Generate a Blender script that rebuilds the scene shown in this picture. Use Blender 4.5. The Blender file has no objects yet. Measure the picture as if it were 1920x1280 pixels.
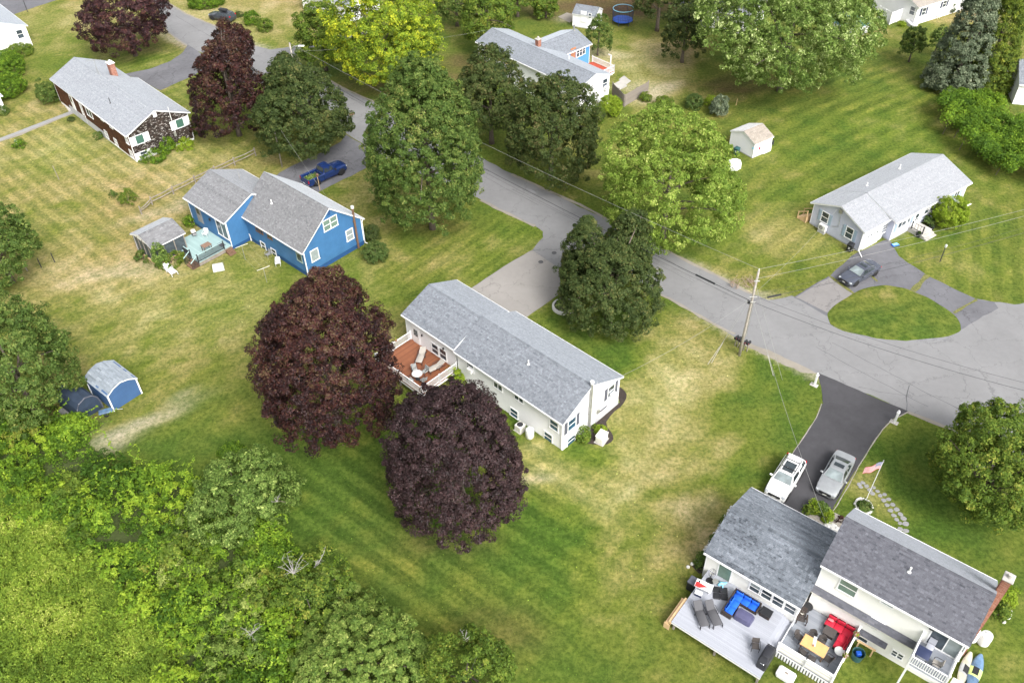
import bpy, bmesh, math, random
import numpy as np
from mathutils import Matrix, Vector

R = math.radians
scene = bpy.context.scene
COL = scene.collection
random.seed(7)

# ------------------------------------------------------------------ camera
CAM_H, PITCH, ROLL, FPX = 57.0, R(42.112), R(-1.032), 1631.03
_fw = Vector((0, math.cos(PITCH), -math.sin(PITCH)))
_up0 = Vector((0, math.sin(PITCH), math.cos(PITCH)))
_rt0 = Vector((1, 0, 0))
_rt = _rt0 * math.cos(ROLL) + _up0 * math.sin(ROLL)
_up = _rt0 * -math.sin(ROLL) + _up0 * math.cos(ROLL)
cam_data = bpy.data.cameras.new('camera')
cam = bpy.data.objects.new('camera', cam_data)
COL.objects.link(cam)
cam_data.sensor_width = 36.0
cam_data.lens = FPX / 1920 * 36.0
cam_data.clip_start = 0.5
cam_data.clip_end = 5000
_m = Matrix((_rt, _up, -_fw)).transposed().to_4x4()
_m.translation = Vector((0, 0, CAM_H))
cam.matrix_world = _m
scene.camera = cam

# ------------------------------------------------------------------ sky, sun, exposure
SUN_EL, SUN_AZ = R(46), R(-60)          # direction towards the sun, azimuth from +X
world = bpy.data.worlds.new('World')
scene.world = world
world.use_nodes = True
wn = world.node_tree
wn.nodes.clear()
sky = wn.nodes.new('ShaderNodeTexSky')
sky.sky_type = 'NISHITA'
sky.sun_disc = False
sky.sun_elevation = SUN_EL
sky.sun_rotation = R(90) - SUN_AZ
sky.air_density = 1.0
sky.dust_density = 6.0
sky.ozone_density = 1.0
hs = wn.nodes.new('ShaderNodeHueSaturation')
hs.inputs['Saturation'].default_value = 0.22
bg = wn.nodes.new('ShaderNodeBackground')
bg.inputs['Strength'].default_value = 0.15
wo = wn.nodes.new('ShaderNodeOutputWorld')
wn.links.new(sky.outputs[0], hs.inputs['Color'])
wn.links.new(hs.outputs[0], bg.inputs['Color'])
wn.links.new(bg.outputs[0], wo.inputs['Surface'])
sd = bpy.data.lights.new('sun', 'SUN')
sd.energy = 1.15
sd.angle = R(24)
sd.color = (1.0, 0.97, 0.93)
sun = bpy.data.objects.new('sun', sd)
COL.objects.link(sun)
_sdir = Vector((math.cos(SUN_EL) * math.cos(SUN_AZ), math.cos(SUN_EL) * math.sin(SUN_AZ), math.sin(SUN_EL)))
sun.rotation_euler = _sdir.to_track_quat('Z', 'Y').to_euler()
scene.render.engine = 'CYCLES'
scene.view_settings.view_transform = 'Standard'
scene.view_settings.look = 'None'
scene.view_settings.gamma = 1.0
scene.view_settings.use_curve_mapping = False
scene.view_settings.exposure = 1.02

# ------------------------------------------------------------------ surveying: photo pixel -> place on the ground
def ray(px, py):
    d = _fw * FPX + _rt * (px - 960) - _up * (py - 640)
    return Vector((0, 0, CAM_H)), d
def G(px, py, z=0.0):
    o, d = ray(px, py)
    return o + d * ((z - CAM_H) / d.z)
def proj_scale(P):
    return FPX / (Vector(P) - Vector((0, 0, CAM_H))).dot(_fw)

# ------------------------------------------------------------------ objects
def link(o, parent=None):
    COL.objects.link(o)
    if parent is not None: o.parent = parent
    return o
def tag(o, label=None, cat=None, group=None, kind=None):
    if label: o['label'] = label
    if cat: o['category'] = cat
    if group: o['group'] = group
    if kind: o['kind'] = kind
    return o
def thing(name, label, cat, loc=(0, 0, 0), rz=0.0, group=None):
    o = bpy.data.objects.new(name, None)
    o.empty_display_size = 0.3
    link(o)
    o.location = loc
    o.rotation_euler = (0, 0, rz)
    return tag(o, label, cat, group)
def copy_tree(o, parent=None):
    c = o.copy(); COL.objects.link(c); c.parent = parent
    for ch in list(o.children): copy_tree(ch, c)
    return c
def inst(name, mesh, parent, mtx=None):
    o = bpy.data.objects.new(name, mesh)
    link(o, parent)
    if mtx is not None: o.matrix_local = mtx
    return o

class MB:
    """collects simple shapes into one mesh"""
    def __init__(s): s.v = []; s.f = []; s.m = []; s.t = []
    def face(s, pts, mat=0, tone=0.5):
        n = len(s.v); s.v += [tuple(p) for p in pts]
        s.f.append(tuple(range(n, n + len(pts)))); s.m.append(mat); s.t.append(tone)
    def add(s, vs, fs, mat=0, tone=0.5):
        n = len(s.v); s.v += [tuple(p) for p in vs]
        for f in fs: s.f.append(tuple(n + i for i in f)); s.m.append(mat); s.t.append(tone)
        return s
    def box(s, x0, x1, y0, y1, z0, z1, mat=0, tone=0.5, mtx=None):
        v = [(x, y, z) for z in (z0, z1) for x, y in ((x0, y0), (x1, y0), (x1, y1), (x0, y1))]
        if mtx is not None: v = [mtx @ Vector(p) for p in v]
        return s.add(v, [(3, 2, 1, 0), (4, 5, 6, 7), (0, 1, 5, 4), (1, 2, 6, 5), (2, 3, 7, 6), (3, 0, 4, 7)], mat, tone)
    def rbox(s, x0, x1, y0, y1, z0, z1, r=.05, mat=0, tone=.5, mtx=None):
        """box with chamfered edges"""
        r = min(r, (x1 - x0) * .45, (y1 - y0) * .45, (z1 - z0) * .45)
        vs = []; 
        rings = [(z0, r), (z0 + r, 0), (z1 - r, 0), (z1, r)]
        for z, i in rings:
            a, b, c, d = x0 + i, x1 - i, y0 + i, y1 - i; q = r
            vs += [(a + q, c, z), (b - q, c, z), (b, c + q, z), (b, d - q, z), (b - q, d, z), (a + q, d, z), (a, d - q, z), (a, c + q, z)]
        if mtx is not None: vs = [mtx @ Vector(p) for p in vs]
        fs = [tuple(range(7, -1, -1)), tuple(range(24, 32))]
        for k in range(3):
            for i in range(8):
                j = (i + 1) % 8
                fs.append((k * 8 + i, k * 8 + j, k * 8 + 8 + j, k * 8 + 8 + i))
        return s.add(vs, fs, mat, tone)
    def prism(s, poly, z0, z1, mat=0, top=None, tone=.5):
        n = len(poly)
        vs = [(p[0], p[1], z0) for p in poly] + [(p[0], p[1], z1) for p in poly]
        fs = [tuple(range(n - 1, -1, -1)), tuple(range(n, 2 * n))]
        fs += [(i, (i + 1) % n, n + (i + 1) % n, n + i) for i in range(n)]
        return s.add(vs, fs, mat, tone)
    def tube(s, pts, rad, n=8, mat=0, tone=.5, cap=True):
        pts = [Vector(p) for p in pts]
        if not hasattr(rad, '__len__'): rad = [rad] * len(pts)
        base = len(s.v); k = len(pts)
        for i, p in enumerate(pts):
            d = (pts[min(i + 1, k - 1)] - pts[max(i - 1, 0)])
            if d.length < 1e-9: d = Vector((0, 0, 1))
            d.normalize()
            a = d.cross(Vector((0, 0, 1)) if abs(d.z) < .9 else Vector((1, 0, 0))).normalized(); b = d.cross(a)
            for j in range(n):
                t = 2 * math.pi * j / n
                s.v.append(tuple(p + (a * math.cos(t) + b * math.sin(t)) * rad[i]))
        for i in range(k - 1):
            for j in range(n):
                q = (j + 1) % n
                s.f.append((base + i * n + j, base + (i + 1) * n + j, base + (i + 1) * n + q, base + i * n + q)); s.m.append(mat); s.t.append(tone)
        if cap:
            s.f.append(tuple(base + j for j in range(n))); s.m.append(mat); s.t.append(tone)
            s.f.append(tuple(base + (k - 1) * n + j for j in range(n - 1, -1, -1))); s.m.append(mat); s.t.append(tone)
        return s
    def lathe(s, prof, n=16, c=(0, 0, 0), mat=0, tone=.5):
        base = len(s.v); k = len(prof)
        for r, z in prof:
            for j in range(n):
                t = 2 * math.pi * j / n
                s.v.append((c[0] + r * math.cos(t), c[1] + r * math.sin(t), c[2] + z))
        for i in range(k - 1):
            for j in range(n):
                q = (j + 1) % n
                s.f.append((base + i * n + j, base + i * n + q, base + (i + 1) * n + q, base + (i + 1) * n + j)); s.m.append(mat); s.t.append(tone)
        s.f.append(tuple(base + j for j in range(n - 1, -1, -1))); s.m.append(mat); s.t.append(tone)
        s.f.append(tuple(base + (k - 1) * n + j for j in range(n))); s.m.append(mat); s.t.append(tone)
        return s
    def mesh(s, name, mats, smooth=False):
        me = bpy.data.meshes.new(name)
        me.from_pydata(s.v, [], s.f)
        mats = mats if isinstance(mats, (list, tuple)) else [mats]
        for m in mats: me.materials.append(M(m) if isinstance(m, str) else m)
        if len(mats) > 1: me.polygons.foreach_set('material_index', s.m)
        if len(set(s.t)) > 1:
            a = me.attributes.new('tone', 'FLOAT', 'FACE'); a.data.foreach_set('value', s.t)
        if smooth:
            me.polygons.foreach_set('use_smooth', [True] * len(s.f))
            if smooth != 'all': me.set_sharp_from_angle(angle=R(38))
        me.update()
        return me
    def build(s, name, mats, parent=None, mtx=None, smooth=False):
        return inst(name, s.mesh(name, mats, smooth), parent, mtx)

# ------------------------------------------------------------------ materials
_mats = {}
def M(n): return _mats[n]
class NT:
    def __init__(s, name):
        s.mat = bpy.data.materials.new(name); s.mat.use_nodes = True
        s.n = s.mat.node_tree.nodes; s.l = s.mat.node_tree.links; s.n.clear()
        s.out = s.n.new('ShaderNodeOutputMaterial'); _mats[name] = s.mat
    def new(s, t, **kw):
        nd = s.n.new('ShaderNode' + t)
        for k, v in kw.items():
            if hasattr(nd, k): setattr(nd, k, v)
        return nd
    def link(s, a, b): s.l.new(a, b)
    def val(s, sock, v):
        if hasattr(v, 'is_linked') or isinstance(v, bpy.types.NodeSocket): s.l.new(v, sock)
        else: sock.default_value = v
    def coord(s, which='Object'): return s.new('TexCoord').outputs[which]
    def noise(s, scale, detail=4, rough=.55, co=None, dist=0):
        nd = s.new('TexNoise'); nd.inputs['Scale'].default_value = scale; nd.inputs['Detail'].default_value = detail
        nd.inputs['Roughness'].default_value = rough; nd.inputs['Distortion'].default_value = dist
        s.link(co if co is not None else s.coord(), nd.inputs['Vector']); return nd.outputs['Fac']
    def math(s, op, a, b=0.0, c=None):
        nd = s.new('Math', operation=op); s.val(nd.inputs[0], a); s.val(nd.inputs[1], b)
        if c is not None: s.val(nd.inputs[2], c)
        return nd.outputs[0]
    def ramp(s, fac, stops, interp='LINEAR'):
        nd = s.new('ValToRGB'); cr = nd.color_ramp; cr.interpolation = interp
        while len(cr.elements) < len(stops): cr.elements.new(.5)
        for e, (p, c) in zip(cr.elements, stops):
            e.position = p; e.color = (*c, 1) if hasattr(c, '__len__') else (c, c, c, 1)
        s.link(fac, nd.inputs[0]); return nd.outputs[0]
    def mix(s, fac, a, b, mode='MIX'):
        nd = s.new('Mix', data_type='RGBA', blend_type=mode)
        s.val(nd.inputs[0], fac)
        for i, v in ((6, a), (7, b)):
            if isinstance(v, bpy.types.NodeSocket): s.link(v, nd.inputs[i])
            else: nd.inputs[i].default_value = (*v, 1) if len(v) == 3 else v
        return nd.outputs[2]
    def attr(s, name): return s.new('Attribute', attribute_name=name)
    def bump(s, h, dist=.02, strength=1.0):
        nd = s.new('Bump'); nd.inputs['Distance'].default_value = dist; nd.inputs['Strength'].default_value = strength
        s.link(h, nd.inputs['Height']); return nd.outputs[0]
    def principled(s, col, rough=.6, metal=0, spec=.4, normal=None, coat=0, trans=0):
        p = s.new('BsdfPrincipled')
        if isinstance(col, bpy.types.NodeSocket): s.link(col, p.inputs['Base Color'])
        else: p.inputs['Base Color'].default_value = (*col, 1)
        s.val(p.inputs['Roughness'], rough)
        p.inputs['Metallic'].default_value = metal
        p.inputs['Specular IOR Level'].default_value = spec
        p.inputs['Coat Weight'].default_value = coat
        if normal is not None: s.link(normal, p.inputs['Normal'])
        s.link(p.outputs[0], s.out.inputs[0]); return p

def pm(name, col, rough=.65, var=.14, scale=3.0, fine=40, bump=0.0, metal=0, spec=.35, coat=0, tone=None):
    """painted / plain surface: two scales of uneven colour, optional relief, optional per-piece tone"""
    t = NT(name)
    n1 = t.noise(scale, 5); n2 = t.noise(fine, 3)
    a = t.math('ADD', t.math('MULTIPLY', n1, .65), t.math('MULTIPLY', n2, .35))
    lo = tuple(c * (1 - var * 1.6) for c in col); hi = tuple(min(1, c * (1 + var * 1.6)) for c in col)
    c = t.ramp(a, [(.25, lo), (.75, hi)])
    if tone is not None:
        at = t.attr('tone').outputs['Fac']
        c = t.mix(t.math('MULTIPLY', at, 1.0), c, tone) if len(tone) == 3 else c
    nrm = t.bump(n2, .01, bump) if bump else None
    t.principled(c, t.math('ADD', t.math('MULTIPLY', n1, .15), rough - .07), metal, spec, nrm, coat)
    return t.mat

def siding(name, col, pitch=.115, dirt=.12, rough=.5):
    """horizontal clapboard relief"""
    t = NT(name); co = t.coord()
    sep = t.new('SeparateXYZ'); t.link(co, sep.inputs[0])
    fr = t.math('FRACT', t.math('MULTIPLY', sep.outputs[2], 1 / pitch))
    n1 = t.noise(.9, 5, .6); n2 = t.noise(14, 4)
    a = t.math('ADD', t.math('MULTIPLY', n1, .6), t.math('MULTIPLY', n2, .4))
    c = t.ramp(a, [(.28, tuple(x * (1 - dirt * 1.5) for x in col)), (.6, col)])
    lap = t.math('GREATER_THAN', fr, .9)
    c = t.mix(t.math('MULTIPLY', lap, .22), c, tuple(x * .45 for x in col))
    t.principled(c, rough, 0, .35, t.bump(t.math('SUBTRACT', 1.0, fr), .015, .9))
    return t.mat

def roofing(name, dark, light, speck=.35, sheen=1.0):
    """granular asphalt shingle: colour from each tab's own tone"""
    t = NT(name)
    at = t.attr('tone').outputs['Fac']
    n = t.noise(60, 3); n2 = t.noise(.55, 4, .6)
    f = t.math('ADD', at, t.math('MULTIPLY', t.math('SUBTRACT', n, .5), speck))
    f = t.math('ADD', f, t.math('MULTIPLY', t.math('SUBTRACT', n2, .5), .16))
    mp = t.new('Mapping'); mp.inputs['Scale'].default_value = (2.2, .30, .30); t.link(t.coord(), mp.inputs[0])
    f = t.math('ADD', f, t.math('MULTIPLY', t.math('SUBTRACT', t.noise(1.0, 5, .65, mp.outputs[0]), .5), .16))
    c = t.ramp(f, [(.0, dark), (1.0, light)])
    p = t.principled(c, .75, 0, .45, t.bump(n, .006, .6))
    p.inputs['Sheen Weight'].default_value = sheen; p.inputs['Sheen Roughness'].default_value = .45; p.inputs['Sheen Tint'].default_value = (.85, .92, 1, 1)
    return t.mat

def leafmat(name, stops, trans=.28, rough=.6, spec=.16):
    t = NT(name)
    at = t.attr('tone').outputs['Fac']
    c = t.ramp(at, stops)
    p = t.principled(c, rough, 0, spec)
    tr = t.new('BsdfTranslucent'); t.link(t.mix(.35, c, (.25, .32, .05), 'MIX'), tr.inputs[0])
    mx = t.new('MixShader'); mx.inputs[0].default_value = trans
    t.link(p.outputs[0], mx.inputs[1]); t.link(tr.outputs[0], mx.inputs[2]); t.link(mx.outputs[0], t.out.inputs[0])
    return t.mat

def glass(name, col=(.025, .035, .045), rough=.06):
    t = NT(name); n = t.noise(1.1, 2)
    c = t.ramp(n, [(.3, tuple(x * .6 for x in col)), (.7, tuple(x * 1.5 for x in col))])
    t.principled(c, rough, 0, .6, None, .3); return t.mat

# building materials
siding('white_siding', (.86, .86, .87), dirt=.05)
siding('cream_siding', (.84, .835, .80), dirt=.04)
siding('blue_siding', (.055, .17, .355), dirt=.2)
siding('lilac_siding', (.52, .545, .66), dirt=.08)
siding('sky_siding', (.10, .32, .68), dirt=.08)
siding('shed_blue', (.055, .12, .26), pitch=.2, dirt=.15)
pm('foundation_blue', (.02, .075, .2), .6, .1)
pm('white_paint', (.84, .84, .845), .45, .05, 2)
pm('white_plastic', (.78, .78, .77), .35, .04, 2)
pm('cream_trim', (.70, .68, .62), .5, .06)
pm('green_trim', (.30, .40, .36), .5, .06)
pm('concrete', (.42, .40, .37), .85, .16, 1.2, 30, .3)
pm('foundation', (.46, .46, .47), .85, .15, 1.5, 30, .2)
pm('slate_paint', (.10, .105, .13), .55, .1)
pm('pale_blue_paint', (.33, .42, .52), .55, .08)
pm('green_shade', (.055, .13, .10), .5, .1)
pm('galvanised', (.40, .40, .38), .45, .18, 2, 30, 0, .6)
pm('dark_metal', (.035, .035, .04), .45, .15)
pm('black_plastic', (.022, .023, .026), .5, .15)
pm('weathered_wood', (.25, .22, .19), .85, .25, 2, 25, .5)
pm('new_wood', (.62, .43, .24), .7, .15, 2, 25, .2)
pm('brown_stair', (.17, .10, .065), .75, .2)
pm('deck_red', (.255, .098, .048), .6, .14, 1.2, 20, .1, tone=(.20, .075, .038))
pm('deck_grey', (.37, .385, .43), .6, .07, .8, 20, .1, tone=(.33, .345, .385))
pm('deck_grey_dark', (.28, .30, .335), .65, .08, .8, 20, .1, tone=(.23, .25, .285))
pm('deck_aqua', (.33, .46, .45), .6, .10, 1.0, 20, .1, tone=(.29, .41, .40))
pm('deck_barn_red', (.42, .075, .04), .6, .12)
pm('brick', (.29, .11, .075), .85, .25, 6, 40, .3, tone=(.40, .21, .15))
pm('mortar', (.42, .38, .34), .9, .15)
pm('gravel', (.30, .275, .24), .95, .3, 8, 60, .6)
pm('shaded_litter', (.050, .068, .018), .95, .4, 3, 30, 1.0)  # litter colour, darkened for the shade between thicket bushes
pm('mulch', (.045, .035, .03), .95, .4, 5, 40, 1.0)
pm('stone_white', (.62, .61, .58), .85, .2, 3, 30, .4)
pm('stone_grey', (.26, .26, .26), .85, .2, 3, 30, .4)
pm('bark', (.13, .105, .085), .9, .3, 5, 30, .8)
pm('dead_wood', (.30, .285, .265), .85, .25, 3)
pm('brush_wood', (.33, .25, .19), .9, .3, 4)
pm('pole_wood', (.34, .31, .27), .85, .25, 3, 30, .6)
glass('window_glass', (.045, .06, .075))
glass('blue_glass', (.03, .075, .12))
glass('car_glass', (.03, .04, .045), .04)
glass('windshield_glass', (.22, .26, .265), .05)  # pale base colour stands in for sky reflection over the dash
pm('curtain', (.27, .31, .31), .25, .15, 2)
pm('curtain_green', (.15, .22, .18), .2, .15, 2)
roofing('roof_grey', (.09, .10, .118), (.27, .293, .325), .35, .8)
roofing('roof_white', (.22, .23, .245), (.36, .37, .395), .2, .45)
roofing('roof_silver', (.17, .18, .20), (.36, .38, .41), .25, .45)
roofing('roof_slate', (.040, .042, .054), (.150, .152, .178), .35, .75)
roofing('roof_blueslate', (.034, .042, .054), (.215, .24, .275), .35, .75)
roofing('roof_taupe', (.085, .085, .088), (.26, .26, .268), .35, .7)
roofing('roof_tan', (.20, .165, .13), (.40, .35, .29))
roofing('roof_shed', (.10, .125, .15), (.32, .36, .40))
pm('roof_under', (.10, .10, .11), .85, .1)
pm('ridge_cap', (.16, .17, .19), .85, .2, 8)
# plain things
pm('rubber', (.02, .02, .021), .75, .15)
pm('chrome', (.55, .56, .58), .22, .05, 3, 40, 0, .9)
pm('wicker', (.045, .034, .03), .7, .3, 30, 90, .8)
pm('wicker_grey', (.075, .066, .062), .7, .3, 30, 90, .8)
pm('blue_fabric', (.012, .115, .62), .75, .08)
pm('red_fabric', (.50, .018, .045), .7, .08)
pm('pink_fabric', (.66, .22, .24), .7, .1)
pm('grey_sling', (.085, .085, .092), .75, .08)
pm('beige_sling', (.40, .37, .33), .75, .08)
pm('purple_cover', (.085, .085, .16), .45, .15, 2)
pm('black_cover', (.024, .025, .03), .45, .15)
pm('navy', (.03, .04, .09), .5, .1)
pm('teal_plastic', (.03, .09, .09), .5, .1)
pm('blue_plastic', (.01, .08, .45), .4, .1)
pm('red_plastic', (.55, .03, .03), .4, .1)
pm('tan_table', (.62, .36, .15), .55, .1, 3, 30)
pm('frosted', (.55, .56, .55), .3, .08)
pm('brown_table', (.22, .14, .10), .6, .12)
pm('terracotta', (.42, .19, .10), .8, .15)
pm('flower_red', (.50, .02, .06), .6, .3)
pm('flower_pink', (.72, .35, .42), .6, .3)
pm('flower_blue', (.10, .12, .50), .6, .3)
pm('tarp_navy', (.032, .048, .078), .6, .2, 2, 20, .2)
pm('screen_mesh', (.06, .075, .085), .5, .3, 2)
pm('yellow_green', (.50, .62, .16), .6, .2)
pm('water_bottle', (.25, .60, .78), .3, .1)
# foliage (tone 0..1 runs across the colours of one plant)
leafmat('leaf_maroon', [(0, (0.016, 0.007, 0.010)), (.5, (0.040, 0.016, 0.019)), (.8, (0.072, 0.025, 0.024)), (1, (0.115, 0.054, 0.036))], .12, .55, .22)
leafmat('leaf_maroon_red', [(0, (0.013, 0.006, 0.008)), (.45, (0.032, 0.013, 0.013)), (.78, (0.066, 0.020, 0.017)), (1, (0.099, 0.065, 0.033))], .15, .55, .22)
leafmat('leaf_plum', [(0, (0.014, 0.008, 0.009)), (.55, (0.035, 0.018, 0.020)), (1, (0.067, 0.037, 0.037))], .10, .55, .25)
leafmat('leaf_dark', [(0, (0.025, 0.042, 0.011)), (.5, (0.054, 0.081, 0.022)), (.85, (0.097, 0.120, 0.034)), (1, (0.148, 0.141, 0.046))], .2)
leafmat('leaf_green', [(0, (0.053, 0.097, 0.015)), (.5, (0.114, 0.183, 0.024)), (.85, (0.197, 0.256, 0.036)), (1, (0.287, 0.297, 0.050))], .28)
leafmat('leaf_oak', [(0, (0.039, 0.076, 0.014)), (.5, (0.083, 0.135, 0.027)), (.85, (0.145, 0.200, 0.043)), (1, (0.222, 0.236, 0.063))], .22)
leafmat('leaf_olive', [(0, (0.029, 0.050, 0.014)), (.5, (0.061, 0.086, 0.022)), (.85, (0.099, 0.115, 0.034)), (1, (0.155, 0.130, 0.053))], .2)
leafmat('leaf_yellow', [(0, (0.081, 0.140, 0.014)), (.4, (0.189, 0.281, 0.024)), (.75, (0.364, 0.435, 0.030)), (1, (0.620, 0.617, 0.041))], .3)
leafmat('leaf_bright', [(0, (0.088, 0.150, 0.020)), (.5, (0.200, 0.300, 0.044)), (.85, (0.338, 0.425, 0.081)), (1, (0.475, 0.525, 0.150))], .3)
leafmat('leaf_pale', [(0, (0.060, 0.110, 0.020)), (.5, (0.157, 0.240, 0.046)), (.8, (0.313, 0.402, 0.120)), (1, (0.553, 0.636, 0.278))], .28)
leafmat('leaf_spruce', [(0, (0.048, 0.071, 0.038)), (.5, (0.121, 0.155, 0.091)), (.85, (0.213, 0.252, 0.158)), (1, (0.315, 0.343, 0.212))], .08)
leafmat('leaf_cedar', [(0, (0.044, 0.077, 0.013)), (.5, (0.106, 0.156, 0.018)), (.85, (0.188, 0.231, 0.025)), (1, (0.300, 0.312, 0.044))], .15)
leafmat('leaf_vine', [(0, (0.038, 0.087, 0.010)), (.45, (0.094, 0.179, 0.017)), (.8, (0.188, 0.311, 0.025)), (1, (0.308, 0.421, 0.038))], .32)
leafmat('leaf_meadow', [(0, (0.084, 0.144, 0.018)), (.4, (0.180, 0.279, 0.033)), (.75, (0.304, 0.402, 0.049)), (1, (0.474, 0.520, 0.120))], .3)
leafmat('leaf_silver', [(0, (0.045, 0.087, 0.015)), (.5, (0.108, 0.176, 0.033)), (.85, (0.216, 0.304, 0.071)), (1, (0.386, 0.473, 0.131))], .22)
leafmat('leaf_sumac', [(0, (0.056, 0.105, 0.018)), (.5, (0.133, 0.205, 0.036)), (.85, (0.231, 0.301, 0.067)), (1, (0.351, 0.407, 0.107))], .25)
leafmat('leaf_fern', [(0, (.10, .17, .01)), (.5, (.22, .32, .02)), (1, (.38, .45, .06))], .3)
leafmat('leaf_hedge', [(0, (.03, .065, .016)), (.5, (.075, .125, .028)), (1, (.17, .20, .06))], .2)
leafmat('petals', [(0, (.55, .02, .05)), (.4, (.72, .30, .40)), (.7, (.8, .75, .7)), (1, (.8, .55, .05))], .2)
# ------------------------------------------------------------------ the ground
rng = np.random.default_rng(11)
_lat = rng.random((256, 256))
def vnoise(x, y, sc, sx=0.0):
    x = np.asarray(x) / sc + 37.7 + sx; y = np.asarray(y) / sc + 91.3 + sx * 1.7
    xi = np.floor(x).astype(int); yi = np.floor(y).astype(int); fx = x - xi; fy = y - yi
    fx = fx * fx * (3 - 2 * fx); fy = fy * fy * (3 - 2 * fy)
    a = _lat[xi % 256, yi % 256]; b = _lat[(xi + 1) % 256, yi % 256]; c = _lat[xi % 256, (yi + 1) % 256]; d = _lat[(xi + 1) % 256, (yi + 1) % 256]
    return (a * (1 - fx) + b * fx) * (1 - fy) + (c * (1 - fx) + d * fx) * fy
def fbm(x, y, sc, o=4, sx=0.0):
    s = 0; a = .5; t = 0
    for i in range(o): s = s + a * vnoise(x, y, sc / 2 ** i, sx + 13.1 * i); t += a; a *= .55
    return s / t

# patches of the lawns: (px, py, half-length m, half-width m, turn deg, value) ; dryness 0 lush .. 1 straw
DRY = [(60,300,26,18,0,.62),(200,360,22,14,0,.66),(150,560,20,10,0,.60),(330,620,18,9,0,.46),(250,480,14,6,10,.80),(120,40,22,16,0,.62),(300,560,10,6,0,.58),(430,560,12,7,0,.55),
 (470,25,22,12,0,.74),(650,440,14,9,0,.40),(760,380,12,8,0,.62),(800,500,14,7,0,.36),(700,560,8,6,0,.52),(930,430,10,5,0,.22),
 (300,720,14,6,20,.50),(400,700,12,7,0,.44),(520,880,14,6,0,.04),(620,940,16,8,0,.0),(820,1060,18,10,0,.03),(1000,1100,14,8,0,.20),(560,1000,12,6,0,.05),
 (760,560,6,5,0,.50),(740,630,4,4,0,.55),(1220,110,14,8,0,.80),(1240,165,8,4,0,.85),(1120,20,14,6,0,.45),(1010,50,8,5,0,.25),(1400,120,12,8,0,.24),
 (1560,260,24,16,0,.27),(1450,420,16,10,0,.27),(1480,440,8,4,0,.58),(1350,500,9,3,30,.55),(1800,250,12,6,0,.35),(1700,150,14,8,0,.24),(1640,60,8,3,0,.50),(1850,470,12,8,0,.32),
 (1540,530,9,2,-30,.3),(1680,590,8,4,0,.20),(1820,35,6,5,0,.75),(1900,230,6,4,0,.60),(1230,110,9,4,0,.9),
 (1180,650,10,7,0,.05),(1120,640,8,5,0,.04),(1260,640,4,3,0,.55),(1330,740,5.5,5.5,20,.93),(1230,770,4.5,3.0,35,.72),(1310,690,4,3,30,.82),(1260,820,6,4,30,.66),(1190,875,5,3,30,.80),(1170,920,4.0,2.2,30,.86),
 (1060,905,6,3,0,.70),(1020,890,4,2.0,0,.78),(1300,985,3.2,3.4,0,.82),(1300,930,5,3,0,.40),(1340,820,6,3,30,.62),(1400,760,6,4,0,.30),(1460,740,5,4,0,.16),(1420,850,6,4,0,.12),(1250,1000,6,4,25,.35),
 (1150,1080,8,5,0,.28),(1060,1180,8,5,0,.22),(1150,1200,6,4,0,.12),(1200,1130,5,3,0,.38),(1020,1020,6,5,0,.10),(1290,1230,6,4,0,.10),(1500,770,4,5,0,.15),
 (1620,920,2.4,2.0,0,.62),(1690,860,6,4,0,.14),(1740,980,5,4,0,.04),(1800,1050,6,4,0,.15),(1890,1200,5,6,0,.22),(1680,1260,4,2,0,.25),
 (90,210,8,4,0,.66),(20,330,8,6,0,.60),(170,250,7,4,0,.72),(240,520,9,3,15,.82),(60,430,8,6,0,.45),(880,560,5,4,0,.35),
 (580,360,4,3,0,.4),(620,380,5,4,0,.55),(560,540,6,3,0,.5),(420,520,5,3,0,.62),(1050,200,5,5,0,.2),(1440,170,10,3,0,.3),(1350,230,12,6,0,.22),(950,330,16,2.5,-40,.2),(1080,380,10,2,-35,.25)]
SAND = [(265,795,5.0,.8,32,.55),(225,825,2.0,1.0,30,.5),(345,745,1.6,.6,30,.35),(1440,655,5,.55,-38,.9),(1490,685,4.5,.6,-38,.95),(1390,635,4,.5,-38,.7),(1345,525,3.5,.8,-42,.6),(1395,555,3.5,1.0,-40,.75),(1310,500,3,.6,-42,.45),
 (735,207,3,1.0,-45,.6),(332,78,6,.8,-45,.75),(360,35,12,.7,-45,.6),(470,85,9,.8,-30,.55),(840,210,4,2,-10,.4),(1065,33,1.8,1.5,0,.9),(180,210,.01,.01,0,0),(135,775,2,.8,0,.35),(190,790,1.2,.6,0,.3),(1235,172,4,1.4,40,.55),(1200,165,3,1.2,0,.5),(250,500,5,1.3,18,.3),(320,390,6,1.2,30,.3),(1125,100,4,1.2,-20,.3),
 (940,372,3,.6,-40,.4),(1440,560,2,.6,0,.45),(1860,20,3,2,0,.5),(1000,905,1.5,.6,0,.4),(1690,425,2.2,.8,30,.4)]
LITTER_SHADE = [(1130,15,12,5,0,.8),(1180,10,8,4,0,.8),(1400,160,8,2.6,0,.6),(1310,85,6,2.5,0,.5),(900,110,6,3,0,.5),(880,130,5,4,0,.5),(760,160,9,4,0,.5),(1380,170,3,1.2,0,.6),(1060,1150,.01,.01,0,0),(130,760,4,1.6,0,.5),(940,1180,3,2,0,.3),(850,1020,3,1.2,0,.35),(820,430,3.4,1.6,0,.35),(1545,175,.01,.01,0,0),(310,90,7,2.5,0,.4)]  # leaf litter, and canopy shade under the green and plum maples painted dark
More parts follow.
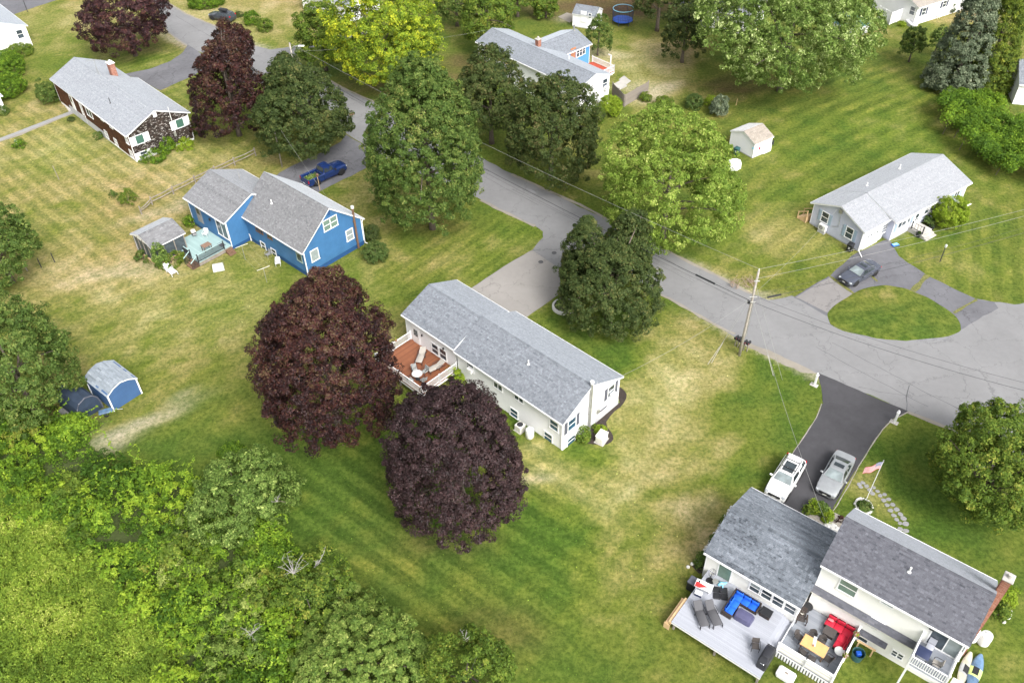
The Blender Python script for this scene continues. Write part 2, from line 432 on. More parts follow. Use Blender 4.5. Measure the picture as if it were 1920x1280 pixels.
# mowing lanes: (px, py, radius m, pixel along the lane, lane width m, strength)
LANES = [(740,960,17,(840,1028),1.15,1.2),(90,320,26,(150,365),1.0,.8),(230,640,16,(330,600),1.2,.5),(1560,260,22,(1640,215),1.7,.75),(1640,170,13,(1720,140),1.3,.9),(1450,400,14,(1520,350),1.5,.7),(1840,470,13,(1843,560),1.25,.7),
 (1120,900,13,(1180,850),1.2,.3),(980,1080,14,(1060,1010),1.3,.35),(280,120,8,(340,100),.8,.6),(870,480,9,(950,425),.9,.8),(1150,640,9,(1200,690),1.0,.45),(1660,600,6,(1720,590),1.0,.4),(1300,840,10,(1360,780),1.1,.2)]

def ell(x, y, e):
    c = G(e[0], e[1]); a = R(e[4]); ca, sa = math.cos(a), math.sin(a)
    dx = x - c.x; dy = y - c.y
    u = (dx * ca + dy * sa) / e[2]; w = (-dx * sa + dy * ca) / e[3]
    return np.exp(-(u * u + w * w) * 1.3)
def ground_colour(x, y):
    wx = x + (fbm(x, y, 6, 3, 3.) - .5) * 7; wy = y + (fbm(x, y, 6, 3, 8.) - .5) * 7
    dry = np.full_like(x, .30)
    for e in sorted(DRY, key=lambda e: -e[2] * e[3]):
        w = np.clip(ell(wx, wy, e) * 1.35, 0, 1); dry = dry * (1 - w) + e[5] * w
    n = fbm(x, y, 9, 4, 1.); n2 = fbm(x, y, 2.2, 4, 5.)
    n4 = fbm(x, y, 1.3, 3, 15.)
    dry = dry + (n - .5) * .36 + (n2 - .5) * .62 + (n4 - .5) * .45
    dry = np.clip(dry, 0, 1.1)
    lush = np.array([.070, .118, .017]); mid = np.array([.132, .162, .026]); pale = np.array([.250, .230, .078]); straw = np.array([.44, .375, .20])
    st = [(0., lush), (.36, mid), (.66, pale), (1.1, straw)]
    col = np.zeros(x.shape + (3,))
    for (a, ca), (b, cb) in zip(st[:-1], st[1:]):
        t = np.clip((dry - a) / (b - a), 0, 1)[..., None]; sel = ((dry >= a) & (dry <= b))[..., None]
        col = np.where(sel, ca * (1 - t) + cb * t, col)
    n3 = fbm(x, y, 12, 3, 20.)[..., None]
    col = col * (np.array([1, 1, 1]) + (n3 - .5) * np.array([.30, -.02, .4]))          # redder and cooler areas
    for L, c in ((SAND, (.46, .41, .31)), (LITTER_SHADE, (.10, .062, .034))):
        for e in L:
            k = np.clip(ell(wx * .35 + x * .65, wy * .35 + y * .65, e) * 1.7, 0, 1) * e[5] * (.35 + 1.1 * n2)
            k = np.clip(k, 0, 1)[..., None]; col = col * (1 - k) + np.array(c) * k
    return np.clip(col, .005, 1)

def lane_fields(x, y):
    """mower direction of each lawn: metres across, metres along, strength (two layers)"""
    out = []
    for layer in (0, 1):
        best = np.full(x.shape, .0); ac = np.zeros_like(x); al = np.zeros_like(x)
        for px, py, r, q, w, s in LANES[layer::2]:
            c = G(px, py); d = (G(*q) - c).to_2d().normalized()
            k = s * np.exp(-(((x - c.x) ** 2 + (y - c.y) ** 2) / (r * 1.1) ** 2) ** 1.6)
            m_ = k > best; best = np.where(m_, k, best)
            ac = np.where(m_, ((x - c.x) * -d.y + (y - c.y) * d.x) / (w * .78), ac); al = np.where(m_, (x - c.x) * d.x + (y - c.y) * d.y, al)
        out.append(np.stack([ac, al, best], -1))
    return out
t = NT('lawn'); co = t.coord()
cn = t.attr('Col').outputs['Color']
na = t.noise(2.6, 7, .78, co); nb = t.noise(16, 4, .7, co); nc = t.noise(.8, 5, .65, co)
c = t.mix(t.ramp(na, [(.40, 0.), (.60, 1.)]), t.mix(1.0, cn, (.60, .68, .56), 'MULTIPLY'), t.mix(1.0, cn, (1.36, 1.26, 1.38), 'MULTIPLY'))
c = t.mix(t.ramp(nc, [(.42, 0.), (.70, .55)]), c, t.mix(1.0, c, (.72, .86, .60), 'MULTIPLY'))
c = t.mix(t.ramp(nb, [(.55, 0.), (.74, .7)]), c, t.mix(1.0, c, (1.45, 1.32, 1.5), 'MULTIPLY'))
c = t.mix(t.ramp(nb, [(.26, .75), (.44, 0.)]), c, t.mix(1.0, c, (.50, .56, .45), 'MULTIPLY'))
wob = t.noise(.45, 3, .5, co); brk = t.noise(.30, 4, .6, co)
for ln in ('LaneA', 'LaneB'):
    sp = t.new('SeparateXYZ'); t.link(t.attr(ln).outputs['Vector'], sp.inputs[0])
    ph = t.math('ADD', t.math('MULTIPLY', sp.outputs[0], math.pi), t.math('MULTIPLY', t.math('SUBTRACT', wob, .5), 2.2))
    sn = t.math('MULTIPLY', t.math('SINE', ph), 2.2); sn = t.math('MINIMUM', t.math('MAXIMUM', sn, -1.0), 1.0)
    cv = t.new('CombineXYZ'); t.link(t.math('MULTIPLY', sp.outputs[0], 3.4), cv.inputs[0]); t.link(t.math('MULTIPLY', sp.outputs[1], .45), cv.inputs[1])
    stv = t.math('MULTIPLY', t.math('SUBTRACT', t.noise(1.0, 5, .7, cv.outputs[0]), .5), 3.4)
    am = t.math('MULTIPLY', sp.outputs[2], t.ramp(brk, [(.34, .25), (.62, 1.)]))
    k = t.math('MULTIPLY', t.math('MULTIPLY', t.math('ADD', t.math('MULTIPLY', sn, .55), t.math('MULTIPLY', stv, .6)), am), 1.35)
    c = t.mix(t.math('MINIMUM', t.math('MAXIMUM', k, 0.0), 1.0), c, t.mix(1.0, c, (1.42, 1.30, 1.35), 'MULTIPLY'))
    c = t.mix(t.math('MINIMUM', t.math('MAXIMUM', t.math('MULTIPLY', k, -1.0), 0.0), 1.0), c, t.mix(1.0, c, (.66, .74, .66), 'MULTIPLY'))
t.principled(c, .9, 0, .15, t.bump(t.math('ADD', nb, na), .12, .8))

def axis(lo, hi, st, far):
    a = list(np.arange(lo, hi + .01, st)); o = []; s = st; p = lo
    while p > -far: s *= 1.6; p -= s; o.insert(0, p)
    s = st; p = a[-1]; e = []
    while p < far: s *= 1.6; p += s; e.append(p)
    return np.array(o + a + e)
def put_lanes(me, V):
    for nm, f in zip(('LaneA', 'LaneB'), lane_fields(V[:, 0], V[:, 1])):
        me.attributes.new(nm, 'FLOAT_VECTOR', 'POINT').data.foreach_set('vector', f.astype(np.float32).ravel())
def grid_mesh(name, X, Y, Z, mat):
    ny, nx = X.shape; me = bpy.data.meshes.new(name)
    V = np.stack([X, Y, Z], -1).reshape(-1, 3)
    i = np.arange(ny * nx).reshape(ny, nx)
    Q = np.stack([i[:-1, :-1], i[:-1, 1:], i[1:, 1:], i[1:, :-1]], -1).reshape(-1, 4)
    fill(me, V, Q)
    a = me.attributes.new('Col', 'FLOAT_COLOR', 'POINT')
    C = np.concatenate([ground_colour(X.ravel(), Y.ravel()), np.ones((V.shape[0], 1))], 1)
    a.data.foreach_set('color', C.astype(np.float32).ravel())
    put_lanes(me, V)
    me.materials.append(M(mat)); me.polygons.foreach_set('use_smooth', np.ones(len(Q), bool))
    return me
def fill(me, V, Q):
    k = Q.shape[1]
    me.vertices.add(len(V)); me.vertices.foreach_set('co', np.ascontiguousarray(V, np.float32).ravel())
    me.loops.add(Q.size); me.loops.foreach_set('vertex_index', np.ascontiguousarray(Q, np.int32).ravel())
    me.polygons.add(len(Q)); me.polygons.foreach_set('loop_start', np.arange(0, Q.size, k, dtype=np.int32))
    me.update(calc_edges=True)
gx = axis(-105, 95, .72, 1500); gy = axis(10, 190, .72, 1500)
X, Y = np.meshgrid(gx, gy)
ground = inst('ground', grid_mesh('ground', X, Y, np.zeros_like(X), 'lawn'), None)
tag(ground, kind='structure')

# ------------------------------------------------------------------ roads, drives, paths
def asphalt(name, col, var=.18, crack=0.0, agg=.25):
    t = NT(name); co = t.coord()
    n1 = t.noise(.22, 5, .6, co); n2 = t.noise(1.6, 5, .65, co); n3 = t.noise(45, 2, .5, co)
    f = t.math('ADD', t.math('ADD', t.math('MULTIPLY', n1, .5), t.math('MULTIPLY', n2, .3)), t.math('MULTIPLY', n3, agg))
    c = t.ramp(f, [(.34, tuple(x * (1 - var * 1.5) for x in col)), (.72, tuple(x * (1 + var) for x in col))])
    if crack:
        v = t.new('TexVoronoi', feature='DISTANCE_TO_EDGE'); v.inputs['Scale'].default_value = .22
        nd = t.noise(1.1, 4, .6, co); mp = t.new('VectorMath', operation='ADD'); t.link(co, mp.inputs[0])
        cb = t.new('CombineXYZ'); t.link(t.math('MULTIPLY', nd, 2.2), cb.inputs[0]); t.link(t.math('MULTIPLY', n2, 2.0), cb.inputs[1]); t.link(cb.outputs[0], mp.inputs[1]); t.link(mp.outputs[0], v.inputs['Vector'])
        k = t.math('MULTIPLY', t.math('LESS_THAN', v.outputs['Distance'], .007), crack)
        c = t.mix(k, c, tuple(x * .35 for x in col))
    t.principled(c, .88, 0, .3, t.bump(n3, .006, .5))
asphalt('road_asphalt', (.205, .205, .208), .12, .35)
asphalt('old_asphalt', (.145, .145, .157), .28, .6)
asphalt('worn_asphalt', (.135, .135, .147), .22, .5)
asphalt('new_asphalt', (.058, .057, .062), .22, 0)
asphalt('pale_concrete', (.265, .25, .235), .10, .35)
asphalt('stone_dust', (.27, .245, .205), .2, 0)
asphalt('pale_patch', (.215, .205, .20), .14, .4)
asphalt('tar', (.09, .09, .095), .2, 0)
asphalt('patch_grey', (.24, .24, .25), .12, 0)

def ragged(pts, amp=.10, step=.55, close=True):
    """edge of a paved or planted area: subdivided and made uneven"""
    out = []; n = len(pts)
    for i in range(n if close else n - 1):
        a = Vector(pts[i]); b = Vector(pts[(i + 1) % n]); k = max(1, int((b - a).length / step))
        d = (b - a).normalized() if (b - a).length > 1e-6 else Vector((1, 0, 0)); nn = Vector((-d.y, d.x, 0))
        for j in range(k):
            p = a + (b - a) * (j / k)
            o = (float(vnoise(p.x, p.y, .9, 4.)) - .5) * 2 * amp + (float(vnoise(p.x, p.y, 4.5, 9.)) - .5) * 2 * amp
            out.append(p + nn * o)
    return out
def smooth_poly(pts, it=2):
    for _ in range(it):
        q = []
        for i in range(len(pts)):
            a, b = pts[i], pts[(i + 1) % len(pts)]
            q += [a * .75 + b * .25, a * .25 + b * .75]
        pts = q
    return pts
PAVED = []
def sheet(name, px, z, mat, amp=.10, kind='structure', rnd=0, parent=None, thick=.03):
    pts = [G(x, y) for x, y in px]
    if rnd: pts = smooth_poly(pts, rnd)
    PAVED.append([(p.x, p.y) for p in pts])
    pts = ragged(pts, amp)
    area = sum(a.x * b.y - b.x * a.y for a, b in zip(pts, pts[1:] + pts[:1]))
    if area < 0: pts = pts[::-1]
    bm = bmesh.new()
    vs = [bm.verts.new((p.x, p.y, z)) for p in pts]; lo = [bm.verts.new((p.x, p.y, z - thick)) for p in pts]
    bm.faces.new(vs).normal_update()
    for i in range(len(vs)):
        j = (i + 1) % len(vs); bm.faces.new((lo[i], lo[j], vs[j], vs[i]))
    bmesh.ops.triangulate(bm, faces=[f for f in bm.faces if len(f.verts) > 4], ngon_method='EAR_CLIP')
    me = bpy.data.meshes.new(name); bm.to_mesh(me); bm.free(); me.materials.append(M(mat))
    o = inst(name, me, parent)
    if kind: tag(o, kind=kind)
    return o
road = sheet('road', [(262,-60),(300,30),(316,62),(352,86),(410,118),(470,148),(560,190),(630,222),(648,250),(712,292),(800,330),(902,374),(960,404),(1000,422),(1017,434),(1018,445),(997,470),(1047,503),(1062,490),(1086,476),(1130,492),(1232,547),(1325,597),(1382,632),(1440,657),(1527,697),(1536,700),(1700,771),(1760,797),(1800,812),(1920,882),(2060,975),
  (2260,760),(2200,600),(2000,565),(1920,567),(1902,571),(1862,566),(1832,561),(1800,572),(1720,585),(1600,590),(1550,585),(1510,565),(1485,556),(1440,564),(1410,552),(1355,522),(1220,455),(1140,412),(960,327),(890,290),(727,204),(640,165),(575,128),(552,108),(560,96),(700,60),(690,52),(543,88),(505,94),(483,88),(415,54),(350,27),(304,0),(262,-60)][:-1], .012, 'road_asphalt', .12)
def ribbon(name, px, w, z, mat, parent, jit=.0):
    p = ragged([G(x, y) for x, y in px], jit, .7, False) + [G(*px[-1])]
    m = MB(); L = []; Rr = []
    for i, q in enumerate(p):
        d = (p[min(i + 1, len(p) - 1)] - p[max(i - 1, 0)]).normalized(); n = Vector((-d.y, d.x, 0)) * (w / 2 * (.6 + .8 * random.random()))
        L.append((q + n).to_2d()); Rr.append((q - n).to_2d())
    for i in range(len(p) - 1):
        m.face([(*Rr[i], z), (*Rr[i + 1], z), (*L[i + 1], z), (*L[i], z)])
    return m.build(name, mat, parent)
for k, (px, w) in enumerate([([(1560,642),(1700,716),(1800,768)], .05), ([(960,355),(1060,405),(1160,458),(1300,530)], .04), ([(1530,650),(1600,690),(1740,762)], .04),
    ([(1705,722),(1700,745),(1700,770)], .06), ([(1610,725),(1650,735),(1702,741)], .04), ([(650,180),(690,200),(720,218)], .05), ([(330,30),(370,55),(410,78)], .05), ([(1240,480),(1330,535),(1400,570)], .04), ([(905,330),(960,360),(1010,385)], .04)]):
    ribbon('crack_seal', px, w, .017, 'tar', road, .06)
for px, z in (([(985,353),(996,360),(1008,364),(1000,357)], 0), ([(1012,368),(1024,375),(1035,380),(1020,371)], 0)):
    sheet('patch', px, .016, 'patch_grey', .02, None, 0, road, .003)
for px in ([(1232,548),(1325,598),(1378,626)], [(960,326),(1050,367),(1140,411),(1220,454),(1300,495),(1355,521),(1408,551)], [(902,375),(960,405),(1003,424)], [(575,127),(640,164),(727,203)], [(304,0),(350,27),(415,54),(482,88)], [(1702,772),(1760,798),(1800,813)], [(316,62),(352,87)]):
    ribbon('road_grit', px, .34, .016, 'stone_dust', road, .10)
# brown iron cover in the road near the dark tree
cov = MB().lathe([(.42, 0), (.42, .006), (.3, .008)], 20).build('manhole_cover', 'brown_stair', None, Matrix.Translation(G(659, 214, .0125)))
tag(cov, 'round rusty manhole cover in the road beside the dark maple', 'manhole cover')
for (x, y, lab) in ((1039, 474, 'dark iron valve cover in the drive mouth nearest the road edge'), (1014, 491, 'dark iron valve cover at the seam of the pale drive')):
    o = MB().lathe([(.28, 0), (.28, .006), (.2, .008)], 16).build('valve_cover', 'tar', None, Matrix.Translation(G(x, y, .0125 if y < 480 else .022)))
    tag(o, lab, 'manhole cover', 'valve covers at the drive')
sheet('driveway', [(226,140),(262,148),(300,170),(330,157),(362,143),(404,116),(352,84),(345,97),(320,115),(280,130)], .020, 'old_asphalt', .10)
sheet('driveway', [(498,350),(524,323),(560,305),(600,288),(640,267),(648,252),(714,294),(692,312),(650,334),(606,356),(570,380)], .020, 'old_asphalt', .10)
sheet('driveway', [(872,548),(945,500),(997,469),(1047,502),(1053,547),(991,592),(960,622),(900,590)], .020, 'pale_concrete', .04)
sheet('driveway', [(1534,699),(1541,725),(1543,757),(1532,783),(1512,812),(1485,850),(1452,905),(1415,965),(1490,1010),(1540,990),(1560,957),(1602,885),(1635,830),(1655,803),(1672,786),(1702,771)], .020, 'new_asphalt', .05)
sheet('driveway', [(1600,478),(1665,449),(1685,480),(1740,517),(1832,561),(1864,566),(1872,578),(1803,618),(1770,585),(1710,560),(1652,550),(1600,562),(1550,592),(1486,557),(1557,515)], .020, 'worn_asphalt', .08)
sheet('driveway', [(1490,557),(1557,518),(1604,551),(1551,586)], .024, 'pale_patch', .08)
sheet('driveway', [(-60,29),(25,28),(62,15),(108,0),(150,-30),(-60,-30)], .020, 'worn_asphalt', .10)
sheet('sand_verge', [(1376,624),(1410,638),(1440,652),(1490,677),(1527,694),(1534,703),(1500,698),(1462,679),(1440,668),(1405,652),(1378,638)], .010, 'stone_dust', .16)
ribbon('gravel_edge', [(1702,773),(1672,788),(1655,805),(1636,832),(1603,887),(1561,959)], .08, .026, 'gravel', None, .05)['kind'] = 'structure'
ribbon('gravel_edge', [(1541,757),(1531,783),(1510,813),(1484,851),(1452,905)], .07, .026, 'gravel', None, .05)['kind'] = 'structure'
# grass growing in the drive's joints
JT = NT('joint_grass'); JT.principled(JT.ramp(JT.noise(5, 4), [(.3, (.07, .085, .02)), (.7, (.19, .18, .06))]), .9)
drv = [o for o in COL.objects if o.name.startswith('driveway')]
for k, (px, w, d) in enumerate([([(1740,517),(1727,531),(1711,546)], .55, 4), ([(1832,562),(1812,573),(1788,587)], .3, 4), ([(1556,517),(1580,535),(1601,551)], .35, 5), ([(1625,505),(1645,528)], .22, 4), ([(648,252),(680,272),(713,294)], .12, 1)]):
    ribbon('joint_grass', px, w, .034, 'joint_grass', drv[d], .08)
# grass island of the loop drive, a little raised
def grass_pad(name, px, h, label=None):
    pts = ragged(smooth_poly([G(x, y) for x, y in px], 2), .10, .4)
    bm = bmesh.new(); c = sum(pts, Vector()) / len(pts); rings = []
    for s, z in ((1.0, .0), (.985, .045), (.9, .06 + h * .4), (.6, .06 + h * .85), (.25, .06 + h)):
        rings.append([bm.verts.new((c.x + (p.x - c.x) * s, c.y + (p.y - c.y) * s, z)) for p in pts])
    ap = bm.verts.new((c.x, c.y, .065 + h)); n = len(pts)
    for a, b in zip(rings[:-1], rings[1:]):
        for i in range(n): bm.faces.new((a[i], a[(i + 1) % n], b[(i + 1) % n], b[i]))
    for i in range(n): bm.faces.new((rings[-1][i], rings[-1][(i + 1) % n], ap))
    bmesh.ops.subdivide_edges(bm, edges=bm.edges[:], cuts=1)
    bmesh.ops.recalc_face_normals(bm, faces=bm.faces[:])
    me = bpy.data.meshes.new(name); bm.to_mesh(me); bm.free()
    co = np.empty(len(me.vertices) * 3); me.vertices.foreach_get('co', co); co = co.reshape(-1, 3)
    a = me.attributes.new('Col', 'FLOAT_COLOR', 'POINT')
    a.data.foreach_set('color', np.concatenate([ground_colour(co[:, 0], co[:, 1]), np.ones((len(co), 1))], 1).astype(np.float32).ravel())
    put_lanes(me, co)
    me.materials.append(M('lawn')); return tag(inst(name, me, None), kind='structure')
grass_pad('grass_island', [(1550,585),(1549,597),(1560,615),(1615,630),(1690,640),(1765,635),(1801,623),(1804,612),(1787,587),(1750,563),(1710,545),(1680,537),(1652,535),(1625,540),(1600,550),(1570,568)], .12)
# mulch and gravel beds
sheet('mulch_bed', [(1079,826),(1093,831),(1135,835),(1151,826),(1150,814),(1135,797),(1147,774),(1168,760),(1178,743),(1170,729),(1155,722),(1120,760),(1100,790)], .03, 'mulch', .05, 'structure', 1, None, .05)
sheet('mulch_bed', [(1332,1020),(1377,948),(1400,930),(1420,960),(1345,1070),(1310,1075),(1296,1060)], .03, 'mulch', .05, 'structure', 0, None, .05)
sheet('gravel_bed', [(1508,962),(1530,948),(1560,958),(1590,975),(1600,990),(1570,1010),(1530,1000)], .03, 'gravel', .06, 'structure', 1, None, .05)
sheet('concrete_pad', [(1046,32),(1063,24),(1083,30),(1068,43)], .03, 'stone_dust', .03, 'structure', 0)
# front walk of the shingled house: uneven pavers
walk = sheet('path', [(139,204),(146,210),(96,230),(40,253),(-30,276),(-30,270),(40,248),(96,225)], .015, 'stone_dust', .06)
random.seed(5)
pv = MB().rbox(-.5, .5, -.5, .5, 0, .03, .02).mesh('paver', 'stone_grey')
for k in range(34):
    s = k / 33; c = G(143 + (0 - 143) * s, 207 + (262 - 207) * s, .012); d = (G(0, 262) - G(143, 207)); a = math.atan2(d.y, d.x)
    for j in (-1, 1):
        q = c + Vector((-math.sin(a), math.cos(a), 0)) * j * .20
        inst('paver', pv, walk, Matrix.Translation(q) @ Matrix.Rotation(a + random.uniform(-.08, .08), 4, 'Z') @ Matrix.Diagonal((random.uniform(.5, .72), random.uniform(.28, .38), random.uniform(.8, 1.3), 1)))
sheet('path', [(122,200),(140,193),(150,203),(133,214)], .03, 'concrete', .02)
# ------------------------------------------------------------------ house kit
TH = .16
def shingle_plane(m, O, e, s, L, S, nrm, exp=.15, tw=.21, patch=None):
    n = int(math.ceil(S / exp)); e = Vector(e); s = Vector(s); nrm = Vector(nrm); O = Vector(O)
    for i in range(n):
        y0 = i * exp; y1 = min(S, y0 + exp * 1.12); x = -random.random() * tw; cv = random.gauss(0, .05)
        while x < L:
            w = tw * random.uniform(.55, 1.35); a = max(0, x); b = min(L, x + w - .012); x += w
            if b - a < .03: continue
            t = min(1, max(0, random.gauss(.48, .13) + cv + (patch(a, y0) if patch else 0)))
            p0 = O + e * a + s * y0; p1 = O + e * b + s * y0; p2 = O + e * b + s * y1; p3 = O + e * a + s * y1
            h = nrm * random.uniform(.016, .026); l = nrm * .008
            m.face([p0 + h, p1 + h, p2 + l, p3 + l], 0, t)
            m.face([p0 + nrm * .003, p1 + nrm * .003, p1 + h, p0 + h], 0, t * .8)
class Block:
    def __init__(s, root, a0, b0, L, W, he, hr, ridge=.5, he2=None, ev=.3, rk=.2, z0=0., wall='white_siding', roof='roof_grey', trim='white_paint', T=None, fnd=None, fmat='foundation', gutter=True, patch=None, exp=.15, tw=.21, walls=None, name='wall'):
        s.root, s.T = root, (T or Matrix())
        he2 = he if he2 is None else he2
        br = b0 + W * ridge
        s.a0, s.a1, s.b0, s.b1 = a0 + rk, a0 + L - rk, b0 + ev, b0 + W - ev
        kS = (hr - he) / (br - b0); kN = (hr - he2) / (b0 + W - br)
        thv = TH + .02
        zS = he + ev * kS - thv; zN = he2 + ev * kN - thv; zr = hr - thv
        zb = z0 if fnd is None else fnd
        prof = [(s.b0, zb), (s.b1, zb), (s.b1, zN), (br, zr), (s.b0, zS)]
        m = MB()
        m.face([(s.a0, b, z) for b, z in prof][::-1], 2); m.face([(s.a1, b, z) for b, z in prof], 3)
        m.face([(s.a0, s.b0, zb), (s.a1, s.b0, zb), (s.a1, s.b0, zS), (s.a0, s.b0, zS)], 0)
        m.face([(s.a1, s.b1, zb), (s.a0, s.b1, zb), (s.a0, s.b1, zN), (s.a1, s.b1, zN)], 1)
        m.face([(s.a0, s.b0, zS), (s.a1, s.b0, zS), (s.a1, br, zr), (s.a0, br, zr)], 0)
        m.face([(s.a1, s.b1, zN), (s.a0, s.b1, zN), (s.a0, br, zr), (s.a1, br, zr)], 1)
        wm = walls or [wall] * 4
        s.wall = m.build(name, wm, root, s.T)
        q = .055
        for x, y in ((s.a0, s.b0), (s.a1, s.b0), (s.a0, s.b1), (s.a1, s.b1)):
            sx = -1 if x == s.a0 else 1; sy = -1 if y == s.b0 else 1
            c = MB(); c.box(min(x - sx * q, x + sx * .02), max(x - sx * q, x + sx * .02), min(y - sy * q, y + sy * .02), max(y - sy * q, y + sy * .02), zb, (zS if y == s.b0 else zN) - .03)
            c.build('corner_board', trim, root, s.T)
        if fnd is not None:
            MB().box(s.a0 + .03, s.a1 - .03, s.b0 + .03, s.b1 - .03, z0 - .2, fnd + .01).build('foundation', fmat, root, s.T)
        # roof slab with white edges, shingles lie on it
        a0_, a1_ = a0, a0 + L; B1 = b0 + W
        sl = MB()
        T0 = [(b0, he), (br, hr), (B1, he2)]; U = [(b, z - TH) for b, z in T0]
        for x, rev in ((a0_, True), (a1_, False)):
            for i in (0, 1):
                f = [(x, *U[i]), (x, *U[i + 1]), (x, *T0[i + 1]), (x, *T0[i])]
                sl.face(f[::-1] if rev else f, 1)
        for i in (0, 1):
            sl.face([(a0_, *T0[i]), (a1_, *T0[i]), (a1_, *T0[i + 1]), (a0_, *T0[i + 1])], 0)
            sl.face([(a0_, *U[i + 1]), (a1_, *U[i + 1]), (a1_, *U[i]), (a0_, *U[i])], 1)
        sl.face([(a0_, *U[0]), (a1_, *U[0]), (a1_, *T0[0]), (a0_, *T0[0])], 1)
        sl.face([(a1_, *U[2]), (a0_, *U[2]), (a0_, *T0[2]), (a1_, *T0[2])], 1)
        s.roof = sl.build('roof', ['roof_under', trim], root, s.T)
        sh = MB()
        vS = Vector((0, br - b0, hr - he)); vN = Vector((0, br - B1, hr - he2))
        ex = Vector((1, 0, 0)); nS = ex.cross(vS).normalized(); nN = vN.cross(ex).normalized()
        shingle_plane(sh, (a0_ - .02, b0 - .03, he - .03 * kS), ex, vS.normalized(), L + .04, vS.length + .03, nS, exp, tw, patch)
        shingle_plane(sh, (a0_ - .02, B1 + .03, he2 - .03 * kN), ex, vN.normalized(), L + .04, vN.length + .03, nN, exp, tw, patch)
        x = a0_
        while x < a1_:
            w = min(.3, a1_ - x); t_ = min(1, max(0, random.gauss(.38, .12)))
            for v, sg in ((vS, nS), (vN, nN)):
                d = v.normalized(); p = Vector((x, br, hr)) + sg * .035; q = Vector((x + w, br, hr)) + sg * .028
                f = [p - d * .15, q - d * .15, q, p]
                sh.face(f if v is vS else f[::-1], 0, t_)
            x += w
        o = sh.build('shingles', roof, s.roof); tag(o, kind='stuff')
        if gutter:
            for b, z, d in ((b0, he, -1), (B1, he2, 1)):
                g = MB(); y0, y1 = sorted((b + d * .005, b + d * .11))
                g.box(a0_ + .02, a1_ - .02, y0, y1, z - .15, z - .035); g.build('gutter', trim, root, s.T)
        s.zS, s.zN = zS, zN
        s.world = (Matrix.Translation(root.location) @ Matrix.Rotation(root.rotation_euler.z, 4, 'Z')) @ s.T
    def face(s, f):
        z = Vector((0, 0, 1))
        o, x, n = {'S': ((s.a0, s.b0, 0), (1, 0, 0), (0, -1, 0)), 'N': ((s.a1, s.b1, 0), (-1, 0, 0), (0, 1, 0)),
                   'W': ((s.a0, s.b1, 0), (0, -1, 0), (-1, 0, 0)), 'E': ((s.a1, s.b0, 0), (0, 1, 0), (1, 0, 0))}[f]
        m = Matrix((Vector(x), z, Vector(n))).transposed().to_4x4(); m.translation = Vector(o)
        return s.T @ m
    def hit(s, f, px, py):
        """place on the wall plane seen at a photo point"""
        m = Matrix.Translation(s.root.location) @ Matrix.Rotation(s.root.rotation_euler.z, 4, 'Z') @ s.face(f)
        i = m.inverted(); o, d = ray(px, py); o = i @ o; d = i.to_3x3() @ d
        k = -o.z / d.z; p = o + d * k
        return p.x, p.y
    def at(s, f, px=None, sz=None, out=0.0):
        x, z = s.hit(f, *px) if px else sz
        return s.face(f) @ Matrix.Translation((x, z, out))
_wc = {}
def win_mesh(w, h, kind, fm, gm, g2):
    k = (round(w, 2), round(h, 2), kind, fm, gm, g2)
    if k in _wc: return _wc[k]
    fr = MB(); t = .085
    fr.box(-w / 2 - t, w / 2 + t, h / 2, h / 2 + t, 0, .05); fr.box(-w / 2 - t - .03, w / 2 + t + .03, -h / 2 - t, -h / 2, 0, .075)
    fr.box(-w / 2 - t, -w / 2, -h / 2, h / 2, 0, .05); fr.box(w / 2, w / 2 + t, -h / 2, h / 2, 0, .05)
    cells = []
    if kind == 'double':
        fr.box(-w / 2, w / 2, -.03, .03, 0, .04); cells = [(-w / 2, w / 2, .03, h / 2), (-w / 2, w / 2, -h / 2, -.03)]
    elif kind in ('pair', 'slider'):
        fr.box(-.035, .035, -h / 2, h / 2, 0, .045); cells = [(-w / 2, -.035, -h / 2, h / 2), (.035, w / 2, -h / 2, h / 2)]
    elif kind == 'quad':
        fr.box(-.05, .05, -h / 2, h / 2, 0, .045); fr.box(-w / 2, w / 2, -.03, .03, 0, .04)
        cells = [(a, b, c, d) for a, b in ((-w / 2, -.05), (.05, w / 2)) for c, d in ((.03, h / 2), (-h / 2, -.03))]
    elif kind == 'grid':
        for i in (1, 2): x = -w / 2 + w * i / 3; fr.box(x - .018, x + .018, -h / 2, h / 2, 0, .035)
        for i in (1, 2): y = -h / 2 + h * i / 3; fr.box(-w / 2, w / 2, y - .018, y + .018, 0, .033)
        cells = [(-w / 2 + w * i / 3 + .018, -w / 2 + w * (i + 1) / 3 - .018, -h / 2 + h * j / 3 + .018, -h / 2 + h * (j + 1) / 3 - .018) for i in range(3) for j in range(3)]
    else: cells = [(-w / 2, w / 2, -h / 2, h / 2)]
    fme = fr.mesh('window', fm); ps = []
    for i, (a, b, c, d) in enumerate(cells):
        p = MB(); p.box(a - .004, b + .004, c - .004, d + .004, .002, .018); ps.append(p.mesh('pane', g2 if (g2 and i == 0) else gm))
    _wc[k] = (fme, ps); return _wc[k]
def window(blk, f, px=None, w=.9, h=1.2, kind='double', frame='white_paint', gm='window_glass', g2=None, sz=None, shutters=None, sw=.38, name='window'):
    m = blk.at(f, px, sz, .004)
    fme, ps = win_mesh(w, h, kind, frame, gm, g2)
    o = inst(name, fme, blk.root, m)
    for p in ps: inst('pane', p, o)
    if shutters:
        sm = MB(); sm.rbox(-sw / 2, sw / 2, -h / 2 - .08, h / 2 + .08, 0, .045, .012)
        for i in range(int(h / .12)): y = -h / 2 + .06 + i * .12; sm.box(-sw / 2 + .05, sw / 2 - .05, y - .04, y + .03, .045, .053)
        me = sm.mesh('shutter', shutters)
        for d in (-1, 1): inst('shutter', me, blk.root, m @ Matrix.Translation((d * (w / 2 + .10 + sw / 2), 0, 0)))
    return o
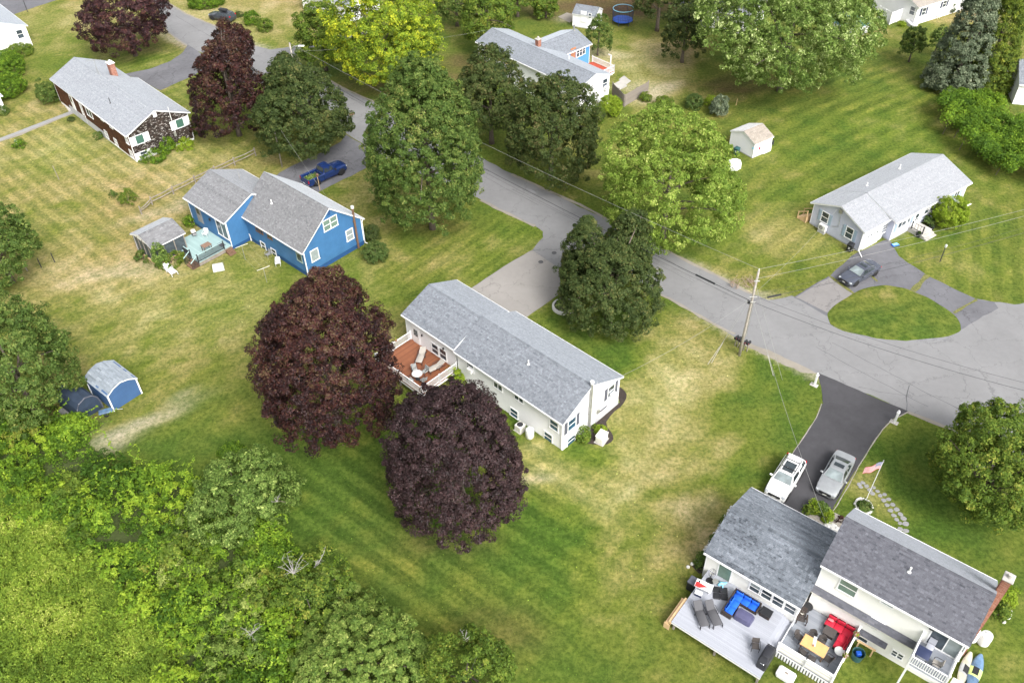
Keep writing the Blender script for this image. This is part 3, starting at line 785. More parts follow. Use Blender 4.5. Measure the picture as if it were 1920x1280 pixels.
def wall_box(blk, f, name, mat, x0, x1, y0, y1, d0, d1, px=None, sz=None, r=.02):
    return MB().rbox(x0, x1, y0, y1, d0, d1, r).build(name, mat, blk.root, blk.at(f, px, sz, .003))
def door(blk, f, px=None, w=.9, h=2.05, mat='white_paint', sz=None, lite=True):
    m = blk.at(f, px, sz, .004); d = MB()
    d.box(-w / 2 - .09, w / 2 + .09, -h / 2 - .02, h / 2 + .09, 0, .03); d.rbox(-w / 2, w / 2, -h / 2, h / 2, .03, .06, .01)
    o = d.build('door', mat, blk.root, m)
    if lite: MB().box(-w * .32, w * .32, .05, h / 2 - .15, .06, .066).build('pane', 'window_glass', o)
    MB().lathe([(.012, 0), (.035, .03), (.035, .05), (.01, .06)], 8).build('handle', 'chrome', o, Matrix.Translation((w * .4, -.05, .06)))
    return o
def pipe_vent(root, T, a, b, z, h=.45, mat='white_plastic', r=.06):
    m = MB(); m.tube([(0, 0, -.3), (0, 0, h)], r, 8); m.lathe([(r * 2.6, -.0), (r * 1.3, .1)], 8)
    return m.build('vent_pipe', mat, root, T @ Matrix.Translation((a, b, z)))
def brick_stack(root, name, T, sx, sy, h, cap='concrete'):
    """chimney of single bricks in mortar"""
    core = MB().box(-sx / 2 + .02, sx / 2 - .02, -sy / 2 + .02, sy / 2 - .02, 0, h).build(name, 'mortar', root, T)
    m = MB(); bh, bl, g = .075, .24, .014
    for i in range(int(h / bh)):
        z = i * bh; off = (i % 2) * bl / 2
        for side in range(4):
            n = sx if side % 2 == 0 else sy; o = sy if side % 2 == 0 else sx; x = -n / 2 - off
            Rm = Matrix.Rotation(side * math.pi / 2, 4, 'Z')
            while x < n / 2:
                a, b = max(-n / 2, x), min(n / 2, x + bl - g); x += bl
                if b - a > .02: m.box(a, b, -o / 2 - random.uniform(0, .006), -o / 2 + .05, z, z + bh - g, 0, random.random(), Rm)
    tag(m.build('bricks', 'brick', core), kind='stuff')
    c = MB().rbox(-sx / 2 - .08, sx / 2 + .08, -sy / 2 - .08, sy / 2 + .08, h, h + .12, .03)
    c.lathe([(.16, .1), (.14, .4), (.11, .41)], 12, (0, 0, h)); c.build('cap', cap, core)
    return core
def frame_of(root): return Matrix.Translation(root.location) @ Matrix.Rotation(root.rotation_euler.z, 4, 'Z')
def boards(root, name, mat, x0, x1, y0, y1, z, w=.145, gap=.008, along='x', th=.03):
    """decking, board by board"""
    n = int(round(((y1 - y0) if along == 'x' else (x1 - x0)) / w)); L = (x1 - x0) if along == 'x' else (y1 - y0)
    meshes = []
    for k in range(4):
        b = MB(); b.box(0, L, 0, w - gap, -th, 0, 0, k / 3); b.box(0, .0001, 0, .0001, -th, -th + .0001, 0, 0); meshes.append(b.mesh('deck_board', mat))
    for i in range(n):
        if along == 'x': mt = Matrix.Translation((x0, y0 + i * w, z + random.uniform(-.002, .002)))
        else: mt = Matrix.Translation((x0 + (i + 1) * w, y0, z + random.uniform(-.002, .002))) @ Matrix.Rotation(math.pi / 2, 4, 'Z')
        inst('deck_board', random.choice(meshes), root, mt)
def railing(root, p, q, z, h=1.0, mat='white_paint', bal=.12, bw=.035, top=.09, topmat=None, post=True, low=.1):
    p = Vector(p); q = Vector(q); d = q - p; L = d.length; a = math.atan2(d.y, d.x)
    T = Matrix.Translation((p.x, p.y, z)) @ Matrix.Rotation(a, 4, 'Z')
    r = MB(); r.rbox(0, L, -top / 2, top / 2, h - .05, h, .012); r.build('top_rail', topmat or mat, root, T)
    MB().rbox(0, L, -.03, .03, low, low + .06, .01).build('bottom_rail', mat, root, T)
    bm_ = MB().box(-bw / 2, bw / 2, -bw / 2, bw / 2, low + .03, h - .03).mesh('baluster', mat)
    n = max(1, int(L / bal))
    for i in range(1, n): inst('baluster', bm_, root, T @ Matrix.Translation((L * i / n, 0, 0)))
    if post:
        pm_ = MB(); pm_.rbox(-.055, .055, -.055, .055, -.05, h + .06, .01); pm_.rbox(-.075, .075, -.075, .075, h + .06, h + .10, .02); pe = pm_.mesh('post', mat)
        for x in (0, L): inst('post', pe, root, T @ Matrix.Translation((x, 0, 0)))

# ------------------------------------------------------------------ white ranch in the middle
random.seed(21)
white = thing('ranch_house', 'long white ranch house with grey shingled roof between the two purple maples', 'house', (-10.44, 62.94, 0), R(-44.4))
WL = Block(white, 0, 0, 7.25, 7.15, 3.85, 5.30, .515, None, .28, .18, wall='white_siding', roof='roof_grey')
WR = Block(white, 7.2, 0, 13.15, 8.05, 3.62, 5.50, .458, 3.35, .28, .18, 0, wall='white_siding', roof='roof_grey')
MB().box(7.5, 20.22, 4.6, 7.82, 0, .62).build('foundation', 'foundation', white)
for px, w, h, k in (((1039,797),.85,1.0,'double'),((1028,819),.85,.95,'double'),((964,774),.85,.9,'double'),((934,724),1.0,.6,'pair'),((973,747),1.0,.5,'pair'),((882,687),.8,1.05,'double'),((816,654),.85,1.15,'double'),((831,664),.85,1.15,'double')):
    window(WR if px[0] > 870 else WL, 'S', px, w, h, k, gm='blue_glass' if px[1] > 765 else 'window_glass')
wall_box(WR, 'S', 'air_conditioner', 'white_plastic', -.3, .3, -.22, .22, 0, .38, (884, 692))
door(WL, 'S', (781, 630), .9, 2.0)
for px in ((792, 628),(832, 653)): wall_box(WL, 'S', 'wall_lamp', 'dark_metal', -.06, .06, -.12, .12, 0, .14, px)
window(WR, 'E', (1072,794), .95, 1.25, 'double', gm='blue_glass', shutters='slate_paint')
window(WR, 'E', (1070.5,825), .95, .85, 'double', gm='blue_glass')
window(WR, 'E', (1145.5,732), .85, 1.25, 'double', shutters='slate_paint')
wall_box(WR, 'E', 'air_conditioner', 'white_plastic', -.3, .3, -.2, .2, 0, .4, (1147, 738))
wall_box(WR, 'E', 'vent_grille', 'slate_paint', -.5, .5, -.12, .12, 0, .03, (1131, 766))
wall_box(WR, 'E', 'meter_box', 'galvanised', -.18, .18, -.25, .25, 0, .16, (1120, 770))
_m = WR.at('E', (1102, 800), None, .16)
st = MB(); _y = _m.translation.z; st.tube([(0, -_y, 0), (0, 5.75 - _y, 0)], .13, 12, 0); st.tube([(0, 5.75 - _y, 0), (0, 6.0 - _y, 0)], .17, 12, 1)
st.box(-.16, .16, 2.0 - _y, 2.06 - _y, -.16, .02); st.build('stove_pipe', ['galvanised', 'white_plastic'], white, _m)
cd = WR.at('E', (1118, 740), None, .03); MB().tube([(0, -2.3, 0), (0, 1.5, 0)], .03, 6).build('conduit', 'white_plastic', white, cd)
pipe_vent(white, Matrix(), 14.2, 2.4, 4.84)
dk = MB(); dk.tube([(20.1, .2, .1), (20.1, .2, 3.4)], .045, 6); dk.build('downspout', 'white_paint', white)
# red-stained rear deck
RD = 1.0
boards(white, 'deck_board', 'deck_red', .75, 7.2, -4.15, .28, RD, .15, along='y')
MB().box(.75, 7.2, -4.15, .28, RD - .28, RD - .035).build('deck_frame', 'white_paint', white)
for x in (.9, 4.0, 7.05):
    for y in (-4.0, -.2): MB().box(x - .07, x + .07, y - .07, y + .07, 0, RD - .25).build('deck_post', 'weathered_wood', white)
for p, q in (((.78, .2), (.78, -2.0)), ((.78, -2.0), (.78, -4.12)), ((.78, -4.12), (4.0, -4.12)), ((4.0, -4.12), (7.17, -4.12)), ((7.17, -4.12), (7.17, -1.9)), ((7.17, -1.9), (7.17, .2))): railing(white, p, q, RD, .98)
def on(root, u, w, z=0.0): return frame_of(root) @ Vector((u, w, z))

# ------------------------------------------------------------------ cream two-storey house, lower right
random.seed(22)
cream = thing('two_storey_house', 'cream two-storey house with slate roof, lower wing, grey decks and brick chimney', 'house', (20.61, 33.29, 0), R(-38.8))
def streak(x, y): return .55 * (float(fbm(x * .22, y * 1.1, .9, 3, 30.)) - .5) * 2.0 + random.gauss(0, .06) - .02
CM = Block(cream, 0, 0, 9.77, 5.87, 6.1, 8.3, .5, None, .32, .12, wall='cream_siding', roof='roof_slate', tw=.2, exp=.13)
CW = Block(cream, -7.35, -2.0, 7.45, 7.4, 3.3, 4.63, .5, None, .34, .15, wall='cream_siding', roof='roof_blueslate', tw=.19, exp=.13, patch=streak)
MB().box(.16, 9.6, .36, 5.5, 0, .35).build('foundation', 'foundation', cream)
# pent roofs between the storeys
def pent(u0, u1, zt, d=.42, drop=.32):
    T = Matrix.Translation((0, .30, 0)); m = MB()
    m.face([(u0, -d, zt - drop), (u1, -d, zt - drop), (u1, 0, zt), (u0, 0, zt)]); m.face([(u0, 0, zt - drop - .1), (u1, 0, zt - drop - .1), (u1, -d, zt - drop - .1), (u0, -d, zt - drop - .1)], 1)
    m.face([(u0, -d, zt - drop - .1), (u1, -d, zt - drop - .1), (u1, -d, zt - drop), (u0, -d, zt - drop)], 1)
    m.face([(u0, 0, zt - drop - .1), (u0, -d, zt - drop - .1), (u0, -d, zt - drop), (u0, 0, zt)], 1); m.face([(u1, -d, zt - drop - .1), (u1, 0, zt - drop - .1), (u1, 0, zt), (u1, -d, zt - drop)], 1)
    o = m.build('pent_roof', ['roof_under', 'cream_trim'], cream, T); s_ = MB()
    v = Vector((0, d, drop)); shingle_plane(s_, (u0, -d - .02, zt - drop), Vector((1, 0, 0)), v.normalized(), u1 - u0, v.length, Vector((1, 0, 0)).cross(v).normalized(), .14, .34)
    tag(s_.build('shingles', 'roof_slate', o), kind='stuff')
pent(.02, 7.55, 3.35)
_x, _z = CM.hit('S', 1640, 1195); pent(_x - 1.0, _x + 1.0, _z + .2, .35, .25)
for px, w, h, k, g, g2 in (((1590,1101),1.15,1.25,'double','curtain_green','curtain_green'),((1567,1125),.75,.5,'single','window_glass',None),((1585,1134),.75,.5,'single','window_glass',None),((1643.5,1170),.85,.9,'double','window_glass','curtain'),((1664,1131.5),.75,.22,'single','curtain',None),((1618,1194),.7,.8,'double','window_glass',None),((1682.5,1226.5),.7,.55,'quad','window_glass',None)):
    window(CM, 'S', px, w, h, k, gm=g, g2=g2)
wall_box(CM, 'S', 'wall_lamp', 'dark_metal', -.16, .16, -.08, .08, 0, .16, (1748, 1177))
for px in ((1365.5,1106.5),(1382,1115)): pass
for px, gg in (((1417,1101.5),'window_glass'),((1436,1113),'window_glass'),((1460,1127.5),'window_glass'),((1480.5,1139),'window_glass')): window(CW, 'S', px, .82, .95, 'double', gm=gg, g2='curtain' if px[0] < 1420 else None)
window(CW, 'S', (1358.5,1073), .95, 1.9, 'single', gm='curtain_green', name='storm_door')
# sliding door and balcony of the upper floor
sl = window(CM, 'S', (1775,1204.5), 2.0, 1.95, 'slider', gm='curtain', g2='window_glass', name='sliding_door')
_x, _z = CM.hit('S', 1775, 1204.5); BZ = _z - 1.08; bu0 = CM.a0 + _x - 1.45; bu1 = 9.6; bw = -1.85
boards(cream, 'deck_board', 'deck_grey_dark', bu0, bu1, bw, .3, BZ, .14, along='x')
MB().box(bu0, bu1, bw, .30, BZ - .32, BZ - .035).build('balcony_frame', 'white_paint', cream)
for p, q in (((bu0 + .05, .28), (bu0 + .05, bw + .05)), ((bu0 + .05, bw + .05), (bu1 - .05, bw + .05)), ((bu1 - .05, bw + .05), (bu1 - .05, .28))): railing(cream, p, q, BZ, .95, 'white_paint', .14, .05)
for x in (bu0 + .1, bu1 - .1): MB().box(x - .06, x + .06, bw + .04, bw + .16, 0, BZ - .3).build('balcony_post', 'white_paint', cream)
wall_box(CM, 'S', 'electric_panel', 'slate_paint', -.08, .08, -.5, .5, 0, .1, (1710, 1243))
brick_stack(cream, 'chimney', Matrix.Translation((9.96, 3.9, 0)), .5, .62, 9.1)
pipe_vent(cream, Matrix(), 4.9, 1.9, 7.5, .5)
MB().tube([(9.5, .22, .1), (9.5, .22, 5.9)], .05, 6).build('downspout', 'white_paint', cream)
MB().tube([(-.05, -1.9, .2), (-.05, -1.75, 3.1)], .05, 6).build('downspout', 'white_paint', cream)
# decks: upper level along the wing, three steps, lower level in the corner
UZ, LZ = 1.12, .70
boards(cream, 'deck_board', 'deck_grey', -6.85, -.84, -7.02, -1.66, UZ, .145, along='x')
boards(cream, 'deck_board', 'deck_grey', -.84, -.04, -7.02, -4.40, UZ, .145, along='x')
def deck_skirt(u0, u1, w0, w1, z):
    MB().box(u0, u1, w0, w0 + .05, z - .26, z - .034).build('fascia', 'white_paint', cream); MB().box(u0, u0 + .05, w0 + .05, w1, z - .26, z - .034).build('fascia', 'white_paint', cream); MB().box(u1 - .05, u1, w0 + .05, w1, z - .26, z - .034).build('fascia', 'white_paint', cream)
    for x in (u0 + .15, (u0 + u1) / 2, u1 - .15): MB().box(x - .07, x + .07, w0 + .15, w0 + .29, 0, z - .2).build('deck_post', 'weathered_wood', cream)
deck_skirt(-6.83, -.06, -7.0, -1.7, UZ)
for k in (0, 1, 2):
    MB().rbox(-.86 + k * .25, -.86 + (k + 1) * .25 + .02, -4.36, -1.75, .3, UZ - .012 - k * .14, .012).build('step', 'deck_grey', cream)
boards(cream, 'deck_board', 'deck_grey_dark', -.10, 3.80, -4.22, .34, LZ, .145, along='x')
MB().box(-.08, 3.78, -4.18, .32, .1, LZ - .036).build('deck_frame', 'slate_paint', cream)  # solid dark box stands in for shade under the deck behind the pickets
# wooden steps at the far end of the upper deck
for k in range(2): MB().rbox(-7.07 - k * .21, -6.86 - k * .21, -7.02, -4.65, UZ - .40 - k * .26, UZ - .12 - k * .26, .01).build('step', 'new_wood', cream)
for y in (-7.08, -4.68): MB().box(-7.35, -6.9, y, y + .05, 0, .65).build('stringer', 'new_wood', cream)
# slatted rail, picket skirt under it, right hand half wall
pk = MB().rbox(-.06, .06, -.012, .012, .05, LZ + .02, .01).mesh('picket', 'white_paint')
for i in range(19): inst('picket', pk, cream, Matrix.Translation((.0 + i * .205, -4.30, 0)))
MB().rbox(-.08, 3.82, -4.285, -4.24, LZ - .14, LZ - .02, .01).build('skirt_rail', 'white_paint', cream)
for u0, u1 in ((-.10, 1.85), (1.85, 3.78)):
    for x in (u0, u1): MB().rbox(x - .06, x + .06, -4.30, -4.18, LZ - .1, LZ + 1.06, .012).build('post', 'white_paint', cream)
    MB().rbox(u0, u1, -4.33, -4.15, LZ + .98, LZ + 1.03, .012).build('top_rail', 'white_paint', cream)
    for k in range(5): MB().rbox(u0 + .05, u1 - .05, -4.26, -4.22, LZ + .12 + k * .17, LZ + .24 + k * .17, .01).build('rail_slat', 'white_paint' if k % 2 else 'cream_trim', cream)
MB().rbox(3.74, 3.86, -4.2, .75, LZ + .95, LZ + 1.02, .012).build('top_rail', 'white_paint', cream)
for i in range(8): MB().rbox(3.77, 3.83, -4.1 + i * .6, -4.1 + i * .6 + .57, .1, LZ + .95, .01).build('panel', 'white_paint', cream)
for y in (-4.2, -1.8, .25): MB().rbox(3.72, 3.88, y - .07, y + .07, 0, LZ + 1.1, .012).build('post', 'white_paint', cream)
MB().rbox(4.0, 5.3, -.33, -.20, .85, .95, .01).build('plank', 'new_wood', cream)
for x in (4.15, 5.15): MB().box(x - .05, x + .05, -.32, -.21, 0, .85).build('plank_leg', 'new_wood', cream)

# ------------------------------------------------------------------ blue house
random.seed(23)
blue = thing('blue_house', 'bright blue house with grey roof, aqua deck and stove pipe on its gable', 'house', (-29.91, 81.05, 0), R(-42.3))
BM = Block(blue, 0, 0, 11.2, 8.44, 3.38, 6.85, .5, None, .28, .22, 0, 'blue_siding', 'roof_taupe', fnd=.55, fmat='foundation_blue')
BL = Block(blue, -7.15, -2.38, 7.95, 7.92, 3.78, 5.54, .5, None, .28, .22, 0, 'blue_siding', 'roof_taupe', fnd=.4, fmat='foundation_blue')
window(BM, 'E', (619,418.5), 1.75, 1.2, 'quad', gm='curtain_green'); window(BM, 'E', (655.5,440), .85, 1.25, 'double', gm='curtain'); window(BM, 'E', (590,478), .9, 1.3, 'single', gm='curtain')
for px in ((484,431),(489,434),(506,444)): window(BM, 'S', px, .7, .42, 'single', 'brown_stair')
for px in ((494,461),(514,474)): window(BM, 'S', px, .75, .95, 'double')
window(BM, 'S', (561.5,482.5), .8, .95, 'single', 'green_trim')
wall_box(BM, 'E', 'gable_vent', 'foundation_blue', -.18, .18, -.3, .3, 0, .03, (616, 399))
_m = BM.at('E', (671, 465), None, .17); _y = _m.translation.z
st = MB(); st.tube([(0, .1 - _y, 0), (0, 5.35 - _y, 0)], .12, 12); st.tube([(0, 5.35 - _y, 0), (0, 5.6 - _y, 0)], .17, 12, 1)
for z in (1.2, 3.6): st.box(-.15, .15, z - _y, z + .05 - _y, -.17, .02)
st.build('stove_pipe', ['brown_stair', 'white_plastic'], blue, _m)
for y, e in ((.22, .2), (8.22, -.2)): MB().tube([(11.05, y - e * 1.0, 3.3), (11.03, y, 3.0), (11.03, y, .25), (11.2, y - e, .1)], .05, 6).build('downspout', 'white_paint', blue)
pipe_vent(blue, Matrix(), 3.6, 2.2, 5.2, .5)
window(BL, 'S', (416.5,429), 1.9, 2.05, 'slider', gm='window_glass', g2=None, name='sliding_door'); door(BL, 'S', (373.5,402), .95, 2.1, 'stone_grey', lite=True)
wall_box(BL, 'S', 'wall_lamp', 'dark_metal', -.1, .1, -.15, .15, 0, .15, (394, 411)); 
_m = BL.at('E', (470, 448), None, .12); MB().tube([(0, -.9, 0), (0, .5, 0), (0, .75, -.1)], .09, 8).build('vent_pipe', 'white_plastic', blue, _m)
pipe_vent(blue, Matrix(), -3.8, 3.2, 5.1, .9, 'dead_wood', .02)
AZ = .58
boards(blue, 'deck_board', 'deck_aqua', -4.75, .55, -6.3, -2.1, AZ, .15, along='x')
MB().box(-4.73, .53, -6.28, -2.1, .1, AZ - .034).build('deck_frame', 'weathered_wood', blue)
railing(blue, (-2.2, -6.3), (-.9, -6.3), AZ, .95, 'dark_metal', .12, .04, .1, 'deck_aqua'); railing(blue, (.5, -6.3), (.5, -3.0), AZ, .95, 'dark_metal', .12, .04, .1, 'deck_aqua'); 
for k in range(3): MB().rbox(.6 + k * .27, .9 + k * .27, -3.0, -2.2, 0, AZ - .12 - k * .16, .01).build('step', 'brown_stair', blue)
for k in range(3): MB().rbox(-.85, .45, -6.6 - k * .27, -6.32 - k * .27, 0, AZ - .12 - k * .16, .01).build('step', 'brown_stair', blue)
for x in (-.9, .5):
    m = MB(); m.tube([(x, -6.3, AZ + .9), (x, -7.2, AZ + .35)], .05, 6, 0)
    m.build('stair_rail', 'deck_aqua', blue)
    bm_ = MB()
    for k in range(7): y = -6.35 - k * .13; bm_.box(x - .02, x + .02, y - .02, y + .02, AZ - .45, AZ + .86 - k * .08)
    bm_.build('stair_balusters', 'dark_metal', blue)
# screened summer house beside the aqua deck
gz = thing('screen_house', 'small screened summer house with grey shingle roof beside the aqua deck', 'summer house', on(blue, -4.95, -7.4), R(-42.3) + math.pi / 2)
GT = Block(gz, -2.05, -2.25, 4.15, 4.45, 2.55, 3.4, .5, None, .22, .22, .35, 'screen_mesh', 'roof_taupe', 'white_paint', gutter=False, exp=.15, tw=.3, name='screen', walls=['screen_mesh', 'screen_mesh', 'screen_mesh', 'screen_mesh'])
MB().box(-1.95, 1.95, -2.1, 2.1, .12, .37).build('floor_frame', 'new_wood', gz)
for x in (-1.84, -.62, .62, 1.84):
    for y in (-2.04, 2.0): MB().box(x - .05, x + .05, y - .05, y + .05, 0, 2.55).build('post', 'weathered_wood', gz)
for y in (-1.0, .0, 1.0):
    for x in (-1.86, 1.86): MB().box(x - .04, x + .04, y - .04, y + .04, .35, 2.75).build('post', 'weathered_wood', gz)
m = MB(); m.face([(-1.86, -2.05, 2.42), (-1.86, 0, 3.2), (-1.86, 2.05, 2.42)]); m.build('gable', 'white_paint', gz)

# ------------------------------------------------------------------ pale lilac ranch on the right
random.seed(24)
grey = thing('lilac_house', 'pale lilac ranch house with near white roof above the loop drive', 'house', (38.04, 76.35, 0), R(34.7))
GG = Block(grey, -.15, 0, 4.4, 7.3, 2.76, 4.25, .49, None, .3, .25, wall='lilac_siding', roof='roof_white', fnd=.15)
GM = Block(grey, 4.2, -.8, 13.85, 8.1, 2.70, 4.30, .54, 2.76, .3, .25, wall='lilac_siding', roof='roof_white', fnd=.15)
window(GG, 'W', (1547,407.5), .85, 1.2, 'double', shutters='pale_blue_paint'); window(GG, 'W', (1592.5,437), .85, 1.25, 'double', shutters='pale_blue_paint')
_m = GG.at('S', (1633, 449), None, .004)
gd = MB(); gd.box(-1.3, 1.3, -1.0, 1.1, 0, .04)
for i in range(4): gd.rbox(-1.24, 1.24, -.97 + i * .5, -.5 + i * .5, .04, .06, .01)
gdo = gd.build('garage_door', 'white_paint', grey, _m)
for i in range(4): MB().box(-.95 + i * .5, -.6 + i * .5, .68, .86, .06, .066).build('pane', 'window_glass', gdo)
window(GG, 'S', (1658,428), .75, 1.1, 'grid')
for px, w, k in (((1688,419),.8,'single'),((1696,414),.85,'double'),((1705,409),.5,'double')): window(GM, 'S', px, w * .8, 1.15, k)
wall_box(GM, 'S', 'shutter', 'pale_blue_paint', -.18, .18, -.65, .65, 0, .04, (1679.5, 426)); wall_box(GM, 'S', 'shutter', 'pale_blue_paint', -.18, .18, -.65, .65, 0, .04, (1711.5, 407.5))
door(GM, 'S', (1716.5, 412.5), .95, 2.0); window(GM, 'S', (1722.5,400), .9, 1.0, 'single')
for px in ((1738,392.5),(1748,387)): window(GM, 'S', px, .7, 1.1, 'double')
window(GM, 'S', (1794.5,362), .9, 1.1, 'pair', shutters='pale_blue_paint')
wall_box(GG, 'W', 'meter_box', 'galvanised', -.2, .2, -.25, .25, 0, .18, (1578, 396)); MB().tube([(0, .2, 0), (.2, -1.6, 0), (-.6, -2.0, 0)], .02, 5).build('conduit', 'galvanised', grey, GG.at('W', (1577, 400), None, .05))
pipe_vent(grey, Matrix(), 6.2, 5.0, 3.75, .4); pipe_vent(grey, Matrix(), 12.2, 5.1, 3.75, .55)
MB().tube([(.12, .16, 2.6), (.02, .22, 2.3), (.02, .22, .3), (-.5, -.7, .1)], .05, 6).build('downspout', 'white_paint', grey)
sv = MB(); sv.rbox(-.9, .9, -.9, .9, 0, .55, .02); sv.rbox(-.9, .9, -1.25, -.9, 0, .36, .02); sv.rbox(-.9, .9, -1.6, -1.25, 0, .18, .02)
sv.build('entry_steps', 'concrete', grey, Matrix.Translation((8.6, -1.35, 0)))
railing(grey, (7.75, -.8), (7.75, -2.2), .55, .85, 'dark_metal', .3, .025, .04); 
ws = MB()
for k in range(4): ws.box(-.5, .5, -.3 * k - .3, -.3 * k, 0, .75 - .19 * k)
for x in (-.5, .5):
    for y, z in ((0, 1.6), (-1.15, .95)): ws.box(x - .05, x + .05, y - .05, y + .05, 0, z)
    ws.tube([(x, 0, 1.55), (x, -1.15, .9)], .05, 6)
ws.build('wood_steps', 'new_wood', grey, Matrix.Translation((.35, 7.2, 0)) @ Matrix.Rotation(math.pi, 4, 'Z') @ Matrix.Translation((0, -.2, 0)))

# ------------------------------------------------------------------ dark shingled house, upper left
random.seed(25)
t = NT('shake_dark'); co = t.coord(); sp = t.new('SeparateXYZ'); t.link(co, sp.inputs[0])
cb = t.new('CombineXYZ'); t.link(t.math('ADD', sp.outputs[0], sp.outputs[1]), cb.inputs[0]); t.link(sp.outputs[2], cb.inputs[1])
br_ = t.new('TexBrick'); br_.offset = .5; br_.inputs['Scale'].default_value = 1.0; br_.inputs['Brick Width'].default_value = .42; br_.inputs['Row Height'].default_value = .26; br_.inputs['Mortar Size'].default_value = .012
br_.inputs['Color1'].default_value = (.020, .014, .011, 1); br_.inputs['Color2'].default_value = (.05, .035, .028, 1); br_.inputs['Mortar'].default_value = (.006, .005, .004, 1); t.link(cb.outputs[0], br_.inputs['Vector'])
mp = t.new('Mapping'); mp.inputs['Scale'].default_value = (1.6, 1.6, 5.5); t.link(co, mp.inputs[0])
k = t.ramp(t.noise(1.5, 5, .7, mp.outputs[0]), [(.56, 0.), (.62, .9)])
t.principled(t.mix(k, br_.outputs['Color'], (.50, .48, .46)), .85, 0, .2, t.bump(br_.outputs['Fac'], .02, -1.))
t = NT('shake_rust'); co = t.coord(); sp = t.new('SeparateXYZ'); t.link(co, sp.inputs[0])
cb = t.new('CombineXYZ'); t.link(t.math('ADD', sp.outputs[0], sp.outputs[1]), cb.inputs[0]); t.link(sp.outputs[2], cb.inputs[1])
br_ = t.new('TexBrick'); br_.inputs['Scale'].default_value = 1.0; br_.inputs['Brick Width'].default_value = .42; br_.inputs['Row Height'].default_value = .26; br_.inputs['Mortar Size'].default_value = .010
br_.inputs['Color1'].default_value = (.055, .022, .012, 1); br_.inputs['Color2'].default_value = (.11, .042, .018, 1); br_.inputs['Mortar'].default_value = (.02, .010, .007, 1); t.link(cb.outputs[0], br_.inputs['Vector'])
k = t.ramp(t.noise(2.6, 5, .7), [(.62, 0.), (.70, .6)])
t.principled(t.mix(k, br_.outputs['Color'], (.30, .26, .22)), .8, 0, .25, t.bump(br_.outputs['Fac'], .02, -1.))
brown = thing('shingled_house', 'dark brown cedar shingled house with pale silver roof and white shutters', 'house', (-63.75, 115.1, 0), R(-46.33))
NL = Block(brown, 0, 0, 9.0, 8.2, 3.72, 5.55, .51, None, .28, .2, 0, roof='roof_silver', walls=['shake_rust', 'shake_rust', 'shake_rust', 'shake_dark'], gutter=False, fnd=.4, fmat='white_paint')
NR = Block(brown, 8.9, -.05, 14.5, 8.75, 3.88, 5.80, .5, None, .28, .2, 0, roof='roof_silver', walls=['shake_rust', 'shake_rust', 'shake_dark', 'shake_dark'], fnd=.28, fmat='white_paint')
MB().box(3.6, 15.2, .22, .31, 0, 1.0).build('foundation', 'foundation', brown)
window(NR, 'E', (262,261), 1.0, 1.1, 'single', gm='green_shade', shutters='white_paint', sw=.7); window(NR, 'E', (337,231), 1.0, 1.1, 'single', gm='green_shade', shutters='white_paint', sw=.7); window(NR, 'E', (270,289), .9, .8, 'double', shutters='white_paint', sw=.55)
wall_box(NR, 'E', 'gable_vent', 'white_paint', -.25, .25, -.32, .32, 0, .05, (290, 215)); wall_box(NR, 'E', 'meter_box', 'galvanised', -.15, .15, -.3, .3, 0, .14, (328, 251)); MB().tube([(0, -1.6, 0), (0, 2.2, 0)], .04, 6).build('conduit', 'white_plastic', brown, NR.at('E', (323, 230), None, .05))
for px, w, h in (((200,252),.75,.95),((218,267),.75,.95),((247,289),.75,.95),((238,263),.7,.95)): window(NR, 'S', px, w, h, 'quad')
for px in ((191,222),(208,236)): window(NR, 'S', px, .8, .55, 'pair')
window(NR, 'S', (166.5,209), 1.7, 1.5, 'pair'); door(NL, 'S', (136,192), .95, 2.05); door(NL, 'S', (152,203), .2, 2.0, lite=False)
brick_stack(brown, 'chimney', Matrix.Translation((8.5, 5.9, 4.2)), .95, .7, 2.6, 'white_paint'); pipe_vent(brown, Matrix(), 15.4, 2.0, 4.75, .8, 'dark_metal', .05)
an = MB(); an.tube([(0, 0, 0), (0, 0, 2.2)], .025, 5); an.tube([(-1.0, 0, 2.0), (1.0, 0, 2.15)], .015, 5)
for i in range(7): an.tube([(-.9 + i * .3, -.5 + i * .03, 2.0 + i * .02), (-.9 + i * .3, .5 - i * .03, 2.0 + i * .02)], .012, 4)
an.tube([(-.5, .4, 0), (0, 0, 1.2), (.5, -.4, 0)], .012, 4); an.build('antenna', 'galvanised', brown, Matrix.Translation((7.9, 4.15, 5.5)) @ Matrix.Rotation(.7, 4, 'Z'))

# ------------------------------------------------------------------ ranch with ell across the road
random.seed(26)
far = thing('ell_house', 'white ranch house with grey roof and blue rear ell across the road', 'house', (-4.56, 123.78, 0), R(-48.6))
FM = Block(far, 0, 0, 21.15, 6.5, 4.30, 5.40, .5, None, .28, .2, wall='white_siding', roof='roof_grey')
FE = Block(far, 0, 0, 8.8, 6.5, 4.05, 5.25, .5, None, .28, .2, wall='white_siding', roof='roof_grey', T=Matrix.Translation((11.9, 3.4, 0)) @ Matrix.Rotation(math.pi / 2, 4, 'Z'), walls=['sky_siding', 'white_siding', 'white_siding', 'sky_siding'])
window(FM, 'E', (1134,156), .85, 1.2, 'double'); wall_box(FM, 'E', 'air_conditioner', 'white_plastic', -.35, .35, -.25, .25, 0, .45, (1135, 164)); window(FM, 'E', (1132,185), .85, .7, 'double')
for px in ((1083.5,99.5),(1089,97),(1094.5,94)): window(FE, 'S', px, .5, 1.15, 'double')
door(FE, 'S', (1074.5,103.5), .85, 2.0, 'terracotta', lite=False)
for px in ((982,152),(990,156)): window(FM, 'S', px, 1.0, 1.1, 'double')
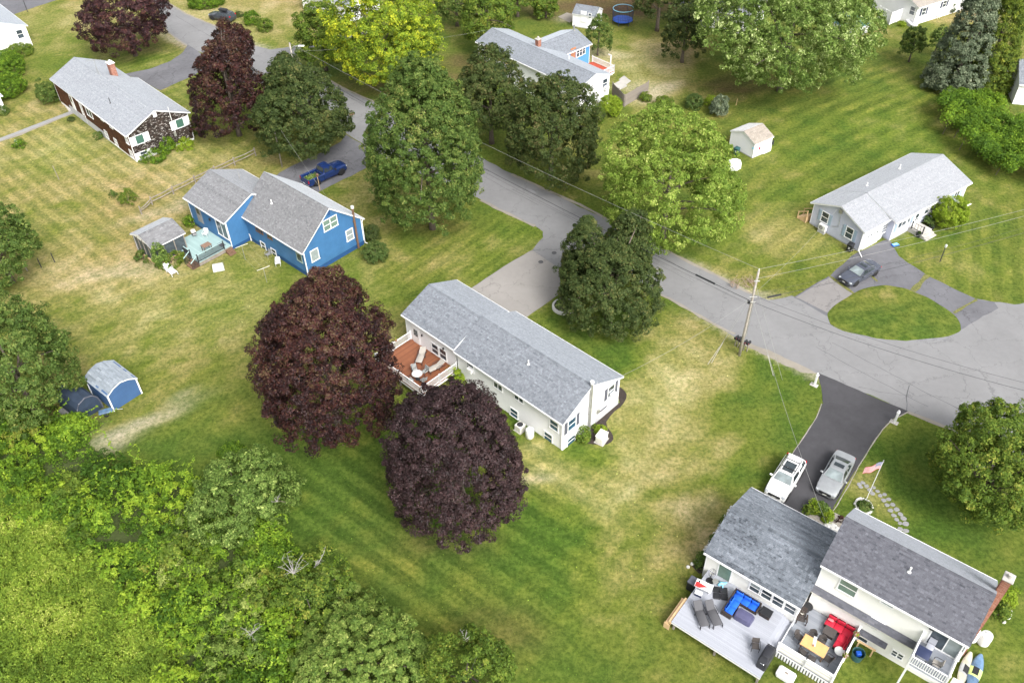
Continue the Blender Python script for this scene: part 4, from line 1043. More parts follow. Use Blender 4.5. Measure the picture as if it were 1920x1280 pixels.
brick_stack(far, 'chimney', Matrix.Translation((8.9, 4.2, 4.6)), .6, .6, 1.5); pipe_vent(far, Matrix(), 15.0, 4.3, 4.9, .8); pipe_vent(far, Matrix(), 8.7, 11.6, 5.1, .9, 'galvanised', .14)
FZ = 1.1
boards(far, 'deck_board', 'deck_barn_red', 11.7, 16.2, 6.4, 12.6, FZ, .16, along='x'); MB().box(11.7, 16.2, 6.4, 12.6, FZ - .3, FZ - .035).build('deck_frame', 'white_paint', far)
railing(far, (11.8, 12.55), (16.15, 12.55), FZ, .9, 'white_paint', .12); railing(far, (16.15, 12.55), (16.15, 8.2), FZ, .9, 'white_paint', .12)
for k in range(4): MB().rbox(16.25 + k * .27, 16.5 + k * .27, 6.7, 8.1, 0, FZ - .15 - k * .22, .01).build('step', 'deck_barn_red', far)
lp = MB(); lp.tube([(0, 0, 0), (0, 0, 3.2)], .09, 8); lp.box(-.5, .1, -.06, .06, 3.05, 3.2); lp.build('deck_post', 'white_paint', far, Matrix.Translation((15.2, 12.75, 0)))
# grey board fence by its gable
fence = thing('board_fence', 'weathered grey board fence beside the white gable across the road', 'fence', (0, 0, 0))
def board_run(root, a, b, h, n, mat='weathered_wood'):
    d = b - a; ang = math.atan2(d.y, d.x); L = d.length; w = L / n
    bmsh = [MB().box(0, w - .025, -.012, .012, 0, h * random.uniform(.96, 1.03)).mesh('board', mat) for _ in range(5)]
    for i in range(n): inst('board', random.choice(bmsh), root, Matrix.Translation(a + d * (i / n)) @ Matrix.Rotation(ang, 4, 'Z'))
    for z in (.35, h - .4): MB().box(0, L, .014, .07, z, z + .09).build('rail', mat, root, Matrix.Translation(a) @ Matrix.Rotation(ang, 4, 'Z'))
    for s_ in (0, .5, 1): MB().box(-.06, .06, .02, .14, -.1, h + .06).build('post', mat, root, Matrix.Translation(a + d * s_) @ Matrix.Rotation(ang, 4, 'Z'))
board_run(fence, G(1147,177), G(1170,200), 1.75, 18); board_run(fence, G(1170,200), G(1215,174), 1.75, 30)
for k, (px, lab) in enumerate((([(1147,160),(1160,170),(1176,162),(1163,152)], 'concrete patio slab nearest the white gable behind the board fence'), ([(1160,150),(1173,160),(1183,153),(1170,143)], 'concrete patio slab farther from the white gable behind the board fence'))):
    o = sheet('patio_slab', px, .09, 'concrete', .01, None, 0, None, .09); tag(o, lab, 'patio slab', 'patio slabs')

# ------------------------------------------------------------------ parts of houses at the picture's edges
random.seed(27)
def edge_house(name, label, corner, ref, yaw, L, W, he, hr, wall, roof):
    """ref: which roof corner (0/1 along, 0/1 across) stands at the given place"""
    c = Vector(corner); T = Matrix.Rotation(yaw, 3, 'Z'); o = c - T @ Vector((ref[0] * L, ref[1] * W, 0)); o.z = 0
    h = thing(name, label, 'house', o, yaw); return h, Block(h, 0, 0, L, W, he, hr, .5, None, .28, .2, 0, wall, roof)
h1, H1 = edge_house('white_house', 'white gabled house with grey roof cut by the upper left edge', G(51, 48, 3.2), (1, 1), R(-48), 13, 8.5, 3.2, 4.9, 'white_siding', 'roof_grey')
window(H1, 'E', (37.5, 64), .85, 1.25, 'double')
h2, H2 = edge_house('white_house', 'white house with tan roof and dark shutters at the top right', G(1723, 15, 3.0), (0, 0), R(30), 15, 9, 3.0, 4.8, 'white_siding', 'roof_tan')
window(H2, 'W', (1711, 20.5), .9, 1.2, 'double'); window(H2, 'S', (1732, 22), .8, 1.1, 'double', shutters='navy'); window(H2, 'S', (1771, 7), .8, 1.1, 'double', shutters='navy')
h3, H3 = edge_house('white_house', 'corner of a white house cut by the right edge', G(1911, 158, 3.0), (0, 0), R(-15), 12, 8, 3.0, 4.8, 'white_siding', 'roof_grey')
h4, H4 = edge_house('white_house', 'white house peeping out above the yellow green maple', G(652, 12, 3.0), (1, 0), R(-35), 11, 8, 3.0, 4.8, 'white_siding', 'roof_silver')
h5, H5 = edge_house('white_shed', 'corner of a white shed cut by the left edge', G(4, 180, 2.4), (1, 1), R(-48), 4, 3.5, 2.4, 3.3, 'white_siding', 'roof_grey')
h5['category'] = 'shed'
h6, H6 = edge_house('white_house', 'white house half hidden by the dark pines at the top', G(1275, 8, 3.0), (0, 0), R(-30), 12, 8, 3.0, 4.6, 'white_siding', 'roof_silver')

# ------------------------------------------------------------------ sheds
def shed(name, label, eaveL, he, yaw, L, W, hr, wall, roof, ref=(0, 0), fnd=.12):
    c = Vector(eaveL); T = Matrix.Rotation(yaw, 3, 'Z'); o = c - T @ Vector((ref[0] * L, ref[1] * W, 0)); o.z = 0
    h = thing(name, label, 'shed', o, yaw); return h, Block(h, 0, 0, L, W, he, hr, .5, None, .14, .1, 0, wall, roof, gutter=False, exp=.16, tw=.42, fnd=fnd)
s1, S1 = shed('garden_shed', 'white garden shed with tan roof on the mown lawn', G(1416, 271, 2.1), 2.1, R(34), 3.4, 4.3, 3.0, 'white_siding', 'roof_tan', (0, 0))
door(S1, 'S', (1437, 286), 1.3, 1.75, lite=False); wall_box(S1, 'S', 'wreath', 'flower_red', -.12, .12, -.2, .2, 0, .06, (1424, 278)); wall_box(S1, 'W', 'ornament', 'water_bottle', -.12, .12, -.12, .12, 0, .05, (1412, 278))
window(S1, 'S', (1449, 267), .12, .4, 'single', 'dark_metal')
s2, S2 = shed('garden_shed', 'white shed with grey roof behind the thin young tree', G(1131, 17, 2.2), 2.2, R(-25), 4.0, 3.6, 3.1, 'white_siding', 'roof_grey', (1, 1))
window(S2, 'S', (1106, 30), .4, .7, 'single'); door(S2, 'S', (1094, 32), .8, 1.7, lite=False)
# blue shed with a bent roof
s3 = thing('blue_shed', 'blue garden shed with bowed pale grey roof beside the tarp shelter', 'shed', G(214, 770.5), 0)
_d = (G(266, 737) - G(214, 770.5)); s3.rotation_euler.z = math.atan2(_d.y, _d.x) ; SLW = _d.length; SLD = 3.6
prof = [(0, 0), (SLW, 0), (SLW, 2.05), (SLW * .76, 2.40), (SLW * .5, 2.60), (SLW * .24, 2.40), (0, 2.05)]
m = MB(); n = len(prof)
m.face([(x, 0, z) for x, z in prof]); m.face([(x, SLD, z) for x, z in prof][::-1])
for i in range(n):
    a, b = prof[i], prof[(i + 1) % n]; m.face([(b[0], 0, b[1]), (a[0], 0, a[1]), (a[0], SLD, a[1]), (b[0], SLD, b[1])])
m.build('wall', 'shed_blue', s3)
rf = MB(); shg = MB(); tp = [(-.12, 1.95)] + [(x, z + .05) for x, z in (prof[6], prof[5], prof[4], prof[3], prof[2])][1:4] + [(SLW + .12, 1.95)]
for a, b in zip(tp[:-1], tp[1:]):
    rf.face([(a[0], -.12, a[1]), (b[0], -.12, b[1]), (b[0], SLD + .12, b[1]), (a[0], SLD + .12, a[1])], 0); rf.face([(a[0], -.12, a[1] - .12), (b[0], -.12, b[1] - .12), (b[0], -.12, b[1]), (a[0], -.12, a[1])], 1)
    v = Vector((b[0] - a[0], 0, b[1] - a[1])); up = v.z >= 0
    if up: shingle_plane(shg, (a[0], SLD + .13, a[1]), Vector((0, -1, 0)), v.normalized(), SLD + .26, v.length, Vector((0, -1, 0)).cross(v).normalized(), .16, .55)
    else: shingle_plane(shg, (b[0], -.13, b[1]), Vector((0, 1, 0)), (-v).normalized(), SLD + .26, v.length, Vector((0, 1, 0)).cross(-v).normalized(), .16, .55)
ro = rf.build('roof', ['roof_under', 'white_paint'], s3); tag(shg.build('shingles', 'roof_shed', ro), kind='stuff')
for x, y in ((0, 0), (SLW, 0), (0, SLD), (SLW, SLD)): MB().box(x - .06, x + .06, y - .06, y + .06, 0, 2.0).build('corner_board', 'white_paint', s3)
# tarp shelter with rounded roof
ts = thing('tarp_shelter', 'dark navy tarp shelter with rounded roof beside the blue shed', 'shelter', G(153, 792), 0)
_d = (G(194, 764) - G(153, 792)); ts.rotation_euler.z = math.atan2(_d.y, _d.x); tw_ = _d.length; td = 3.2
ar = [(0, 0), (0, .9), (tw_ * .06, 1.5), (tw_ * .2, 1.95), (tw_ * .5, 2.2), (tw_ * .8, 1.95), (tw_ * .94, 1.5), (tw_, .9), (tw_, 0)]
m = MB()
for a, b in zip(ar[:-1], ar[1:]):
    for k in range(4): m.face([(a[0], td * k / 4, a[1] - (.04 if k % 2 else 0)), (b[0], td * k / 4, b[1] - (.04 if k % 2 else 0)), (b[0], td * (k + 1) / 4, b[1] - (0 if k % 2 else .04)), (a[0], td * (k + 1) / 4, a[1] - (0 if k % 2 else .04))])
m.build('tarp', 'tarp_navy', ts)
MB_ = MB(); MB_.face([(x * .98 + tw_ * .01, .05, z * .98) for x, z in ar]); MB_.build('end_panel', 'tarp_navy', ts)
MB_ = MB(); MB_.face([(x * .98 + tw_ * .01, td - .05, z * .98) for x, z in ar][::-1]); MB_.build('end_panel', 'tarp_navy', ts)
m = MB(); m.tube([(x, -.02, z) for x, z in ar], .06, 6); m.build('frame', 'slate_paint', ts)
# ------------------------------------------------------------------ trees and shrubs
nrg = np.random.default_rng(3)
def unit(v): return v / np.maximum(np.linalg.norm(v, axis=-1, keepdims=True), 1e-9)
def leaf_mesh(name, P, N, size, tone, mat, slim=.62):
    n = len(P); N = unit(N)
    t = unit(np.cross(N, nrg.normal(size=(n, 3)))); b = np.cross(N, t); s = size[:, None]
    V = np.stack([P - t * s * .45 - b * s * .5 * slim, P - t * s * .45 + b * s * .5 * slim + N * s * .12, P + t * s * .55], 1).reshape(-1, 3)
    me = bpy.data.meshes.new(name); fill(me, V, np.arange(3 * n).reshape(n, 3))
    a = me.attributes.new('tone', 'FLOAT', 'FACE'); a.data.foreach_set('value', np.clip(tone, 0, 1).astype(np.float32))
    me.materials.append(M(mat)); return me
def crown_from_bbox(bb, clear, zc=None):
    """size and place of a crown whose outline in the photo fills the box bb and whose underside is `clear` above the ground"""
    x0, y0, x1, y1 = bb; cx, cy = (x0 + x1) / 2, (y0 + y1) / 2; z = 4.0 if zc is None else zc
    for _ in range(12):
        c = G(cx, cy, z); v = c - Vector((0, 0, CAM_H)); k = FPX / v.dot(_fw); dl = math.asin(-v.z / v.length)
        r = (x1 - x0) / 2 / k; hh = (y1 - y0) / 2 / k
        rz2 = (hh ** 2 - (r * math.sin(dl)) ** 2) / math.cos(dl) ** 2
        rz = math.sqrt(max(rz2, (r * .42) ** 2))
        if zc is None: z = z * .5 + (clear + rz) * .5
    return c, r, rz
def clumps_on(c, r, rz, n, cr, shape='round', lob=26, amp=.22, seed=0):
    g = np.random.default_rng(seed)
    d = unit(g.normal(size=(int(n * 1.6), 3))); d = d[(d[:, 2] > -.75)][:n]; n = len(d)
    ld = unit(g.normal(size=(12, 3))); la = g.uniform(-amp * .8, amp * 1.0, 12); nd_ = unit(g.normal(size=(46, 3))); na_ = g.uniform(-amp * 1.5, amp * .75, 46)
    env = 1 + (la * np.exp(7 * (d @ ld.T - 1))).sum(1) + (na_ * np.exp(38 * (d @ nd_.T - 1))).sum(1)
    u_ = g.random(n); rad = np.where(u_ < .62, g.uniform(.88, 1.0, n), np.where(u_ < .92, g.uniform(.5, .88, n), g.uniform(1.0, 1.10, n)))
    s = np.array([r, r, rz])
    if shape == 'cone':
        h = g.random(n) ** 1.35; ang = g.random(n) * 2 * np.pi; rr = (1 - h) ** .85 * (.78 + .3 * g.random(n)) * np.where(g.random(n) < .8, 1, .6)
        p = np.stack([np.cos(ang) * rr * r, np.sin(ang) * rr * r, -rz + 2 * rz * h], 1)
        out = unit(np.stack([np.cos(ang), np.sin(ang), np.full(n, .35)], 1))
    else:
        sk = np.where(d[:, 2] < 0, np.clip(1 - d[:, 2] ** 2, .15, 1) ** -.36, 1.0)
        if shape == 'egg': w = (1 - .30 * np.clip(d[:, 2], 0, 1) ** 1.2) * sk
        elif shape == 'fir': w = (1 - .52 * np.clip(d[:, 2], 0, 1) ** 1.1) * sk
        elif shape == 'dome': w = np.where(d[:, 2] < 0, 1.0, 1.0)
        else: w = sk ** .6
        p = d * s * (env * rad)[:, None]; p[:, 0] *= w; p[:, 1] *= w
        if shape == 'dome': p[:, 2] = np.where(p[:, 2] < 0, p[:, 2] * .75, p[:, 2])
        out = unit(d / s * r)
    crs = cr * g.choice([.45, .7, 1.0, 1.35], n, p=[.25, .3, .3, .15]) * g.uniform(.85, 1.15, n)
    return np.array(c)[None] + p * (1 - .35 * (crs / max(r, .1))[:, None]), out, crs
def leaves_on(C, O, crs, per, leaf, seed, spread=.55, flat=.75, tonemap=None, tj=.16, ct=.16):
    g = np.random.default_rng(seed + 99); n = len(C); k = np.repeat(np.arange(n), per)
    d = unit(g.normal(size=(n * per, 3)) + O[k] * .9 + np.array([0, 0, .25]))
    P = C[k] + d * crs[k][:, None] * (g.uniform(.35, 1.0, n * per) ** .6)[:, None] * np.array([1, 1, flat])
    N = d * .75 + O[k] * .3 + np.array([0, 0, .45]) + g.normal(size=(n * per, 3)) * spread
    ctone = g.normal(.46, ct, n)
    if tonemap is not None: ctone = ctone + tonemap(C)
    return P, N, leaf * g.uniform(.6, 1.35, n * per), ctone[k] + g.normal(0, tj, n * per)
def limb_pts(a, b, sag=.1, n=5):
    a = Vector(a); b = Vector(b); o = []
    for i in range(n + 1):
        t_ = i / n; p = a.lerp(b, t_); p.z += math.sin(t_ * math.pi) * sag * (b - a).length
        o.append(p)
    return o
def trunk_mesh(base, c, r, rz, clear, rad, seed, targets, lean=(0, 0)):
    rr = random.Random(seed); m = MB(); top = Vector((c[0], c[1], c[2] + rz * .35)); b = Vector((base[0], base[1], -.1))
    pts = [b, b.lerp(top, .12) + Vector((rr.uniform(-.05, .05), rr.uniform(-.05, .05), 0)), b.lerp(top, .45), b.lerp(top, .75), top]
    m.tube(pts, [rad * 1.35, rad, rad * .8, rad * .5, rad * .15], 10)
    for q in targets:
        st = b.lerp(top, rr.uniform(.30, .75)); lp = limb_pts(st, q, .08); m.tube(lp, [rad * .42 * (1 - .8 * i / (len(lp) - 1)) for i in range(len(lp))], 6)
    return m
def plant(name, label, cat, boxes, mat, clear=1.0, dens=1.0, leaf=.30, per=70, cr=1.0, shape='round', amp=.22, seed=0, trunk=.22, slim=.62, spread=.55, group=None, tonemap=None, limbs=8, ct=.15, tj=.23, zc=None, bare=None, barkmat='bark'):
    if not isinstance(boxes[0], (tuple, list)): boxes = [boxes]
    Ps = []; first = None; tg = []
    big = trunk > .1; leaf *= .72 if big else .8; per = int(per * (1.75 * .66 if big else 1.15)); cr *= .8 if big else 1.0
    for i, bb in enumerate(boxes):
        c, r, rz = crown_from_bbox(bb, clear, None if i == 0 else (zc if zc is not None else first[0].z + (first[2] * .15)))
        if first is None: first = (c, r, rz)
        ar = 4 * math.pi * ((r * r + 2 * r * rz) / 3); n = max(5, int(ar / (cr * cr) * .72 * dens))
        C, O, s_ = clumps_on(tuple(c), r, rz, n, cr, shape, amp=amp, seed=seed * 7 + i)
        Ps.append(leaves_on(C, O, s_, per, leaf, seed * 13 + i, spread, tonemap=(tonemap(c, r, rz) if tonemap else None), ct=ct, tj=tj))
        st = np.random.default_rng(seed + i).choice(len(C), min(limbs, len(C)), replace=False); tg += [Vector(C[j]) for j in st]
    P, N, S, T_ = (np.concatenate(z) for z in zip(*Ps))
    base = Vector((first[0].x, first[0].y, 0)); keep = P[:, 2] > .02
    P, N, S, T_ = P[keep], N[keep], S[keep], T_[keep]
    root = thing(name, label, cat, base, 0, group)
    P = P - np.array(base)[None]
    inst('crown' if trunk > .1 else 'foliage', leaf_mesh('crown', P, N, S, T_, mat, slim), root)
    tg = [q - base for q in tg]
    trunk_mesh((0, 0), (0, 0, first[0].z), first[1], first[2], clear, trunk, seed, tg).build('trunk' if trunk > .1 else 'stem', barkmat, root, None, 'all')
    if bare:
        b = MB(); rr = random.Random(seed)
        for px, py, z, n_, L_ in bare:
            q = G(px, py, z) - base; dead_branches(b, q, n_, L_, rr)
        b.build('dead_branch', 'dead_wood', root)
    return root
def dead_branches(m, q, n, L, rr):
    for i in range(n):
        a = rr.uniform(0, 6.28); e = q + Vector((math.cos(a) * L * rr.uniform(.5, 1), math.sin(a) * L * rr.uniform(.5, 1), L * rr.uniform(.2, .8)))
        mid = q.lerp(e, .5) + Vector((rr.uniform(-.2, .2), rr.uniform(-.2, .2), rr.uniform(-.1, .25))) * L * .5
        m.tube([q, mid, e], [.026, .018, .007], 5)
        for k in range(4):
            s_ = q.lerp(mid, rr.random()) if k < 2 else mid.lerp(e, rr.random()); f = s_ + Vector((rr.uniform(-.5, .5), rr.uniform(-.5, .5), rr.uniform(0, .4))) * L * .6
            m.tube([s_, s_.lerp(f, .5) + Vector((0, 0, .05)), f], [.012, .009, .004], 4)
def topred(c, r, rz):      # tone rises towards the top of the crown, redder and paler
    def f(C): return .22 * np.clip((C[:, 2] - c.z) / rz, -.4, 1) + .10 * np.sin(C[:, 0] * 1.3) * np.sin(C[:, 1] * 1.1 + 1)
    return f
def patchy(a, sc=1.0):
    def mk(c, r, rz):
        def f(C): return a * (fbm(C[:, 0] + C[:, 2], C[:, 1] - C[:, 2], 2.6 * sc, 2, 40.) - .5) * 2
        return f
    return mk
PM = 'purple maples'
plant('purple_maple', 'largest dark purple maple, left of the white ranch house', 'tree', [(476,502,741,847)], 'leaf_maroon_red', 1.0, 1.25, .26, 100, .78, 'egg', .15, 1, .32, tonemap=topred, spread=.5)
plant('purple_maple', 'round plum maple in front of the white ranch house', 'tree', [(719,711,981,1001)], 'leaf_plum', .9, 1.25, .23, 105, .72, 'round', .15, 2, .30, spread=.45)
plant('purple_maple', 'purple maple at the top left beside the far road', 'tree', [(152,-35,312,102)], 'leaf_maroon', .6, 1.1, .36, 64, .95, 'round', .2, 3, .3)
plant('purple_maple', 'reddish purple maple standing right of the shingled house', 'tree', [(356,72,498,256),(400,36,472,120)], 'leaf_maroon_red', .3, 1.1, .36, 64, .9, 'egg', .2, 4, .3, tonemap=topred)
plant('dark_maple', 'dark green maple between the shingled and blue houses', 'tree', [(472,112,652,302),(496,96,580,200)], 'leaf_dark', .1, 1.1, .34, 70, .85, 'fir', .15, 5, .3)
plant('dark_maple', 'dark green maple with two humps beside the pale drive', 'tree', [(1046,440,1244,620),(1056,400,1138,540),(1132,388,1222,540)], 'leaf_dark', .1, 1.05, .28, 80, .72, 'fir', .12, 6, .3)
plant('olive_maple', 'dull olive maple left of the white gable across the road', 'tree', [(852,84,986,270)], 'leaf_olive', .3, 1.1, .36, 64, .85, 'egg', .2, 7, .3)
plant('olive_maple', 'dark olive maple covering the corner of the white ranch across the road', 'tree', [(948,138,1122,344)], 'leaf_olive', .2, 1.15, .34, 70, .85, 'egg', .2, 8, .3)
plant('green_maple', 'tall green maple in the blue house front yard by the road', 'tree', [(694,112,902,444)], 'leaf_oak', .0, 1.35, .30, 80, .82, 'egg', .14, 9, .34, tonemap=patchy(.12))
plant('yellow_maple', 'yellow green maple turning colour beside the road', 'tree', [(612,-30,826,172)], 'leaf_yellow', .3, 1.05, .38, 62, .95, 'round', .22, 10, .32, tonemap=patchy(.36))
plant('green_maple', 'mid green maple left of the yellow green one at the road bend', 'tree', [(548,0,652,124)], 'leaf_green', .8, 1.0, .38, 60, .9, 'round', .2, 11, .28)
plant('bright_maple', 'bright lime green maple on the lawn across from the pale drive', 'tree', [(1118,208,1394,468)], 'leaf_bright', .2, 1.1, .30, 62, .86, 'round', .22, 12, .3, tonemap=patchy(.18), spread=.7)
plant('pale_maple', 'big pale silvery green maple at the top right of centre', 'tree', [(1322,-70,1650,176)], 'leaf_pale', .8, 1.15, .38, 56, 1.0, 'round', .28, 13, .36, tonemap=patchy(.2), spread=.7)
plant('pine_tree', 'dark conical tree left of the big pale maple', 'tree', [(1246,6,1326,108)], 'leaf_dark', .8, 1.0, .36, 56, .8, 'egg', .22, 14, .24)
plant('background_tree', 'dark green tree behind the ell house chimney', 'tree', [(868,-25,962,86)], 'leaf_green', .8, 1.0, .40, 56, .95, 'round', .2, 15, .26)
plant('background_tree', 'deep green tree at the top edge behind the yellow maple', 'tree', [(808,-60,900,40)], 'leaf_oak', .8, .9, .42, 50, 1.0, 'round', .2, 16, .26)
plant('background_tree', 'round green bushy tree at the top edge left of the white shed', 'tree', [(1000,-14,1048,32)], 'leaf_green', .2, 1.0, .36, 56, .7, 'round', .15, 17, .14)
plant('background_tree', 'dark tree at the top edge above the leaf litter', 'tree', [(1180,-80,1300,36)], 'leaf_dark', 2.0, .9, .45, 50, 1.1, 'round', .2, 18, .3)
plant('background_tree', 'bright green tree at the top edge right of the ell house', 'tree', [(930,-70,1010,22)], 'leaf_green', .8, .9, .42, 50, .95, 'round', .2, 19, .26)
plant('background_tree', 'dark tree mass at the top edge left of the pale maple', 'tree', [(1260,-110,1400,30)], 'leaf_oak', 1.5, .9, .46, 50, 1.1, 'round', .2, 20, .3)
plant('young_tree', 'thin young tree in front of the shed beyond the ell house', 'tree', [(1098,22,1148,98)], 'leaf_oak', .5, .6, .30, 36, .6, 'egg', .25, 21, .13, spread=.8)
plant('blue_spruce', 'tall blue grey spruce at the upper right', 'tree', [(1772,-95,1890,166)], 'leaf_spruce', .1, 1.5, .34, 60, .75, 'cone', .1, 22, .3, slim=.5)
plant('arborvitae', 'tall yellow green arborvitae beside the blue spruce', 'tree', [(1838,-90,1940,164)], 'leaf_cedar', .1, 1.5, .32, 60, .75, 'cone', .1, 23, .26, slim=.45)
plant('small_tree', 'small leafy tree on the lawn before the tan roofed house', 'tree', [(1694,50,1736,108)], 'leaf_oak', .7, .8, .28, 40, .5, 'round', .25, 24, .12)
plant('small_tree', 'small grey green tree nearest the tan roofed house', 'tree', [(1746,48,1778,96)], 'leaf_silver', .6, .7, .26, 36, .45, 'egg', .25, 25, .12)
plant('oak_tree', 'dark green tree over the tarp shelter at the left edge', 'tree', [(-95,556,130,806)], 'leaf_oak', .5, 1.0, .30, 76, .85, 'round', .22, 26, .32)
plant('oak_tree', 'green tree cut by the left edge above the tarp shelter', 'tree', [(-90,372,62,540)], 'leaf_oak', .4, 1.0, .32, 66, .85, 'round', .22, 27, .28)
plant('oak_tree', 'glossy green oak cut by the right edge beside the dark drive', 'tree', [(1748,790,1960,985),(1800,744,1980,880)], 'leaf_green', .5, 1.0, .26, 80, .66, 'round', .22, 28, .3, bare=[(1838,878,5.6,7,1.3)], tonemap=patchy(-.1))
plant('olive_tree', 'silvery leaved tree at the edge of the thicket beside the mown lawn', 'tree', [(348,842,545,1012)], 'leaf_silver', .3, .95, .24, 76, .62, 'round', .25, 29, .2, bare=[(520,940,3,3,.8)], tonemap=patchy(.15))
plant('sumac_tree', 'domed grey green tree at the bottom edge beside the lawn', 'tree', [(556,1142,800,1340)], 'leaf_sumac', .3, 1.2, .26, 80, .46, 'dome', .15, 30, .2, spread=.4)
plant('thicket_tree', 'loose light green tree at the bottom edge right of the domed tree', 'tree', [(790,1176,962,1340)], 'leaf_green', .3, .8, .24, 60, .6, 'round', .3, 31, .16, tonemap=patchy(.25), bare=[(870,1200,4.2,4,.7)])
plant('thicket_tree', 'half dead tree with bare grey branches above the lawn edge', 'tree', [(478,1030,660,1180)], 'leaf_green', .3, .62, .24, 56, .55, 'round', .3, 32, .16, bare=[(550,1075,4.2,8,1.5),(600,1050,3.8,4,1.2),(470,1190,3.2,5,1.1)], tonemap=patchy(.2))
# shrubs
SH = dict(clear=-.25, trunk=.05, limbs=4)
def shrub(label, bb, mat='leaf_hedge', name='shrub', leaf=.17, per=46, cr=.36, shape='round', seed=None, dens=1.2, **k):
    shrub.n += 1; kw = dict(SH); kw.update(k)
    return plant(name, label, 'shrub', [bb], mat, leaf=leaf, per=per, cr=cr, shape=shape, amp=.14, seed=shrub.n + 100, dens=dens, **kw)
shrub.n = 0
shrub('round bright green bush against the lilac house front', (1752,366,1814,430), 'leaf_fern', 'round_bush', .16, 60, .36)
shrub('low dark bush beside the lilac house entry steps', (1728,404,1752,426), 'leaf_hedge')
shrub('clipped round bush right of the blue gable', (680,451,728,494), 'leaf_hedge', 'round_bush', .14, 60, .32, ct=.1)
shrub('dark shrub tucked behind the blue gable corner', (682,420,712,456), 'leaf_dark')
shrub('lime green bush at the foot of the white gable across the road', (1122,178,1166,220), 'leaf_fern')
shrub('deep green shrubs under the white gable across the road', (1100,196,1136,232), 'leaf_green')
shrub('leafy bush left of the three on the far lawn edge', (1228,180,1262,206), 'leaf_green')
shrub('leafy bush in the middle of the far lawn edge', (1284,176,1318,206), 'leaf_hedge')
shrub('pale leafy bush right of the middle on the far lawn edge', (1322,180,1348,202), 'leaf_fern', dens=.9)
shrub('small blue green conical evergreen on the far lawn edge', (1334,178,1366,220), 'leaf_spruce', 'small_spruce', .16, 50, .3)
shrub('rounded bush at the corner of the shingled house', (68,154,110,196), 'leaf_oak', 'round_bush')
shrub('tiny shrub on the lawn behind the corner bush', (66,145,75,154), 'leaf_oak', per=30)
shrub('bright green hedge clump at the left edge, upper one', (-24,96,44,146), 'leaf_vine', 'hedge')
shrub('green hedge clump at the left edge, lower one', (-24,138,47,184), 'leaf_vine', 'hedge')
shrub('small dark bush beside the white shed corner', (-6,198,17,218), 'leaf_oak')
shrub('climbing greenery along the foot of the upper left white house', (14,84,62,104), 'leaf_green')
shrub('small round shrub on the front lawn of the shingled house', (126,220,140,231), 'leaf_dark')
shrub('tall green shrub at the middle of the dark shingled gable', (300,256,326,288), 'leaf_vine')
shrub('light green shrub at the right corner of the shingled gable', (350,234,366,258), 'leaf_fern')
shrub('weedy plants at the left corner of the shingled gable', (262,282,312,302), 'leaf_vine', dens=.8)
shrub('low green border under the shingled gable right half', (322,258,364,282), 'leaf_fern', dens=.8)
shrub('dark bush behind the shingled house right corner', (352,232,386,252), 'leaf_oak')
shrub('small planting with a white ornament on the left lawn', (24,262,50,280), 'leaf_vine', dens=.7)
shrub('leafy weeds beside the shingled house rear wall', (176,246,192,264), 'leaf_oak', dens=.7)
shrub('wispy green shrub on the dry left lawn', (222,354,254,388), 'leaf_green', dens=.6, spread=.9)
shrub('small dark shrub left of the wispy one', (203,356,218,372), 'leaf_oak', dens=.6)
shrub('dark little bush below the dry lawn near the left trees', (118,623,135,636), 'leaf_oak')
shrub('flowering shrub between grill and blue wall', (344,402,372,426), 'leaf_vine')
shrub('low greenery in front of the screen house', (292,468,346,504), 'leaf_green', dens=.8)
shrub('tall greenery climbing the screen house wall', (286,452,312,506), 'leaf_silver', dens=.8)
shrub('wild grasses at the foot of the screen house left side', (252,468,284,494), 'leaf_oak', dens=.7)
shrub('feathery light green shrub beside the red stained deck', (836,682,880,722), 'leaf_fern', 'fern_shrub', .2, 50, .4)
shrub('green shrub in the mulch beside the white gable', (1080,799,1108,830), 'leaf_green')
shrub('yellow green shrub behind the generator box', (1117,794,1135,815), 'leaf_fern')
shrub('little yellow shrub in the mulch at the white house front corner', (1152,748,1165,758), 'leaf_fern')
shrub('small dark plant beside the stove pipe in the mulch', (1104,794,1116,804), 'leaf_oak')
shrub('pale shrub by the cream house front bed near the silver sedan', (1516,936,1540,962), 'leaf_fern')
shrub('dark flowering shrub in the cream house front bed', (1530,938,1552,966), 'leaf_silver')
shrub('round clipped shrub at the wing eave in the front bed', (1506,948,1526,968), 'leaf_green', ct=.1)
shrub('yellow spirea in the cream house front bed', (1540,955,1566,980), 'leaf_fern')
shrub('deep red barberry at the corner of the cream house', (1566,966,1582,980), 'leaf_maroon_red')
shrub('green shrub in the mulch left of the cream wing', (1303,1034,1326,1064), 'leaf_oak')
shrub('dark low shrub in the mulch along the cream wing', (1330,1000,1348,1022), 'leaf_oak')
shrub('narrow shrub in the mulch near the wing ridge', (1352,966,1368,990), 'leaf_oak')
shrub('bushy shrub beside the brick chimney', (1868,1094,1904,1144), 'leaf_fern')
shrub('plants inside the stone ring below the chimney', (1862,1126,1892,1162), 'leaf_green')
shrub('green clump inside the white stone ring by the flag', (1610,938,1630,958), 'leaf_hedge')
shrub('low plants at the cream house back corner by the stone ring', (1602,950,1640,972), 'leaf_silver', dens=.8)
shrub('small dark bush left of the far roadside flower bed', (440,22,456,34), 'leaf_dark')
shrub('bright green shrub in the far roadside flower bed', (456,20,486,48), 'leaf_vine')
shrub('mixed flowers right end of the far roadside bed', (482,34,512,60), 'leaf_green')
shrub('green bushes at the top edge above the dark wagon', (352,-14,420,8), 'leaf_vine')
shrub('small evergreen at the corner of the tan roofed house', (1776,6,1790,28), 'leaf_spruce')
shrub('little shrub before the white lattice screen', (1652,38,1664,50), 'leaf_oak')
shrub('yellow green plant beside the tan roofed house steps', (1684,40,1698,52), 'leaf_fern')
